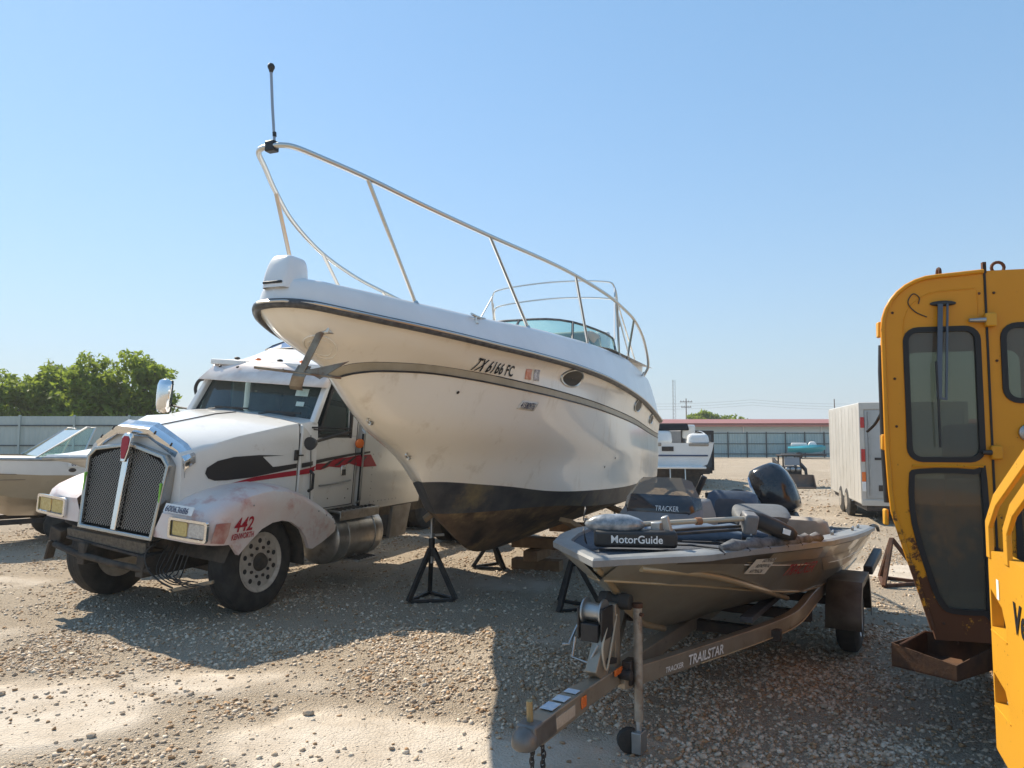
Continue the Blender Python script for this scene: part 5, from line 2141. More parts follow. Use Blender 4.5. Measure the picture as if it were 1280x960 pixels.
def boat_seat(x, y, rz, z0, back_m, side_m, fold=False, label=None):
    st_ = MB()
    c_, s_ = math.cos(rz), math.sin(rz)
    tr_ = lambda p: (x + p[0] * c_ - p[1] * s_, y + p[0] * s_ + p[1] * c_, z0 + p[2])

    def cushion(w, d, h, p0, tiltx):
        R_ = Matrix.Rotation(tiltx, 3, 'X')
        rows = []
        for zz, k in ((0, .82), (.08, .96), (.4, 1.0), (.75, 1.0), (.93, .93), (1.0, .72)):
            rr_ = []
            for a in np.linspace(0, 2 * math.pi, 21)[:-1]:
                cx2 = math.copysign(abs(math.cos(a)) ** .45, math.cos(a)) * w / 2 * k
                cy2 = math.copysign(abs(math.sin(a)) ** .45, math.sin(a)) * d / 2 * (k ** .8)
                v_ = R_ @ Vector((cx2, cy2, zz * h))
                rr_.append(tr_((v_[0] + p0[0], v_[1] + p0[1], v_[2] + p0[2])))
            rows.append(rr_)
        m2 = MB()
        m2.grid(rows, closed=True)
        m2.add(rows[0], [tuple(range(20))])
        m2.add(rows[-1], [tuple(range(20))])
        return m2
    so_ = cushion(.50, .46, .13, (0, 0, 0), 0).build('seat', side_m, FB, smooth=50)
    if not fold:
        b1 = cushion(.50, .13, .42, (0, .20, .08), rad(-12)).build('seat_back', side_m, FB, smooth=50)
        cushion(.30, .02, .30, (0, .118, .13), rad(-12)).build('seat_insert', back_m, b1, smooth=50)
    else:
        b1 = cushion(.50, .14, .44, (0, -.20, .20), rad(-80)).build('seat_back', side_m, FB, smooth=50)
        cushion(.34, .05, .34, (0, -.16, .25), rad(-80)).build('seat_insert', back_m, b1, smooth=50)
    return so_


boat_seat(-.10, 4.0, 0, .80, M_SEATD, M_SEATB)
boat_seat(.24, 3.95, rad(20), .86, M_SEATD, M_SEATG, fold=True)
boat_seat(.62, 4.15, rad(172), .62, M_SEATG, M_SEATT)
m_ = MB()
m_.lathe((.56, 3.3, .96), (.6, -.75, .2), [(0, .09), (.04, .10), (.09, .10), (.12, .08)], 18)
m_.build('seat_pedestal', M_SEATT, FB, smooth=50)
for (x, y) in ((.88, 3.6), (.93, 4.6), (.93, 5.1)):
    z = GUN(y)[1]
    m_ = MB()
    m_.tube([(x, y - .07, z + .03), (x, y - .03, z + .025), (x, y + .03, z + .025), (x, y + .07, z + .03)], .009, 6)
    m_.cyl((x, y - .03, z - .005), (x, y - .03, z + .025), .010, n=8)
    m_.cyl((x, y + .03, z - .005), (x, y + .03, z + .025), .010, n=8)
    m_.build('cleat', M_GALV, FB)
m_ = MB()
m_.tube([(1.0, 5.62, .875), (1.02, 5.8, .87), (1.04, 5.9, .845), (1.05, 5.93, .80)], .018, 6)
m_.build('stern_hook', M_BLACK, FB)
# ---- outboard motor tilted up on the transom
OB = MB()
c0 = Vector((.14, 5.66, .97))
dirv = Vector((-.42, .10, .90)).normalized()          # powerhead axis, leaning
fx = Vector((.90, .10, .42)).normalized()
fy = dirv.cross(fx).normalized()
rows = []
for t, kx, ky, ox in ((-.02, .55, .55, 0), (.0, .80, .80, 0), (.08, .92, .95, 0), (.25, 1.0, 1.0, .0), (.40, .98, .97, -.01), (.50, .86, .86, -.02), (.56, .62, .66, -.03), (.575, .3, .35, -.04)):
    row = []
    for a in np.linspace(0, 2 * math.pi, 25)[:-1]:
        ca_, sa_ = math.cos(a), math.sin(a)
        row.append(tuple(c0 + dirv * t + fx * (ox + .23 * kx * math.copysign(abs(ca_) ** .65, ca_)) + fy * (.24 * ky * math.copysign(abs(sa_) ** .65, sa_))))
    rows.append(row)
OB.grid(rows, closed=True)
OB.add(rows[-1], [tuple(range(24))])
OB.add(rows[0], [tuple(range(24))])
obm = OB.build('outboard_cowl', mat('cowl_black', (.012, .013, .016), .14, coat=.6, var=(.03, .03, .035), vscale=4), FB, smooth=60)
m_ = MB()
rows2 = [[tuple(Vector(p) + (Vector(p) - (c0 + dirv * t)).normalized() * .004) for p, i in zip(r, range(24)) if 11 <= i <= 15] for r, t in zip(rows[2:6], (.08, .25, .40, .50))]
m_.grid(rows2)
m_.build('cowl_decal', mat('cowl_blue', (.05, .16, .42), .25, var=(.45, .6, .75), vscale=9, coat=.5), obm, smooth=60)
m_ = MB()
m_.beam(c0 + dirv * -.02, c0 - dirv * .55 + fy * .02, .16, .22)
m_.build('motor_leg', M_BLACK, FB, bevel=.03)
m_ = MB()
m_.lathe(tuple(c0 - dirv * .58 - fy * .14), tuple(fy), [(0, .02), (.05, .06), (.25, .065), (.33, .03)], 12)
m_.build('gearcase', M_BLACK, FB)
m_ = MB()
m_.box((.08, 5.66, .86), (.26, .16, .30))
m_.build('transom_bracket', M_BLACK, FB, bevel=.02)
m_ = MB()
m_.tube(spline([tuple(c0 + dirv * .12 - fx * .17), (-.25, 5.25, 1.22), (-.42, 5.1, 1.16), (-.46, 5.05, 1.02), (-.45, 5.05, .9)], 6), .022, 7)
m_.build('rigging_hose', M_BLACK, FB, smooth=60)
m_ = MB()
m_.box((-.47, 5.05, 1.05), (.10, .10, .28))
m_.box((-.50, 5.02, 1.18), (.16, .06, .06))
m_.build('kicker_mount', M_DARKSTEEL, FB, bevel=.01)

# ------------------------------------------------------------------ trailer
BT = thing('boat_trailer', KO, KR, 'bronze single axle boat trailer with winch post and tongue jack', 'trailer')
m_ = MB()
m_.beam((0, .10, .45), (0, .62, .455), .10, .11)
m_.build('tongue', M_TRAIL, BT, bevel=.006)
m_ = MB()
m_.beam((0, .60, .455), (0, 3.6, .40), .085, .10)
m_.build('tongue_beam', M_TRAIL, BT, bevel=.006)
lw = lambda a, b: [(a, b)]
for s in (1, -1):
    m_ = MB()
    pth = spline([(s * .05, 1.05, .43), (s * .28, 1.75, .425), (s * .55, 2.55, .43), (s * .68, 2.95, .46), (s * .74, 3.3, .53), (s * .76, 3.7, .55), (s * .76, 5.3, .55)], 8)
    P = []
    for i, p in enumerate(pth):
        d_ = (pth[min(i + 1, len(pth) - 1)] - pth[max(i - 1, 0)]).normalized()
        r_ = d_.cross(Vector((0, 0, 1))).normalized()
        u_ = r_.cross(d_)
        P.append([tuple(p + r_ * (a * .03) + u_ * (b * .055)) for a, b in ((-1, -1), (1, -1), (1, 1), (-1, 1))])
    m_.grid(P, closed=True)
    m_.add(P[0], [(0, 1, 2, 3)])
    m_.add(P[-1], [(0, 1, 2, 3)])
    fr = m_.build('side_rail', M_TRAIL, BT, smooth=30, bevel=.004)
    if s > 0:
        m_ = MB()
        m_.tube([p + Vector((.036, -.01, -.045)) for p in pth[8:34]], .004, 5)
        m_.build('rail_pinstripe', mat('gold_tape', (.55, .42, .25), .4), fr)

        def railfn(y0):
            ys_ = [p.y for p in pth]

            def fn(x, z, d):
                y = y0 + x * .93
                xx = float(np.interp(y, ys_, [p.x for p in pth]))
                zz = float(np.interp(y, ys_, [p.z for p in pth]))
                return (xx + .034 + d, y - .012, zz - .03 + z)
            return fn
        lettering('TRAILSTAR', 'rail_lettering', .085, railfn(1.62), M_WHITEPLATE, fr, bold=.02, shear=.2, xs=.95)
        lettering('TRACKER', 'rail_lettering', .045, railfn(1.40), M_WHITEPLATE, fr, bold=.02, shear=.2, xs=.95)
m_ = MB()
m_.box((0, 3.9, .42), (1.7, .07, .07))
m_.build('axle', M_DARKSTEEL, BT, bevel=.01)
for y in (2.6, 3.3, 5.2):
    m_ = MB()
    m_.box((0, y, .40), (1.3 if y < 3 else 1.5, .07, .08))
    m_.build('cross_member', M_DARKSTEEL, BT, bevel=.006)
for s in (1, -1):
    m_ = MB()
    m_.beam((s * .45, 2.4, .53), (s * .50, 5.9, .50), .09, .04)
    m_.build('bunk', M_CARPET, BT, bevel=.006)
    # wheel, fender, guide bar
    m_ = MB()
    m_.lathe((s * .86, 3.95, .305), (s, 0, 0), [(.01, .17), (0, .20), (.01, .26), (.035, .298), (.06, .305), (.13, .305), (.155, .298), (.18, .26), (.19, .20), (.18, .17)], 32, caps=False)
    ty = m_.build('tyre', M_RUBBER, BT, smooth=35)
    m_ = MB()
    m_.lathe((s * .86, 3.95, .305), (s, 0, 0), [(.03, .17), (.17, .165), (.182, .175), (.183, .165), (.15, .14), (.12, .13), (.13, .05), (.16, .04), (.17, 0)], 24)
    m_.build('rim', mat('rim_white', (.55, .55, .54), .4, .3), ty, smooth=35)
    m_ = MB()
    prof = [(-.46, .28), (-.45, .40), (-.36, .56), (-.28, .635), (.28, .635), (.36, .56), (.45, .40), (.46, .28)]
    m_.grid([[(s * x, 3.95 + a, b) for a, b in prof] for x in (.82, 1.09)])
    m_.add([(s * 1.09, 3.95 + a, b) for a, b in prof] + [(s * 1.09, 3.95 + a * .88, b - .05) for a, b in prof[::-1]], [(i, i + 1, 14 - i, 15 - i) for i in range(7)])
    m_.build('fender', mat('fender_bronze', (.06, .054, .046), .5, .2, var=(.14, .12, .10), vscale=5), BT, smooth=25, solid=.006)
    m_ = MB()
    m_.tube([(s * .80, 4.5, .56), (s * 1.0, 4.5, .56), (s * 1.06, 4.55, .60), (s * 1.08, 4.95, .66)], .02, 7)
    gb = m_.build('guide_bar', M_GALV, BT)
    m_ = MB()
    m_.beam((s * 1.06, 4.5, .60), (s * 1.10, 5.1, .69), .08, .08)
    m_.build('guide_pad', M_BLACK, gb, bevel=.012)
# coupler
m_ = MB()
m_.box((0, .13, .455), (.115, .22, .10), taper=(.9, 1))
m_.lathe((0, .02, .40), (0, 0, 1), [(0, .055), (.02, .065), (.06, .06), (.09, .035), (.10, 0)], 16)
cpl = m_.build('coupler', mat('coupler_grey', (.20, .19, .18), .45, .5, var=(.13, .12, .11), vscale=9), BT, smooth=40, bevel=.012)
m_ = MB()
m_.cyl((-.005, .08, .46), (-.005, .07, .60), .016, n=10)
m_.build('latch_pin', mat('brass_pin', (.35, .27, .14), .5, .4), cpl)
for k, (x, w) in enumerate(((0, .10), (.0, .09), (.0, .06))):
    m_ = MB()
    m_.box((x, .27 + .12 * k, .5145), (.07, .095 - .02 * k, .003), (rad(.5), 0, 0))
    m_.build('warning_label', mat('label_blue', (.42, .50, .60), .5, var=(.6, .62, .64), vscale=30), BT)
m_ = MB()
m_.box((.0515, .33, .45), (.003, .22, .055))
m_.build('warning_label', mat('label_cream', (.50, .44, .36), .6, var=(.40, .34, .27), vscale=40), BT)
m_ = MB()
m_.box((.054, .54, .46), (.008, .06, .06))
m_.build('reflector', M_AMBER, BT, bevel=.004)
m_ = MB()
m_.box((.054, 1.0, .49), (.014, .10, .035))
m_.build('reflector', M_AMBER, BT, bevel=.004)
# safety chains
for s in (-1, 1):
    m_ = MB()
    for k in range(9):
        z = .40 - .028 * k
        a = (k % 2) * math.pi / 2
        cx2, cy2 = s * .03 + .006 * math.sin(k), .12 + .006 * k
        m_.tube([(cx2 + .011 * math.cos(t) * math.cos(a), cy2 + .011 * math.cos(t) * math.sin(a), z + .02 * math.sin(t)) for t in np.linspace(0, 2 * math.pi, 11)[:-1]], .0045, 5, closed=True)
    m_.build('safety_chain', M_DARKSTEEL, BT)
# winch post, winch, bow roller
m_ = MB()
m_.beam((0, .80, .50), (0, 1.02, .80), .07, .16)
m_.beam((0, 1.06, .48), (0, 1.06, .86), .06, .07)
wp = m_.build('winch_post', M_TRAIL, BT, bevel=.006)
m_ = MB()
m_.box((-.05, .90, .73), (.11, .14, .10))
m_.box((-.115, .90, .78), (.012, .16, .18))
m_.box((.03, .90, .78), (.012, .16, .18))
wi = m_.build('winch', M_BLACK, wp, bevel=.006)
m_ = MB()
m_.lathe((-.105, .90, .835), (1, 0, 0), [(0, .075), (.01, .075), (.012, .05), (.11, .05), (.112, .075), (.122, .075)], 20)
m_.build('winch_drum', M_GALV, wi)
m_ = MB()
m_.tube([(-.125, .90, .80), (-.16, .88, .72), (-.16, .80, .66), (-.20, .80, .655)], .008, 6)
m_.tube([(-.13, .82, .70), (-.13, .78, .60), (-.03, .78, .58), (.02, .80, .68)], .007, 6)
m_.build('winch_crank', M_GALV, wi)
m_ = MB()
m_.lathe((-.10, 1.10, .865), (1, 0, 0), [(0, .03), (.005, .045), (.06, .05), (.08, .035), (.12, .035), (.14, .05), (.195, .045), (.20, .03)], 16)
m_.build('bow_roller', M_RUBBER, wp)
m_ = MB()
m_.tube(spline([(.03, .90, .76), (.045, .80, .66), (.05, .84, .54), (.045, .93, .66), (.03, 1.04, .80)], 6), .006, 6)
m_.build('winch_strap', mat('rope_tan', (.50, .43, .32), .85), wp)
m_ = MB()
m_.lathe((0, .93, .55), (0, .2, 1), [(0, .075), (.03, .075)], 4)
m_.build('post_band', M_BLACK, wp)
# tongue jack, raised, with its caster wheel
m_ = MB()
m_.cyl((.13, 1.12, .19), (.13, 1.12, .84), .026, n=14)
jk = m_.build('tongue_jack', mat('jack_rusty', (.42, .38, .32), .6, .3, var=(.30, .24, .18), vscale=9, dirt=(.12, .06, .03), dirt_amt=.4, dirt_scale=7), BT, smooth=50)
m_ = MB()
m_.cyl((.13, 1.12, .05), (.13, 1.12, .20), .018, n=10)
m_.box((.13, 1.12, .075), (.06, .10, .12))
m_.build('jack_leg', M_GALV, jk, bevel=.006)
m_ = MB()
m_.lathe((.075, 1.10, .075), (.6, -.8, 0), [(-.025, .05), (-.02, .07), (.02, .07), (.025, .05)], 18)
m_.build('caster_wheel', M_RUBBER, jk)
m_ = MB()
m_.box((.075, 1.12, .46), (.06, .10, .14))
m_.cyl((.03, 1.05, .46), (.12, 1.05, .46), .03, n=10)
m_.build('jack_bracket', M_DARKSTEEL, jk, bevel=.008)
m_ = MB()
m_.cyl((.13, 1.12, .835), (.13, 1.12, .86), .03, n=14)
m_.tube([(.13, 1.12, .80), (.17, 1.10, .80)], .012, 6)
m_.build('jack_cap', M_RUST, jk)

# ------------------------------------------------------------------ yellow tracked machine with glazed cab
from mathutils.geometry import tessellate_polygon


def yellow(name, base, rust_amt, lowz, highz):
    """enamel with rust blooming from the lower edges (rust keeps its own blotchy shape)."""
    m = bpy.data.materials.new(name)
    m.use_nodes = True
    n, l = m.node_tree.nodes, m.node_tree.links
    b = n['Principled BSDF']
    b.inputs['Roughness'].default_value = .42
    b.inputs['Coat Weight'].default_value = .05
    b.inputs['Specular IOR Level'].default_value = .3
    tc = n.new('ShaderNodeTexCoord')
    ns_ = n.new('ShaderNodeTexNoise')
    ns_.inputs['Scale'].default_value = 9
    ns_.inputs['Detail'].default_value = 9
    ns_.inputs['Roughness'].default_value = .72
    l.new(tc.outputs['Object'], ns_.inputs['Vector'])
    sp = n.new('ShaderNodeSeparateXYZ')
    l.new(tc.outputs['Object'], sp.inputs[0])
    hr = n.new('ShaderNodeMapRange')
    hr.inputs[1].default_value = lowz
    hr.inputs[2].default_value = highz
    hr.inputs[3].default_value = rust_amt
    hr.inputs[4].default_value = -.10
    l.new(sp.outputs['Z'], hr.inputs[0])
    ad = n.new('ShaderNodeMath')
    ad.operation = 'ADD'
    l.new(ns_.outputs[0], ad.inputs[0])
    l.new(hr.outputs[0], ad.inputs[1])
    mr_ = n.new('ShaderNodeMapRange')
    mr_.inputs[1].default_value = .60
    mr_.inputs[2].default_value = .66
    l.new(ad.outputs[0], mr_.inputs[0])
    # pin-prick rust where the paint has chipped
    ns2 = n.new('ShaderNodeTexNoise')
    ns2.inputs['Scale'].default_value = 55
    ns2.inputs['Detail'].default_value = 3
    l.new(tc.outputs['Object'], ns2.inputs['Vector'])
    mrs = n.new('ShaderNodeMapRange')
    mrs.inputs[1].default_value = .70
    mrs.inputs[2].default_value = .74
    l.new(ns2.outputs[0], mrs.inputs[0])
    mxx = n.new('ShaderNodeMath')
    mxx.operation = 'MAXIMUM'
    l.new(mr_.outputs[0], mxx.inputs[0])
    l.new(mrs.outputs[0], mxx.inputs[1])
    n2 = n.new('ShaderNodeTexNoise')
    n2.inputs['Scale'].default_value = 2.2
    n2.inputs['Detail'].default_value = 6
    l.new(tc.outputs['Object'], n2.inputs['Vector'])
    m0 = n.new('ShaderNodeMix')
    m0.data_type = 'RGBA'
    m0.inputs[6].default_value = (*base, 1)
    m0.inputs[7].default_value = (base[0] * .78, base[1] * .72, base[2] * .8, 1)
    l.new(n2.outputs[0], m0.inputs[0])
    m1 = n.new('ShaderNodeMix')
    m1.data_type = 'RGBA'
    l.new(mxx.outputs[0], m1.inputs[0])
    l.new(m0.outputs[2], m1.inputs[6])
    m1.inputs[7].default_value = (.10, .04, .018, 1)
    l.new(m1.outputs[2], b.inputs['Base Color'])
    m3 = n.new('ShaderNodeMapRange')
    m3.inputs[3].default_value = .42
    m3.inputs[4].default_value = .9
    l.new(mr_.outputs[0], m3.inputs[0])
    l.new(m3.outputs[0], b.inputs['Roughness'])
    return m


M_YEL = yellow('machine_yellow', (.72, .31, .012), .30, .60, 1.75)
M_YEL2 = yellow('machine_yellow_fresh', (.72, .37, .03), -.02, 0, 1)
M_RUSTY = yellow('rusty_sill', (.46, .18, .03), .16, .4, 1.6)
M_TRAY = mat('tray_rust', (.055, .03, .02), .85, .1, var=(.12, .06, .03), vscale=9, bump=.002, bscale=60)
M_PANE = glass('dusty_pane', (.34, .35, .28), rough=.06, alpha=.42)
M_SEAL = mat('black_seal', (.012, .012, .013), .55)

VM = thing('tracked_machine', (2.36, 4.55, 0), rad(-15), 'yellow tracked machine with a tall rusting glazed cab and step panel', 'machine')
SH = .20       # the side wall splays outward towards the back


def holed(mb, outer, holes, fn, d, flip=False):
    polys = [[Vector((a, b, 0)) for a, b in outer]] + [[Vector((a, b, 0)) for a, b in h] for h in holes]
    flat = [p for pl in polys for p in pl]
    tris = tessellate_polygon(polys)
    mb.add([fn(p.x, p.y, d) for p in flat], [tuple(t) for t in tris])
    return mb


arc = [(.32 - .32 * math.sin(t), 2.52 + .32 * math.cos(t)) for t in np.linspace(0, math.pi / 2, 9)]
left_edge = [(0, 1.76), (.01, 1.5), (.02, 1.37), (.085, 1.13), (.155, .89), (.22, .66)]
door_l = [(.578, 2.855)] + arc + left_edge + [(.235, .60), (.578, .60)]
W1 = rrect(.125, .535, 1.69, 2.51, .075)
w2raw = [(.22, .95), (.27, .82), (.33, .775), (.50, .775), (.535, .81), (.535, 1.57), (.48, 1.625), (.18, 1.625), (.13, 1.57), (.135, 1.30)]
W2 = [tuple(p)[:2] for p in spline([Vector((a, b, 0)) for a, b in w2raw], 3, closed=True)]
W3 = rrect(.665, 1.20, 2.05, 2.52, .08)
W4 = rrect(.70, 1.20, .95, 1.50, .08)
ffn = lambda a, b, d: (a, d, b)
m_ = MB()
holed(m_, door_l, [W1, W2], ffn, 0)
for h in (W1, W2):
    m_.grid([[ffn(a, b, d) for a, b in h] for d in (0, .03)], closed=True)
m_.grid([[ffn(a, b, d) for a, b in door_l] for d in (0, .03)], closed=True)
dl = m_.build('door', M_YEL, VM, smooth=30)
m_ = MB()
door_r = [(.588, .60), (1.35, .60), (1.35, 2.86), (.588, 2.86)]
holed(m_, door_r, [W3, W4], ffn, .002)
for h in (W3, W4):
    m_.grid([[ffn(a, b, d) for a, b in h] for d in (.002, .03)], closed=True)
dr = m_.build('front_panel', M_YEL, VM, smooth=30)
for hole, par in ((W1, dl), (W2, dl), (W3, dr), (W4, dr)):
    m_ = MB()
    ring(m_, shrink(hole, -.012), shrink(hole, .020), ffn, -.008, .022)
    seal = m_.build('window_seal', M_SEAL, par, smooth=40)
    m_ = MB()
    m_.prism(shrink(hole, .015), ffn, .010, .016)
    m_.build('pane', M_PANE, par, smooth=0)
# shell behind the face
m_ = MB()
full = arc + left_edge + [(.235, .60)]
m_.grid([[(a + SH * d, d, b) for a, b in [(1.35, 2.86)] + full + [(1.35, .60)]] for d in (.031, .7, 1.35)])
back = [(a + SH * 1.35, b) for a, b in [(1.35, 2.86)] + full + [(1.35, .60)]]
m_.build('cab_shell', M_YEL, VM, smooth=30)
m_ = MB()
holed(m_, [(a, b) for a, b in [(1.35, 2.85)] + [(x_ + .28, z_) for x_, z_ in full] + [(1.35, .60)]], [rrect(.45, 1.25, 1.5, 2.5, .08)], ffn, 1.35)
m_.build('cab_back', M_YEL, VM, smooth=0)
m_ = MB()
m_.box((.86, .75, 1.15), (.5, .5, .14))
m_.box((.86, 1.02, 1.55), (.5, .14, .75), (rad(-8), 0, 0))
m_.build('operator_seat', M_DARKIN, VM, bevel=.05)
m_ = MB()
m_.box((.62, .45, 1.1), (.30, .25, .9))
m_.build('control_stand', mat('control_grey', (.35, .36, .33), .7), VM, bevel=.03)
# edge trim, swage lines, seams
m_ = MB()
m_.tube([ffn(a, b, -.004) for a, b in [(.578, 2.857)] + arc + left_edge], .014, 8)
m_.build('edge_trim', M_YEL, dl, smooth=60)
m_ = MB()
m_.tube([ffn(a, b, -.001) for a, b in [(.53, 2.755), (.34, 2.745)] + [(.34 - .22 * math.sin(t), 2.525 + .22 * math.cos(t)) for t in np.linspace(.1, math.pi / 2, 7)] + [(.112, 1.8)]], .004, 5)
m_.tube([ffn(.54, z, -.001) for z in (2.74, 2.56)], .003, 5)
m_.tube([ffn(x, 1.655, -.003) for x in (.14, .53)], .009, 6)
m_.build('swage', M_YEL, dl)
m_ = MB()
m_.box((.583, -.001, 1.75), (.012, .012, 2.3))
m_.build('door_seam', M_SEAL, VM)
for z in (2.55, 1.74):
    m_ = MB()
    m_.box((.598, -.022, z), (.062, .045, .085))
    hg = m_.build('hinge', M_YEL2 if z > 2 else M_YEL, VM, bevel=.010)
    m_ = MB()
    m_.cyl((.48 if z > 2 else .52, -.03, z), (.57, -.03, z), .012, .016, n=10)
    m_.build('hinge_bolt', M_GALV if z > 2 else M_DARKSTEEL, hg)
for z in (2.52, 1.80, 1.33):
    m_ = MB()
    m_.box((-.010, .05, z), (.025, .06, .10))
    m_.build('side_hinge', M_YEL2, VM, bevel=.008)
m_ = MB()
m_.tube([(.0, .05, 2.42), (-.006, .055, 2.25), (-.006, .055, 1.75), (.0, .05, 1.42)], .018, 8)
m_.build('side_handle', M_BLACK, VM, smooth=60)
m_ = MB()
m_.tube(spline([(.0, .08, 2.0), (-.02, .2, 1.92), (-.05, .30, 1.87)], 5), .010, 6)
m_.build('hose', M_BLACK, VM)
for (x, z) in ((.06, 2.62), (.06, 2.2), (.06, 1.9), (.55, 2.72), (.63, 2.72), (.63, 2.3), (.55, .70), (.40, .68), (.28, .70), (.63, .70)):
    m_ = MB()
    m_.lathe((x, -.001, z), (0, -1, 0), [(0, .009), (.005, .008), (.007, 0)], 6)
    m_.build('bolt', M_RUST, VM)
# lifting eyes and bolts on the roof
m_ = MB()
m_.tube([(.70 + .035 * math.cos(t), .12, 2.90 + .035 * math.sin(t)) for t in np.linspace(0, 2 * math.pi, 15)[:-1]], .010, 6, closed=True)
m_.build('lifting_eye', M_RUST, VM)
m_ = MB()
m_.tube([(.36, .10 + .03 * math.cos(t), 2.88 + .03 * math.sin(t)) for t in np.linspace(0, 2 * math.pi, 15)[:-1]], .010, 6, closed=True)
m_.build('lifting_eye', M_RUST, VM)
m_ = MB()
m_.box((.585, .01, 2.88), (.02, .03, .07))
m_.build('roof_pin', M_RUST, VM)
# wiper: motor boss, two arms, blade
m_ = MB()
m_.ell((.345, -.012, 2.665), (.075, .018, .018))
wm = m_.build('wiper_motor', M_BLACK, VM)
m_ = MB()
m_.beam((.325, -.03, 2.66), (.292, -.05, 2.08), .028, .010, upv=(0, 1, 0))
m_.beam((.365, -.03, 2.66), (.33, -.05, 2.06), .012, .010, upv=(0, 1, 0))
m_.beam((.285, -.05, 2.075), (.335, -.05, 2.065), .014, .012, upv=(0, 1, 0))
m_.build('wiper_arm', mat('wiper_steel', (.09, .10, .12), .35, .6), wm)
m_ = MB()
m_.tube([(.285, -.045, 2.30), (.287, -.052, 2.05), (.288, -.045, 1.77)], .007, 6)
m_.build('wiper_blade', M_BLACK, wm)
m_ = MB()
m_.tube(spline([(.255, -.004, 2.585), (.19, -.006, 2.62), (.15, -.006, 2.68), (.18, -.006, 2.735), (.215, -.006, 2.71), (.21, -.004, 2.67)], 5), .0035, 5)
m_.build('washer_hose', M_BLACK, wm)
m_ = MB()
m_.lathe((.775, -.004, 1.86), (0, -1, 0), [(0, .05), (.012, .05), (.02, .04), (.022, 0)], 18)
m_.build('work_lamp', M_GALV, VM)
m_ = MB()
m_.lathe((.81, -.004, 1.78), (0, -1, 0), [(0, .015), (.01, .014), (.012, 0)], 10)
m_.build('reflector', M_RED, VM)
# rusty step tray hanging under the door
m_ = MB()
tr_pts = [(-.02, -.02), (.27, -.24), (.60, .10), (.26, .30)]
z0, z1 = .43, .57
for i in range(4):
    a_, b_ = tr_pts[i], tr_pts[(i + 1) % 4]
    za, zb = (z1 if i != 1 else z1), z1
    m_.add([(a_[0], a_[1], z0), (b_[0], b_[1], z0), (b_[0], b_[1], zb - (.05 if i in (0, 1) and b_ == tr_pts[1] else 0)), (a_[0], a_[1], z1 - (.05 if a_ == tr_pts[1] else 0))], [(0, 1, 2, 3)])
m_.add([(p[0], p[1], z0 + .01) for p in tr_pts], [(0, 1, 2, 3)])
m_.build('step_tray', M_TRAY, VM, smooth=0, solid=.008)
m_ = MB()
m_.tube([(.02, -.06, .57), (.20, .10, .62), (.34, .12, .60), (.36, .02, .58)], .008, 6)
m_.build('tray_rod', M_RUST, VM)
# body and side panel with foot holes
PP = Fr_o = Vector((2.11, 3.2, 0))
Mi = Matrix.Rotation(rad(15), 4, 'Z') @ Matrix.Translation(-Vector((2.36, 4.55, 0)))
Mp = Mi @ Matrix.Translation(Fr_o) @ Matrix.Rotation(rad(-20), 4, 'Z')
pf = lambda y, z, d: tuple(Mp @ Vector((d, y, z)))
po = rrect(-1.6, .09, .30, 1.335, (.02, .02, .06, .02))
po = [(y, z if z > .6 else max(z, .47 + (y - .09) * .25)) for y, z in po]
H1 = [(.07, 1.165), (.07, 1.0), (-.14, .985), (-.135, 1.05), (-.09, 1.115)]
H2 = [(.075, .80), (.075, .67), (-.135, .655), (-.13, .72), (-.085, .77)]
m_ = MB()
holed(m_, po, [H1, H2], pf, 0)
m_.grid([[pf(a, b, d) for a, b in po] for d in (0, .045)], closed=True)
for h in (H1, H2):
    m_.grid([[pf(a, b, d) for a, b in h] for d in (0, .045)], closed=True)
sp_ = m_.build('step_panel', M_YEL2, VM, smooth=30)
for h in (H1, H2):
    m_ = MB()
    zb = min(b for a, b in h)
    m_.add([pf(-.15, zb - .005, -.004), pf(.08, zb - .005, -.004), pf(.08, zb - .01, .16), pf(-.15, zb - .01, .16)], [(0, 1, 2, 3)])
    m_.add([pf(-.15, zb - .005, .155), pf(.08, zb - .005, .155), pf(.08, zb + .2, .155), pf(-.15, zb + .2, .155)], [(0, 1, 2, 3)])
    sh = m_.build('foot_step', M_YEL2, sp_, smooth=0, solid=.006)
    for k in range(4):
        m_ = MB()
        q = [(-.12 + .05 * k, .01), (-.09 + .05 * k, .01), (-.09 + .05 * k, .03), (-.12 + .05 * k, .03)]
        m_.add([pf(y, zb + .0012, d) for y, d in q], [(0, 1, 2, 3)])
        m_.build('grip_hole', M_BLACK, sh, smooth=0)
lettering('Vermeer', 'panel_lettering', .17, lambda x, z, d: pf(-.25 - x, 1.06 + z - .16 * 0, -d - .002), M_PRINT, sp_, bold=.025, shear=.15, xs=.9)
m_ = MB()
m_.add([pf(y, z, -.002) for y, z in ((-.03, 1.14), (-.065, 1.14), (-.065, 1.225), (-.03, 1.225))], [(0, 1, 2, 3)])
m_.build('serial_sticker', M_WHITEPLATE, sp_, smooth=0)
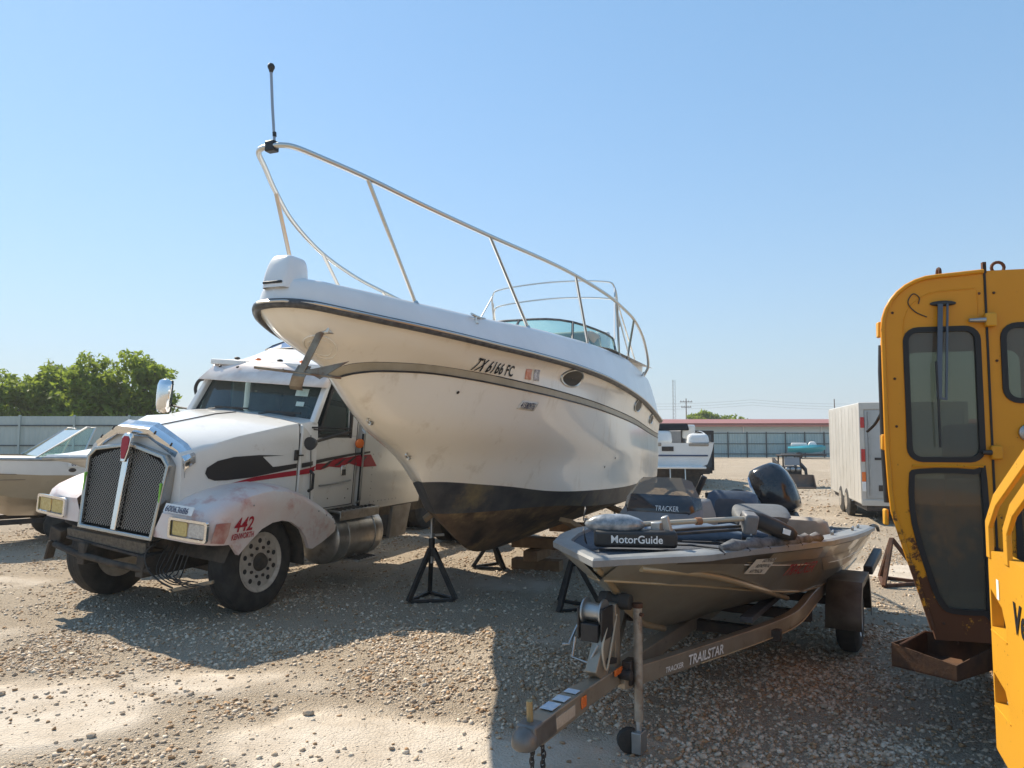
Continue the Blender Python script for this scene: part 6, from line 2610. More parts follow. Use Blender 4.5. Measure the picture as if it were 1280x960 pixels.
for pth in ([(.065, 1.30), (.065, 1.45), (-.07, 1.565), (-.50, 1.765), (-1.1, 2.05)], [(-.20, 1.31), (-.20, 1.45), (-.30, 1.545), (-.75, 1.77), (-1.1, 1.95)]):
    m_ = MB()
    pts = [Vector(pf(y, z, .02)) for y, z in pth]
    pts2 = []
    for i in range(len(pth)):
        d_ = Vector((pth[min(i + 1, len(pth) - 1)][0] - pth[max(i - 1, 0)][0], pth[min(i + 1, len(pth) - 1)][1] - pth[max(i - 1, 0)][1])).normalized()
        n_ = Vector((-d_.y, d_.x)) * .028
        y, z = pth[i]
        pts2.append([pf(y + n_.x, z + n_.y, -.006), pf(y - n_.x, z - n_.y, -.006), pf(y - n_.x, z - n_.y, .014), pf(y + n_.x, z + n_.y, .014)])
    m_.grid(pts2, closed=True)
    m_.add(pts2[0], [(0, 1, 2, 3)])
    m_.add(pts2[-1], [(0, 1, 2, 3)])
    m_.build('handrail', M_YEL2, VM, smooth=30, bevel=.004)
m_ = MB()
m_.add([pf(y, z, d) for d in (.17, 1.3) for y, z in ((-1.6, .35), (.02, .45), (.02, 1.30), (-1.6, 1.30))], [(0, 1, 2, 3), (7, 6, 5, 4), (0, 4, 5, 1), (1, 5, 6, 2), (2, 6, 7, 3), (3, 7, 4, 0)])
m_.build('engine_housing', M_YEL, VM, smooth=0, bevel=.02)
for z in (.90, .56):
    m_ = MB()
    m_.add([pf(.09 + a, z + b, d) for d in (.01, .05) for a, b in ((0, -.09), (.035, -.09), (.035, .09), (0, .09))], [(0, 1, 2, 3), (7, 6, 5, 4), (0, 4, 5, 1), (1, 5, 6, 2), (2, 6, 7, 3), (3, 7, 4, 0)])
    m_.build('panel_latch', M_BLACK if z > .7 else M_YEL2, VM, smooth=0)
# chassis and crawler track standing on the ground, right of the cab
m_ = MB()
m_.box((1.35, -.2, .52), (1.4, 3.6, .22))
m_.build('chassis', M_GRIME, VM, bevel=.02)
m_ = MB()
tp_ = [(.75 * math.cos(t), .33 * math.sin(t)) for t in np.linspace(0, 2 * math.pi, 2)]
loop = []
for t in np.linspace(-math.pi / 2, math.pi / 2, 9):
    loop.append((1.2 + .30 * math.cos(t), .30 + .30 * math.sin(t)))
for t in np.linspace(math.pi / 2, 3 * math.pi / 2, 9):
    loop.append((-1.2 + .30 * math.cos(t), .30 + .30 * math.sin(t)))
m_.prism(loop, lambda a, b, d: (d, a + .3, b), 1.05, 1.50)
m_.build('track', M_RUBBER, VM, smooth=30)

# rusty triangular frame standing behind the machine
x_, y_ = 4.72, 9.0
RT = thing('support_frame', (x_, y_, gz(x_, y_) - .01), rad(12), 'empty rusty triangular steel support frame standing alone on sunlit gravel', 'stand')
feet = [Vector((-.30, -.16, .03)), Vector((.34, -.10, .03)), Vector((.05, .34, .03))]
apex = Vector((-.02, .02, .56))
for p in feet:
    m_ = MB()
    m_.beam(p, apex, .045, .045)
    m_.build('leg', M_RUST, RT, bevel=.004)
for i in range(3):
    m_ = MB()
    d_ = (feet[(i + 1) % 3] - feet[i]).normalized() * .03
    m_.beam(feet[i] + d_, feet[(i + 1) % 3] - d_, .04, .04)
    m_.build('base_bar', M_RUST, RT, bevel=.004)

# ------------------------------------------------------------------ enclosed cargo trailer
M_CARGO = mat('cargo_skin', (.56, .54, .50), .35, .25, var=(.48, .46, .42), vscale=1.5, dirt=(.36, .32, .27), dirt_amt=.15, dirt_scale=2)
M_CARGOR = mat('cargo_rear', (.42, .43, .43), .4, .4, var=(.36, .37, .37), vscale=2)


def cargo_trailer(x, y, rz, W_, L_, H_, zb, skin, rear, label, doors=True):
    T_ = thing('cargo_trailer', (x, y, gz(x, y)), rz, label, 'trailer')
    m_ = MB()
    m_.box((W_ / 2, L_ / 2, (zb + H_) / 2), (W_, L_, H_ - zb))
    m_.build('body', skin, T_, bevel=.03)
    if doors:
        for k in range(9):
            m_ = MB()
            m_.box((-.001, .3 + (L_ - .5) * k / 8, (zb + H_) / 2), (.004, .012, H_ - zb - .16))
            m_.build('side_rib', skin, T_)
    m_ = MB()
    for s in (0, 1):
        m_.box((.04 + s * (W_ - .08), -.008, (zb + H_) / 2), (.09, .03, H_ - zb - .02))
    m_.box((W_ / 2, -.008, H_ - .08), (W_ - .02, .034, .14))
    m_.box((W_ / 2, -.010, zb + .05), (W_ - .02, .05, .12))
    m_.build('rear_frame', M_CARGO if doors else M_DARKSTEEL, T_, bevel=.006)
    m_ = MB()
    m_.box((W_ / 2, -.003, (zb + H_) / 2 - .01), (W_ - .20, .02, H_ - zb - .30))
    dr_ = m_.build('rear_door', rear, T_, bevel=.008)
    m_ = MB()
    m_.cyl((.17, -.03, zb + .2), (.17, -.03, H_ - .2), .016, n=8)
    m_.build('lock_rod', M_GALV, dr_)
    m_ = MB()
    m_.box((.42, -.02, 1.35), (.30, .014, .05))
    m_.build('door_handle', M_DARKSTEEL, dr_)
    m_ = MB()
    m_.box((.46, -.02, zb + .35), (.26, .014, .12))
    m_.build('plate_holder', M_DARKSTEEL, dr_)
    if doors:
        for z, mm, h in ((H_ - .42, M_RED, .22), (1.42, M_RED, .26), (.98, M_AMBER, .2), (.78, M_WHITEPLATE, .2)):
            m_ = MB()
            m_.box((.055, -.03, z), (.075, .016, h))
            m_.build('tail_lamp', mm, T_, bevel=.006)
        m_ = MB()
        m_.ell((.50, -.016, 1.60), (.12, .012, .04))
        lg = m_.build('door_emblem', mat('emblem_blue', (.04, .07, .25), .3), dr_)
        m_ = MB()
        for k in range(3):
            m_.ell((.42 + .06 * k, -.016, 1.76), (.035, .01, .04))
        m_.build('door_print', M_GALV, dr_)
    for yy in ((L_ * .42, L_ * .42 + .82) if L_ > 3.4 else (L_ * .45,)):
        for s in (0, 1):
            m_ = MB()
            xx = -.02 + s * (W_ + .04 - .2)
            m_.lathe((xx, yy, .33), (1, 0, 0), [(0, .18), (.01, .27), (.04, .33), (.16, .33), (.19, .27), (.2, .18)], 24, caps=False)
            ty = m_.build('tyre', M_RUBBER, T_, smooth=35)
            m_ = MB()
            m_.lathe((xx + (-.004 if s == 0 else .204), yy, .33), (1 if s == 0 else -1, 0, 0), [(0, .19), (.03, .15), (.03, .0)], 20)
            m_.build('rim', M_CHROME, ty, smooth=35)
            m_ = MB()
            m_.tube([(xx + .1, yy + .41 * math.cos(t), .36 + .40 * math.sin(t)) for t in np.linspace(0, math.pi, 11)], .05, 6)
            m_.build('fender', M_GALV, T_, smooth=50)
    m_ = MB()
    m_.box((W_ / 2, L_ / 2, zb - .06), (W_ * .9, L_, .12))
    m_.box((W_ / 2, L_ + .55, zb - .06), (.1, 1.2, .1))
    m_.cyl((W_ / 2, L_ + .8, .02), (W_ / 2, L_ + .8, .75), .035, n=10)
    m_.build('undercarriage', M_DARKSTEEL, T_, bevel=.006)
    return T_


cargo_trailer(7.22, 15.0, rad(-16), 2.0, 4.3, 2.52, .40, M_CARGO, M_CARGOR, 'tall silver enclosed cargo trailer with double axle and blue oval emblem')
M_DKT = mat('dark_trailer', (.06, .065, .075), .45, var=(.09, .095, .10), vscale=2)
cargo_trailer(6.55, 28.0, rad(10), 1.35, 2.8, 2.0, .45, M_DKT, M_DKT, 'small dark grey enclosed trailer parked beside the white boat with black canvas', doors=False)


# ------------------------------------------------------------------ small boats around the yard
def small_boat(name, loc, rz, L_, B_, D_, hull_m, top_m, label, bottom_m=None, zlift=.45, bowf=.35, sheer=.25, stern=False):
    """runabout hull: +y aft from the bow, x across; returns its root."""
    T_ = thing(name, loc, rz, label, 'boat')
    hb = B_ / 2

    def plan(t):
        return hb * (1 - (1 - min(t / .55, 1)) ** 2.1) ** .8 if t > 0 else 0
    ts_ = [0, .01, .03, .07, .12, .2, .3, .4, .55, .7, .85, 1.0]
    lines = []
    for t in ts_:
        w = plan(t)
        rake = bowf * L_ * .5 * (1 - min(t / .4, 1)) ** 1.5
        zs_ = zlift + D_ + sheer * (1 - t) ** 2
        zk = zlift + (D_ * .8) * (1 - min(t / .35, 1)) ** 1.8
        zch = zlift + D_ * .30 + D_ * .48 * (1 - min(t / .5, 1)) ** 1.6
        zbl = zch * .38 + zs_ * .62
        lines.append((t, w, zk, zch, zbl, zs_))
    yk = lambda t, r: t * L_ + r * (1 - min(t / .5, 1)) ** 1.5
    mlow, mtop, mbt = MB(), MB(), MB()
    for s in (1, -1):
        mbt.grid([[(0, yk(t, .9), zk), (s * w * .45, yk(t, .8), zk * .5 + zc_ * .5), (s * w * .82, yk(t, .65), zc_)] for t, w, zk, zc_, zb_, zs_ in lines])
        mlow.grid([[(s * w * .82, yk(t, .65), zc_), (s * w * .90, yk(t, .48), (zc_ + zb_) / 2 - .01), (s * w * .955, yk(t, .32), zb_)] for t, w, zk, zc_, zb_, zs_ in lines])
        mtop.grid([[(s * w * .957, yk(t, .32), zb_), (s * w * .985, yk(t, .15), (zb_ + zs_) / 2), (s * w, yk(t, 0), zs_), (s * w * .90, yk(t, .02) + .03, zs_ + .05)] for t, w, zk, zc_, zb_, zs_ in lines])
    mbt.build('hull_bottom', bottom_m or hull_m, T_, smooth=35)
    mlow.build('hull_side', hull_m, T_, smooth=40)
    mtop.build('topside', top_m, T_, smooth=40)
    t, w, zk, zc_, zb_, zs_ = lines[-1]
    m_ = MB()
    m_.add([(0, L_, zk), (w * .82, L_, zc_), (w * .955, L_, zb_), (w, L_, zs_), (-w, L_, zs_), (-w * .955, L_, zb_), (-w * .82, L_, zc_)], [tuple(range(7))])
    m_.build('transom', top_m, T_, smooth=0)
    for s in (1, -1):
        m_ = MB()
        m_.tube([(s * w2 * 1.004, yk(t2, 0), zz + .005) for t2, w2, _, _, _, zz in lines], .022, 6)
        m_.build('rub_rail', M_GALV, T_, smooth=60)
    return T_, plan, (lambda t: zlift + D_ + sheer * (1 - t) ** 2)


M_TANH = mat('tan_gelcoat', (.46, .36, .24), .3, var=(.40, .31, .20), vscale=2, coat=.3, dirt=(.30, .24, .17), dirt_amt=.2)
M_WHG = mat('white_gelcoat_small', (.74, .74, .72), .25, var=(.68, .68, .66), vscale=2, coat=.3)
M_MAROON = mat('brown_graphic', (.16, .09, .07), .4)

# tan runabout beyond the truck
LB, plan, shz = small_boat('runabout', (-10.0, 11.2, gz(-10, 11.2)), rad(-49), 5.4, 2.2, .95, M_TANH, M_WHG, 'tan hulled open runabout with white topsides and raked glass windscreen', zlift=.44, sheer=.12)
for s in (1, -1):
    m_ = MB()
    m_.add([(s * .95, 2.10, shz(.4) + .04), (s * .95, 2.75, shz(.45) + .04), (s * .86, 2.95, shz(.45) + .52), (s * .86, 2.82, shz(.45) + .52)], [(0, 1, 2, 3)])
    wv = m_.build('side_screen', glass('runabout_glass', (.70, .88, .82), alpha=.4), LB, smooth=0)
    m_ = MB()
    m_.tube([(s * .95, 2.10, shz(.4) + .04), (s * .86, 2.82, shz(.45) + .54), (s * .86, 2.95, shz(.45) + .54), (s * .95, 2.75, shz(.45) + .04)], .018, 6, closed=True)
    m_.build('screen_frame', M_STEEL, wv)
    m_ = MB()
    m_.tube([(s * .98, 1.1, shz(.2) + .03), (s * .93, 1.35, shz(.2) + .30), (s * .93, 1.36, shz(.2) + .32)], .014, 6)
    m_.tube([(s * .90, .7, shz(.15) + .03), (s * .88, .85, shz(.15) + .2), (s * .93, 1.36, shz(.2) + .32)], .014, 6)
    m_.build('bow_rail', M_STEEL, LB)
m_ = MB()
m_.add([(-.9, 2.15, shz(.4) + .05), (.9, 2.15, shz(.4) + .05), (.82, 2.75, shz(.45) + .50), (-.82, 2.75, shz(.45) + .50)], [(0, 1, 2, 3)])
m_.build('windscreen', glass('runabout_glass', (.70, .88, .82)), LB, smooth=0)
m_ = MB()
m_.grid([[(q * plan(t) * .88, t * 5.4 + .03, shz(t) + .03 - (.35 if .25 > t > .1 and abs(q) < .7 else 0)) for q in (-1, -.7, 0, .7, 1)] for t in (.03, .1, .16, .25, .4, .5)])
m_.build('foredeck', M_TANH, LB, smooth=30)
m_ = MB()
m_.grid([[(q * 1.0, y, shz(.5) + z) for q, z in ((-1, .05), (-.85, .05), (-.8, -.4), (.8, -.4), (.85, .05), (1, .05))] for y in (2.7, 4.6)])
m_.build('cockpit', M_TANH, LB, smooth=0)
for x in (-.45, .45):
    m_ = MB()
    m_.box((x, 1.35, shz(.2) - .12), (.5, .16, .40), (rad(-15), 0, 0))
    m_.build('seat', mat('seat_brown', (.26, .19, .14), .7), LB, bevel=.04)
for k in range(2):
    m_ = MB()
    m_.tube([(.90 + .015, y, 1.18 - .09 * k + .02 * abs(y - 3)) for y in (1.6, 2.4, 3.2, 4.2, 5.2)], .006, 5)
    m_.build('pinstripe', mat('pin_brown', (.2, .15, .1), .4), LB)
m_ = MB()
m_.tube([(1.07, 3.35, 1.33), (1.07, 3.9, 1.33)], .004, 5)
stk2 = MB()
stk2.box((1.085, 2.70, 1.36), (.004, .34, .10))
sk = stk2.build('lot_sticker', M_WHITEPLATE, LB)
lettering('60950', 'lot_number', .10, lambda x, y, d: (1.090 + d, 2.57 + x, 1.325 + y), M_NAVYPRINT, sk, bold=.012, shear=.2, xs=.8)
m_.build('rub_line', M_GALV, LB)
# trailer wheels and bunk under it
for yy in (2.6, 3.4):
    for s in (1, -1):
        m_ = MB()
        m_.lathe((s * .72 - .1, yy, .33), (1, 0, 0), [(0, .18), (.01, .27), (.04, .33), (.16, .33), (.19, .27), (.2, .18)], 20)
        m_.build('trailer_tyre', M_RUBBER, LB, smooth=35)
m_ = MB()
for s in (1, -1):
    m_.beam((s * .5, 1.6, .40), (s * .6, 5.2, .40), .08, .08)
m_.build('trailer_rail', M_DARKSTEEL, LB)

# white sport boat whose nose shows beside the truck
WB, plan, shz = small_boat('sport_boat', (-6.58, 10.15, gz(-6.58, 10.15)), rad(-42), 5.0, 2.1, .72, M_WHG, M_WHG, 'white sport boat with brown graphics and a tipped up white screen beside the semi truck', zlift=.78, sheer=.02, bowf=.2)
m_ = MB()
m_.grid([[(q * plan(t) * .9, t * 5.0 + .03, shz(t) + .04 + (.06 + .55 * t) * (1 - q * q) * min(t * 6, 1)) for q in np.linspace(-1, 1, 9)] for t in (.02, .06, .12, .2, .3, .42)])
m_.build('foredeck', M_WHG, WB, smooth=50)
m_ = MB()
m_.grid([[(q * plan(t) * .9, t * 5.0 + .03, shz(t) + .055 + (.06 + .55 * t) * (1 - q * q) * min(t * 6, 1)) for q in (.30, .48, .66)] for t in (.10, .16, .24, .33)])
m_.build('deck_graphic', M_MAROON, WB, smooth=50)
m_ = MB()
m_.grid([[(s_ * 1.0, y, shz(.4) + z) for y, z in ((1.55, .10), (1.9, .22), (2.4, .30))] for s_ in (.80, 1.02)])
m_.build('side_graphic', M_MAROON, WB, smooth=50)
m_ = MB()
m_.box((-.1, 1.45, shz(.3) + .50), (1.5, .62, .035), (rad(30), 0, 0))
m_.build('tipped_screen', M_WHG, WB, bevel=.02)
for s in (1, -1):
    m_ = MB()
    m_.tube([(s * .85, 2.0, shz(.4) + .08), (s * .86, 2.45, shz(.45) + .34), (s * .86, 2.7, shz(.45) + .55)], .02, 6)
    m_.build('screen_stay', M_STEEL, WB)
m_ = MB()
m_.ell((.18, .32, shz(.05) - .17), (.05, .05, .03))
m_.build('bow_lamp', M_BLACK, WB)
m_ = MB()
m_.tube([(.5, 2.6, shz(.45)), (.48, 2.62, shz(.45) + .7), (.46, 2.64, shz(.45) + 1.05)], .009, 5)
m_.build('whip_aerial', M_WHITEPLATE, WB)
for s in (1, -1):
    m_ = MB()
    m_.lathe((s * .85 - .1, 3.2, .33), (1, 0, 0), [(0, .18), (.01, .27), (.04, .33), (.16, .33), (.19, .27), (.2, .18)], 20)
    m_.build('trailer_tyre', M_RUBBER, WB, smooth=35)
m_ = MB()
for s in (1, -1):
    m_.beam((s * .4, 1.0, .5), (s * .5, 4.6, .55), .08, .10)
    for y in (1.2, 3.6):
        m_.beam((s * .45, y, .5), (s * .5, y, .85), .06, .06, upv=(0, 1, 0))
m_.build('trailer_rail', M_DARKSTEEL, WB)

# white cuddy boat far behind, stern towards us, black canvas on top
CB, plan, shz = small_boat('cuddy_boat', (6.6, 31.5, 0), rad(172), 6.6, 2.5, 1.05, M_WHG, M_WHG, 'white cuddy boat with a black canvas top standing stern on beyond the cruiser', zlift=.50, sheer=.2)
m_ = MB()
m_.box((0, 6.75, .72), (1.9, .5, .08))
m_.build('swim_platform', M_WHG, CB, bevel=.03)
m_ = MB()
m_.box((-.75, 6.3, 1.63), (.8, .6, .5), taper=(.85, .7))
m_.box((.55, 5.2, 1.75), (1.0, 1.2, .5), taper=(.9, .8))
m_.build('cockpit_moulding', M_WHG, CB, bevel=.14, seg=3)
m_ = MB()
m_.box((.2, 5.0, 2.12), (1.5, 1.3, .26), taper=(.92, .85))
m_.build('canvas_top', mat('canvas_black', (.016, .017, .02), .9, bump=.01, bscale=8), CB, bevel=.05)
for s in (1, -1):
    m_ = MB()
    m_.tube([(s * .85, 5.4, 1.5), (s * .75, 5.2, 2.05)], .02, 6)
    m_.tube([(s * .25, 6.9, .76), (s * .25, 6.98, .3)], .02, 6)
    m_.build('frame_tube', M_STEEL, CB)
m_ = MB()
m_.box((.3, 6.615, 1.35), (.4, .02, .16))
m_.box((-.1, 6.61, .62), (2.0, .02, .26))
m_.build('stern_vent', M_DARKSTEEL, CB)
for y, w in ((6.2, 1.6), (3.2, 1.0)):
    m_ = MB()
    m_.box((0, y, .28), (w, .35, .55))
    m_.build('cradle', M_DARKSTEEL, CB)

m_ = MB()
for x, w in ((-.75, .7), (.75, .5)):
    m_.box((x, 6.45, 1.50), (w, .35, .14))
m_.build('stern_cushion', M_SEATT, CB, bevel=.05)
m_ = MB()
m_.box((0, 6.622, 1.12), (2.1, .01, .05))
m_.build('stern_stripe', mat('stripe_navy', (.03, .05, .12), .4), CB)
for s in (1, -1):
    m_ = MB()
    m_.tube(spline([(s * 1.0, 6.5, 1.58), (s * .98, 6.4, 1.85), (s * .9, 5.6, 1.95), (s * .88, 4.6, 1.9)], 5), .022, 6)
    m_.build('arch_tube', M_STEEL, CB)
m_ = MB()
m_.box((-.55, 5.3, 1.95), (.45, .12, .5), (rad(-10), 0, 0))
m_.build('helm_seat', M_WHG, CB, bevel=.05)

# small skid loader with bucket
SL = thing('skid_loader', (9.86, 25.4, 0), rad(-6), 'small dark skid loader with its bucket on the ground before the fence', 'loader')
for s in (1, -1):
    for yy in (.25, .95):
        m_ = MB()
        m_.lathe((s * .36 - .09, yy, .22), (1, 0, 0), [(0, .1), (.02, .2), (.16, .2), (.18, .1)], 16)
        m_.build('wheel', M_RUBBER, SL, smooth=35)
    m_ = MB()
    m_.beam((s * .40, 1.1, .95), (s * .40, -.05, .62), .08, .12)
    m_.beam((s * .40, -.05, .66), (s * .40, -.22, .25), .08, .10)
    m_.beam((s * .38, 1.1, .35), (s * .38, 1.1, 1.0), .08, .10, upv=(0, 1, 0))
    m_.build('lift_arm', M_DARKSTEEL, SL, bevel=.01)
m_ = MB()
m_.box((0, .62, .50), (.62, 1.15, .42))
m_.build('engine_body', M_DARKSTEEL, SL, bevel=.03)
m_ = MB()
for sx_ in (-.30, .30):
    for y, yt in ((.12, .18), (.85, .80)):
        m_.beam((sx_, y, .6), (sx_ * .96, yt, 1.08), .05, .05, upv=(0, 1, 0))
m_.box((0, .48, 1.10), (.72, .78, .05))
m_.build('roll_cage', M_DARKSTEEL, SL, bevel=.01)
m_ = MB()
m_.box((0, .13, .90), (.52, .01, .28), (rad(-6), 0, 0))
m_.build('cab_screen', mat('cab_screen_grey', (.25, .28, .32), .2), SL)
m_ = MB()
for k, xx in enumerate((-.18, .0, .2)):
    m_.ell((xx, .05, .62), (.09, .06, .08))
m_.build('hydraulics', M_GALV, SL)
m_ = MB()
bp_ = [(-.62, .04), (-.60, .0), (-.28, .02), (-.22, .12), (-.24, .46), (-.27, .46), (-.27, .14), (-.32, .06)]
m_.prism(bp_, lambda y, z, d: (d, y, z), -.58, .58)
for s in (1, -1):
    m_.prism([(-.62, .02), (-.24, .02), (-.24, .46), (-.36, .44)], lambda y, z, d: (d, y, z), s * .575, s * .60)
m_.build('bucket', mat('bucket_steel', (.20, .13, .09), .6, .4, var=(.12, .10, .09), vscale=5), SL, bevel=.006)

# teal personal watercraft on a low trailer by the fence
PW = thing('watercraft', (22.5, 55.3, 0), rad(70), 'teal and white personal watercraft on a low dark trailer by the fence', 'watercraft')
m_ = MB()
rows = []
for y, w, zb, zt in ((-1.4, .05, .75, .95), (-1.1, .35, .55, 1.05), (-.4, .55, .45, 1.05), (.5, .58, .45, .95), (1.3, .55, .5, .90)):
    rows.append([(-w, y, (zb + zt) / 2 + .1), (-w * .6, y, zb), (w * .6, y, zb), (w, y, (zb + zt) / 2 + .1), (w * .7, y, zt), (-w * .7, y, zt)])
m_.grid(rows, closed=True)
m_.add(rows[-1], [tuple(range(6))])
m_.build('hull', mat('teal_hull', (.04, .30, .36), .3, coat=.4), PW, smooth=40)
m_ = MB()
m_.box((0, -.45, 1.15), (.45, .7, .3), taper=(.5, .5))
m_.box((0, .5, 1.08), (.35, 1.2, .24), taper=(.8, .9))
m_.build('seat', M_WHG, PW, bevel=.05)
m_ = MB()
m_.box((0, .2, .3), (1.2, 3.2, .14))
m_.lathe((-.65, .5, .25), (1, 0, 0), [(0, .1), (.02, .25), (.2, .25), (.22, .1)], 14)
m_.lathe((.45, .5, .25), (1, 0, 0), [(0, .1), (.02, .25), (.2, .25), (.22, .1)], 14)
m_.build('trailer_bed', M_DARKSTEEL, PW, bevel=.03)

# ------------------------------------------------------------------ fences
M_FENCE = mat('fence_sheet', (.34, .44, .45), .55, .1, var=(.28, .37, .385), vscale=.8, dirt=(.34, .31, .26), dirt_amt=.1, dirt_scale=.7)
M_FENCEL = mat('fence_sheet_grey', (.40, .46, .44), .55, .1, var=(.34, .40, .385), vscale=.8)
M_POST = mat('fence_post', (.07, .085, .09), .6, .3)


def sheet_fence(p0, p1, h, bay, sheet_m, label, ribs=7, rails=(.15, .55, .97), post_m=None):
    """corrugated sheet panels between posts, rails across; x along the run, y towards the yard is negative."""
    p0, p1 = Vector(p0), Vector(p1)
    d_ = p1 - p0
    L_ = d_.length
    T_ = thing('sheet_fence', (p0.x, p0.y, 0), math.atan2(d_.y, d_.x), label, 'fence')
    nb = max(1, round(L_ / bay))
    bw = L_ / nb
    m_ = MB()
    n_ = ribs * 4
    top, bot = [], []
    for k in range(n_ + 1):
        x = .02 + (bw - .04) * k / n_
        dd = .02 if (k % 4) in (1, 2) else 0
        top.append((x, dd, h))
        bot.append((x, dd, .03))
    m_.grid([bot, top])
    pan = m_.build('panel', sheet_m, T_, smooth=0)
    m_ = MB()
    m_.box((0, -.05, h / 2 + .03), (.08, .08, h + .04))
    post = m_.build('post', post_m or M_POST, T_)
    m_ = MB()
    m_.box((bw / 2, -.025, 0), (bw - .08, .04, .06))
    rl = m_.build('rail', M_POST, T_)
    for i in range(nb):
        q = pan if i == 0 else pan.copy()
        if i:
            COL.objects.link(q)
            q.parent = T_
        q.location = (i * bw, 0, 0)
        q = post if i == 0 else post.copy()
        if i:
            COL.objects.link(q)
            q.parent = T_
        q.location = (i * bw, 0, 0)
        for j, f in enumerate(rails):
            q = rl if (i == 0 and j == 0) else rl.copy()
            if not (i == 0 and j == 0):
                COL.objects.link(q)
                q.parent = T_
            q.location = (i * bw, 0, f * h)
    q = post.copy()
    COL.objects.link(q)
    q.parent = T_
    q.location = (L_, 0, 0)
    return T_


sheet_fence((-10, 58.5), (52, 56.5), 2.0, 1.5, M_FENCE, 'pale teal corrugated sheet fence with dark posts at the back of the yard')
sheet_fence((-45, 33), (-10, 33), 2.68, 2.5, M_FENCEL, 'tall grey green sheet fence below the leafy trees', ribs=10, rails=(.5, .84), post_m=M_FENCEL)
sheet_fence((-10, 33.1), (-10, 58.4), 2.4, 2.5, M_FENCEL, 'grey side fence joining the two long fences', ribs=6)

# ------------------------------------------------------------------ long low building with a red roof
LW = thing('long_building', (8, 66, 0), rad(-2), 'long low pale building with a red metal roof behind the fence', 'building')
m_ = MB()
m_.box((30, 6, 1.35), (84, 12, 2.7))
m_.build('wall', mat('pale_wall', (.56, .60, .59), .7, var=(.50, .54, .53), vscale=.3), LW)
m_ = MB()
m_.prism([(-.6, 2.66), (-.6, 2.86), (6, 3.35), (12.6, 2.86), (12.6, 2.66)], lambda y, z, d: (d, y, z), -12.5, 72.5)
m_.build('roof', mat('red_roof', (.33, .12, .09), .5, .1, var=(.28, .10, .075), vscale=.5), LW, smooth=0)
m_ = MB()
m_.box((30, -.65, 2.62), (85, .12, .16))
m_.build('gutter', mat('roof_trim_red', (.42, .16, .12), .5), LW)
for k in range(12):
    m_ = MB()
    m_.cyl((-8 + 7 * k, -.08, 0), (-8 + 7 * k, -.08, 2.6), .05, n=8)
    m_.build('downpipe', M_WHITEPLATE, LW)
LW2 = thing('long_building', (-36, 46, 0), 0, 'low building with a dull red roof edge behind the leafy trees', 'building')
m_ = MB()
m_.box((12, 4, 1.3), (30, 8, 2.6))
m_.build('wall', mat('pale_wall', (.46, .50, .50), .7), LW2)
m_ = MB()
m_.prism([(-.4, 2.62), (-.4, 2.95), (8.4, 3.2), (8.4, 2.62)], lambda y, z, d: (d, y, z), -3.4, 27.4)
m_.build('roof', MATS['red_roof'], LW2, smooth=0)

# ------------------------------------------------------------------ trees
M_LEAF = mat('leaf_green', (.11, .165, .028), .6, var=(.18, .235, .04), vscale=.6, spec=.3)
M_LEAF.node_tree.nodes['Principled BSDF'].inputs['Subsurface Weight'].default_value = 0.0
M_BARK = mat('bark', (.07, .055, .04), .9, var=(.11, .09, .07), vscale=4)


def leaf_mesh(name, blobs, n_, size, seed):
    """leaf sprays spread through a crown made of several lobes; denser towards the skin."""
    rg = np.random.default_rng(seed)
    vol = np.array([b[3] * b[4] * b[5] for b in blobs])
    pick = rg.choice(len(blobs), n_, p=vol / vol.sum())
    B_ = np.array(blobs)[pick]
    d = rg.normal(size=(n_, 3))
    d /= np.linalg.norm(d, axis=1, keepdims=True)
    r = rg.uniform(0.25, 1.0, n_) ** .45
    lump = 1 + .22 * np.sin(d[:, 0] * 7 + seed) * np.cos(d[:, 1] * 6 + seed * 2) + .15 * np.sin(d[:, 2] * 9 + d[:, 0] * 5)
    C_ = B_[:, :3] + d * B_[:, 3:6] * (r * lump)[:, None]
    gap = fbm(C_[:, 0] * 1.1 + 50, C_[:, 2] * 1.1 + C_[:, 1] * .7 + 50, seed) > .36
    C_ = C_[gap]
    k = len(C_)
    a = rg.normal(size=(k, 3))
    a /= np.linalg.norm(a, axis=1, keepdims=True)
    b = np.cross(a, rg.normal(size=(k, 3)))
    b /= np.linalg.norm(b, axis=1, keepdims=True)
    s = size * rg.uniform(.6, 1.3, k)[:, None]
    P = np.stack([C_ - a * s, C_ + b * s * .42, C_ + a * s, C_ - b * s * .42], 1).reshape(-1, 3)
    me_ = bpy.data.meshes.new(name)
    me_.vertices.add(len(P))
    me_.vertices.foreach_set('co', P.astype(np.float32).reshape(-1))
    me_.loops.add(k * 4)
    me_.loops.foreach_set('vertex_index', np.arange(k * 4, dtype=np.int32))
    me_.polygons.add(k)
    me_.polygons.foreach_set('loop_start', np.arange(0, k * 4, 4, dtype=np.int32))
    me_.update()
    me_.materials.append(M_LEAF)
    return me_


def leaf_material(m):
    """leaves pass some light through."""
    n, l = m.node_tree.nodes, m.node_tree.links
    b = n['Principled BSDF']
    out = [x for x in n if x.type == 'OUTPUT_MATERIAL'][0]
    tl = n.new('ShaderNodeBsdfTranslucent')
    tl.inputs[0].default_value = (.26, .34, .04, 1)
    mx = n.new('ShaderNodeMixShader')
    mx.inputs[0].default_value = .5
    l.new(b.outputs[0], mx.inputs[1])
    l.new(tl.outputs[0], mx.inputs[2])
    l.new(mx.outputs[0], out.inputs[0])


leaf_material(M_LEAF)


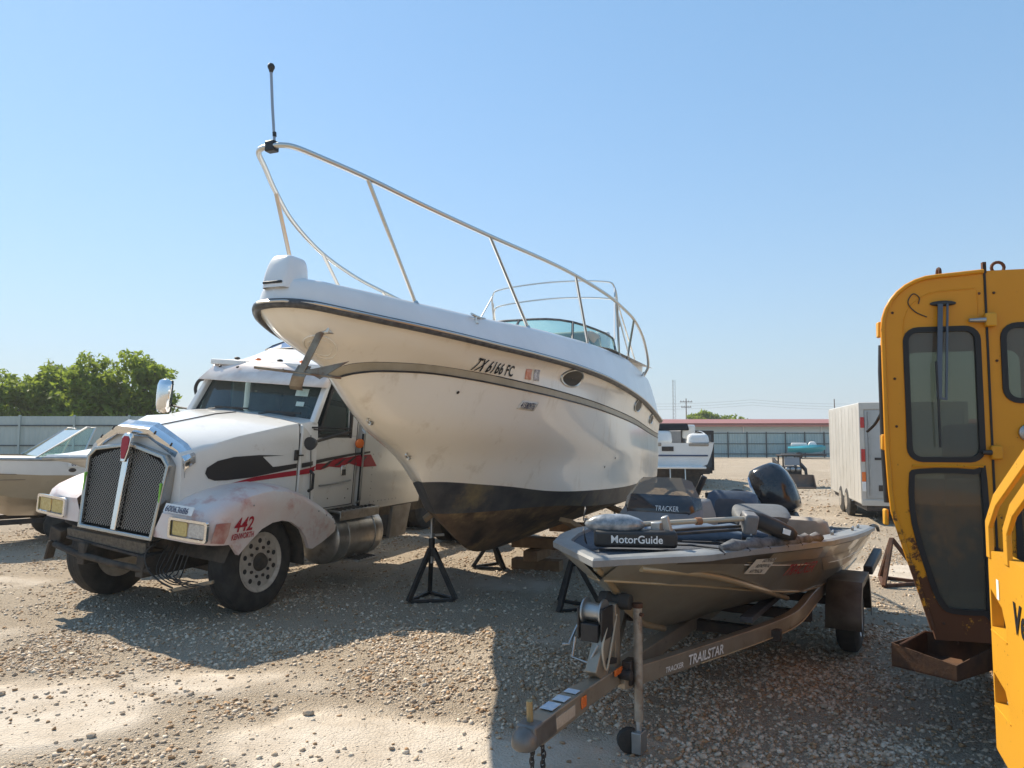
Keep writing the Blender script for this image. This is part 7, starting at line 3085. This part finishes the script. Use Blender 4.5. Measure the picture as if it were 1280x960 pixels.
def tree(x, y, label, blobs, n_, size, trunk, seed, group=None):
    T_ = thing('leafy_tree', (x, y, 0), 0, label, 'tree', group)
    me_ = leaf_mesh('crown', blobs, n_, size, seed)
    o = bpy.data.objects.new('crown', me_)
    COL.objects.link(o)
    o.parent = T_
    m_ = MB()
    rg = random.Random(seed)
    for (bx, by, bz, rx, ry, rz_) in blobs:
        sx_ = rg.uniform(-.3, .3)
        m_.tube(spline([(sx_, 0, 0), (bx * .25 + sx_, by * .3, bz * .45), (bx * .8, by * .8, bz * .85), (bx, by, bz + rz_ * .4)], 4), trunk, 6, rs=[trunk * (1 - .8 * i / 12) for i in range(13)])
        for k in range(4):
            ex = bx + rg.uniform(-.7, .7) * rx
            ez = bz + rg.uniform(-.5, .7) * rz_
            m_.tube([(bx * .7, by * .7, bz * .75), ((bx + ex) / 2, by, (bz + ez) / 2), (ex, by + rg.uniform(-.5, .5) * ry, ez)], trunk * .3, 5, rs=[trunk * .4, trunk * .25, trunk * .1])
    m_.build('trunk', M_BARK, T_, smooth=60)
    return T_


tree(-24.6, 37.5, 'dense rounded green tree behind the grey fence, darker and lower', [(-1.6, 0, 3.3, 1.9, 1.6, 1.5), (.6, .3, 3.7, 2.0, 1.6, 1.6), (2.2, -.2, 3.2, 1.5, 1.4, 1.6)], 15000, .17, .16, 3)
tree(-20.2, 36.5, 'tall feathery green tree behind the grey fence with a twig reaching out', [(-1.0, 0, 4.1, 1.7, 1.5, 1.7), (.9, .2, 4.3, 1.7, 1.5, 1.6), (0, 0, 2.9, 2.2, 1.6, 1.2), (2.1, -.3, 4.9, .9, .6, .45), (2.2, 0, 3.4, .9, .8, .9)], 15000, .16, .15, 8)
tree(-29.0, 38.5, 'low spreading green tree at the outer end of the row behind the grey fence', [(0, 0, 3.0, 2.0, 1.6, 1.4), (-2.2, 0, 2.8, 2.0, 1.6, 1.4)], 8000, .17, .14, 5)
tree(24.6, 92, 'small round tree behind the red roof beside a wider one', [(0, 0, 3.3, 2.3, 2.0, 1.3)], 5000, .28, .16, 12)
tree(28.6, 93, 'wider round tree behind the red roof', [(0, 0, 3.0, 2.3, 2.0, 1.15), (1.4, 0, 2.8, 1.6, 1.5, 1.0)], 5000, .28, .16, 14)

# ------------------------------------------------------------------ poles, mast and wires far away
M_POLE = mat('far_pole', (.16, .14, .13), .8)


def pole(x, y, h, label, arms=2):
    T_ = thing('utility_pole', (x, y, 0), 0, label, 'pole')
    m_ = MB()
    m_.cyl((0, 0, 0), (0, 0, h), .16, .11, n=8)
    m_.build('post', M_POLE, T_)
    for k in range(arms):
        m_ = MB()
        m_.box((0, 0, h - .7 - 1.1 * k), (2.6 - .5 * k, .14, .16))
        ca = m_.build('cross_arm', M_POLE, T_)
        m_ = MB()
        for q in (-1.1, -.5, .5, 1.1):
            m_.cyl((q * (1 - .2 * k), 0, h - .62 - 1.1 * k), (q * (1 - .2 * k), 0, h - .40 - 1.1 * k), .06, n=6)
        m_.build('insulators', M_POLE, ca)
    return T_


P1 = (36.3, 150)
P2 = (67.2, 150)
pole(*P1, 9.3, 'tall utility pole with two cross arms beside the lattice mast')
pole(*P2, 9.2, 'bare single utility pole rising over the cargo trailer', arms=0)
pole(49, 150, 5.2, 'short distant utility pole above the red roof', arms=1)
pole(55, 152, 5.0, 'short distant double arm pole above the middle of the red roof', arms=2)
LM = thing('lattice_mast', (45.0, 200, 0), 0, 'thin lattice radio mast fading in the distance', 'mast')
m_ = MB()
for a in range(3):
    t = 2 * math.pi * a / 3
    m_.cyl((.5 * math.cos(t), .5 * math.sin(t), 0), (.42 * math.cos(t), .42 * math.sin(t), 17), .05, n=5)
m_.build('legs', M_GALV, LM)
m_ = MB()
for k in range(17):
    for a in range(3):
        t, t2 = 2 * math.pi * a / 3, 2 * math.pi * (a + 1) / 3
        m_.cyl((.48 * math.cos(t), .48 * math.sin(t), k), (.46 * math.cos(t2), .46 * math.sin(t2), k + 1), .03, n=4)
m_.build('bracing', M_GALV, LM)
for k in range(3):
    m_ = MB()
    z = 8.65 - .55 * k
    pts = []
    for i in range(41):
        q = i / 40
        x = -30 + 160 * q
        sag = (((x + 30) % 40) / 40 - .5) ** 2 * 4 * .9
        pts.append((x, 150, z + sag - .5))
    m_.tube(pts, .02, 4)
    w_ = m_.build('power_line', M_POLE)
    tag(w_, 'thin power line strung between the far utility poles', 'wire', 'power lines over the far fence')

# ------------------------------------------------------------------ summer haze
m_ = MB()
m_.box((10, 425, 14), (1500, 1080, 32))
hz = m_.build('haze', M_BLACK, smooth=0)
hz['kind'] = 'stuff'
hz['label'] = 'thin pale summer haze lying over the yard'
hm = bpy.data.materials.new('haze_air')
hm.use_nodes = True
hn, hl = hm.node_tree.nodes, hm.node_tree.links
hn.clear()
ho = hn.new('ShaderNodeOutputMaterial')
hp = hn.new('ShaderNodeVolumePrincipled')
hp.inputs['Color'].default_value = (.90, .93, .96, 1)
hp.inputs['Density'].default_value = .0008
hp.inputs['Anisotropy'].default_value = 0.2
hl.new(hp.outputs[0], ho.inputs['Volume'])
hz.data.materials.clear()
hz.data.materials.append(hm)

# every mesh without a material would be an oversight
for o in bpy.data.objects:
    if o.type == 'MESH' and not o.data.materials:
        o.data.materials.append(M_BLACK)
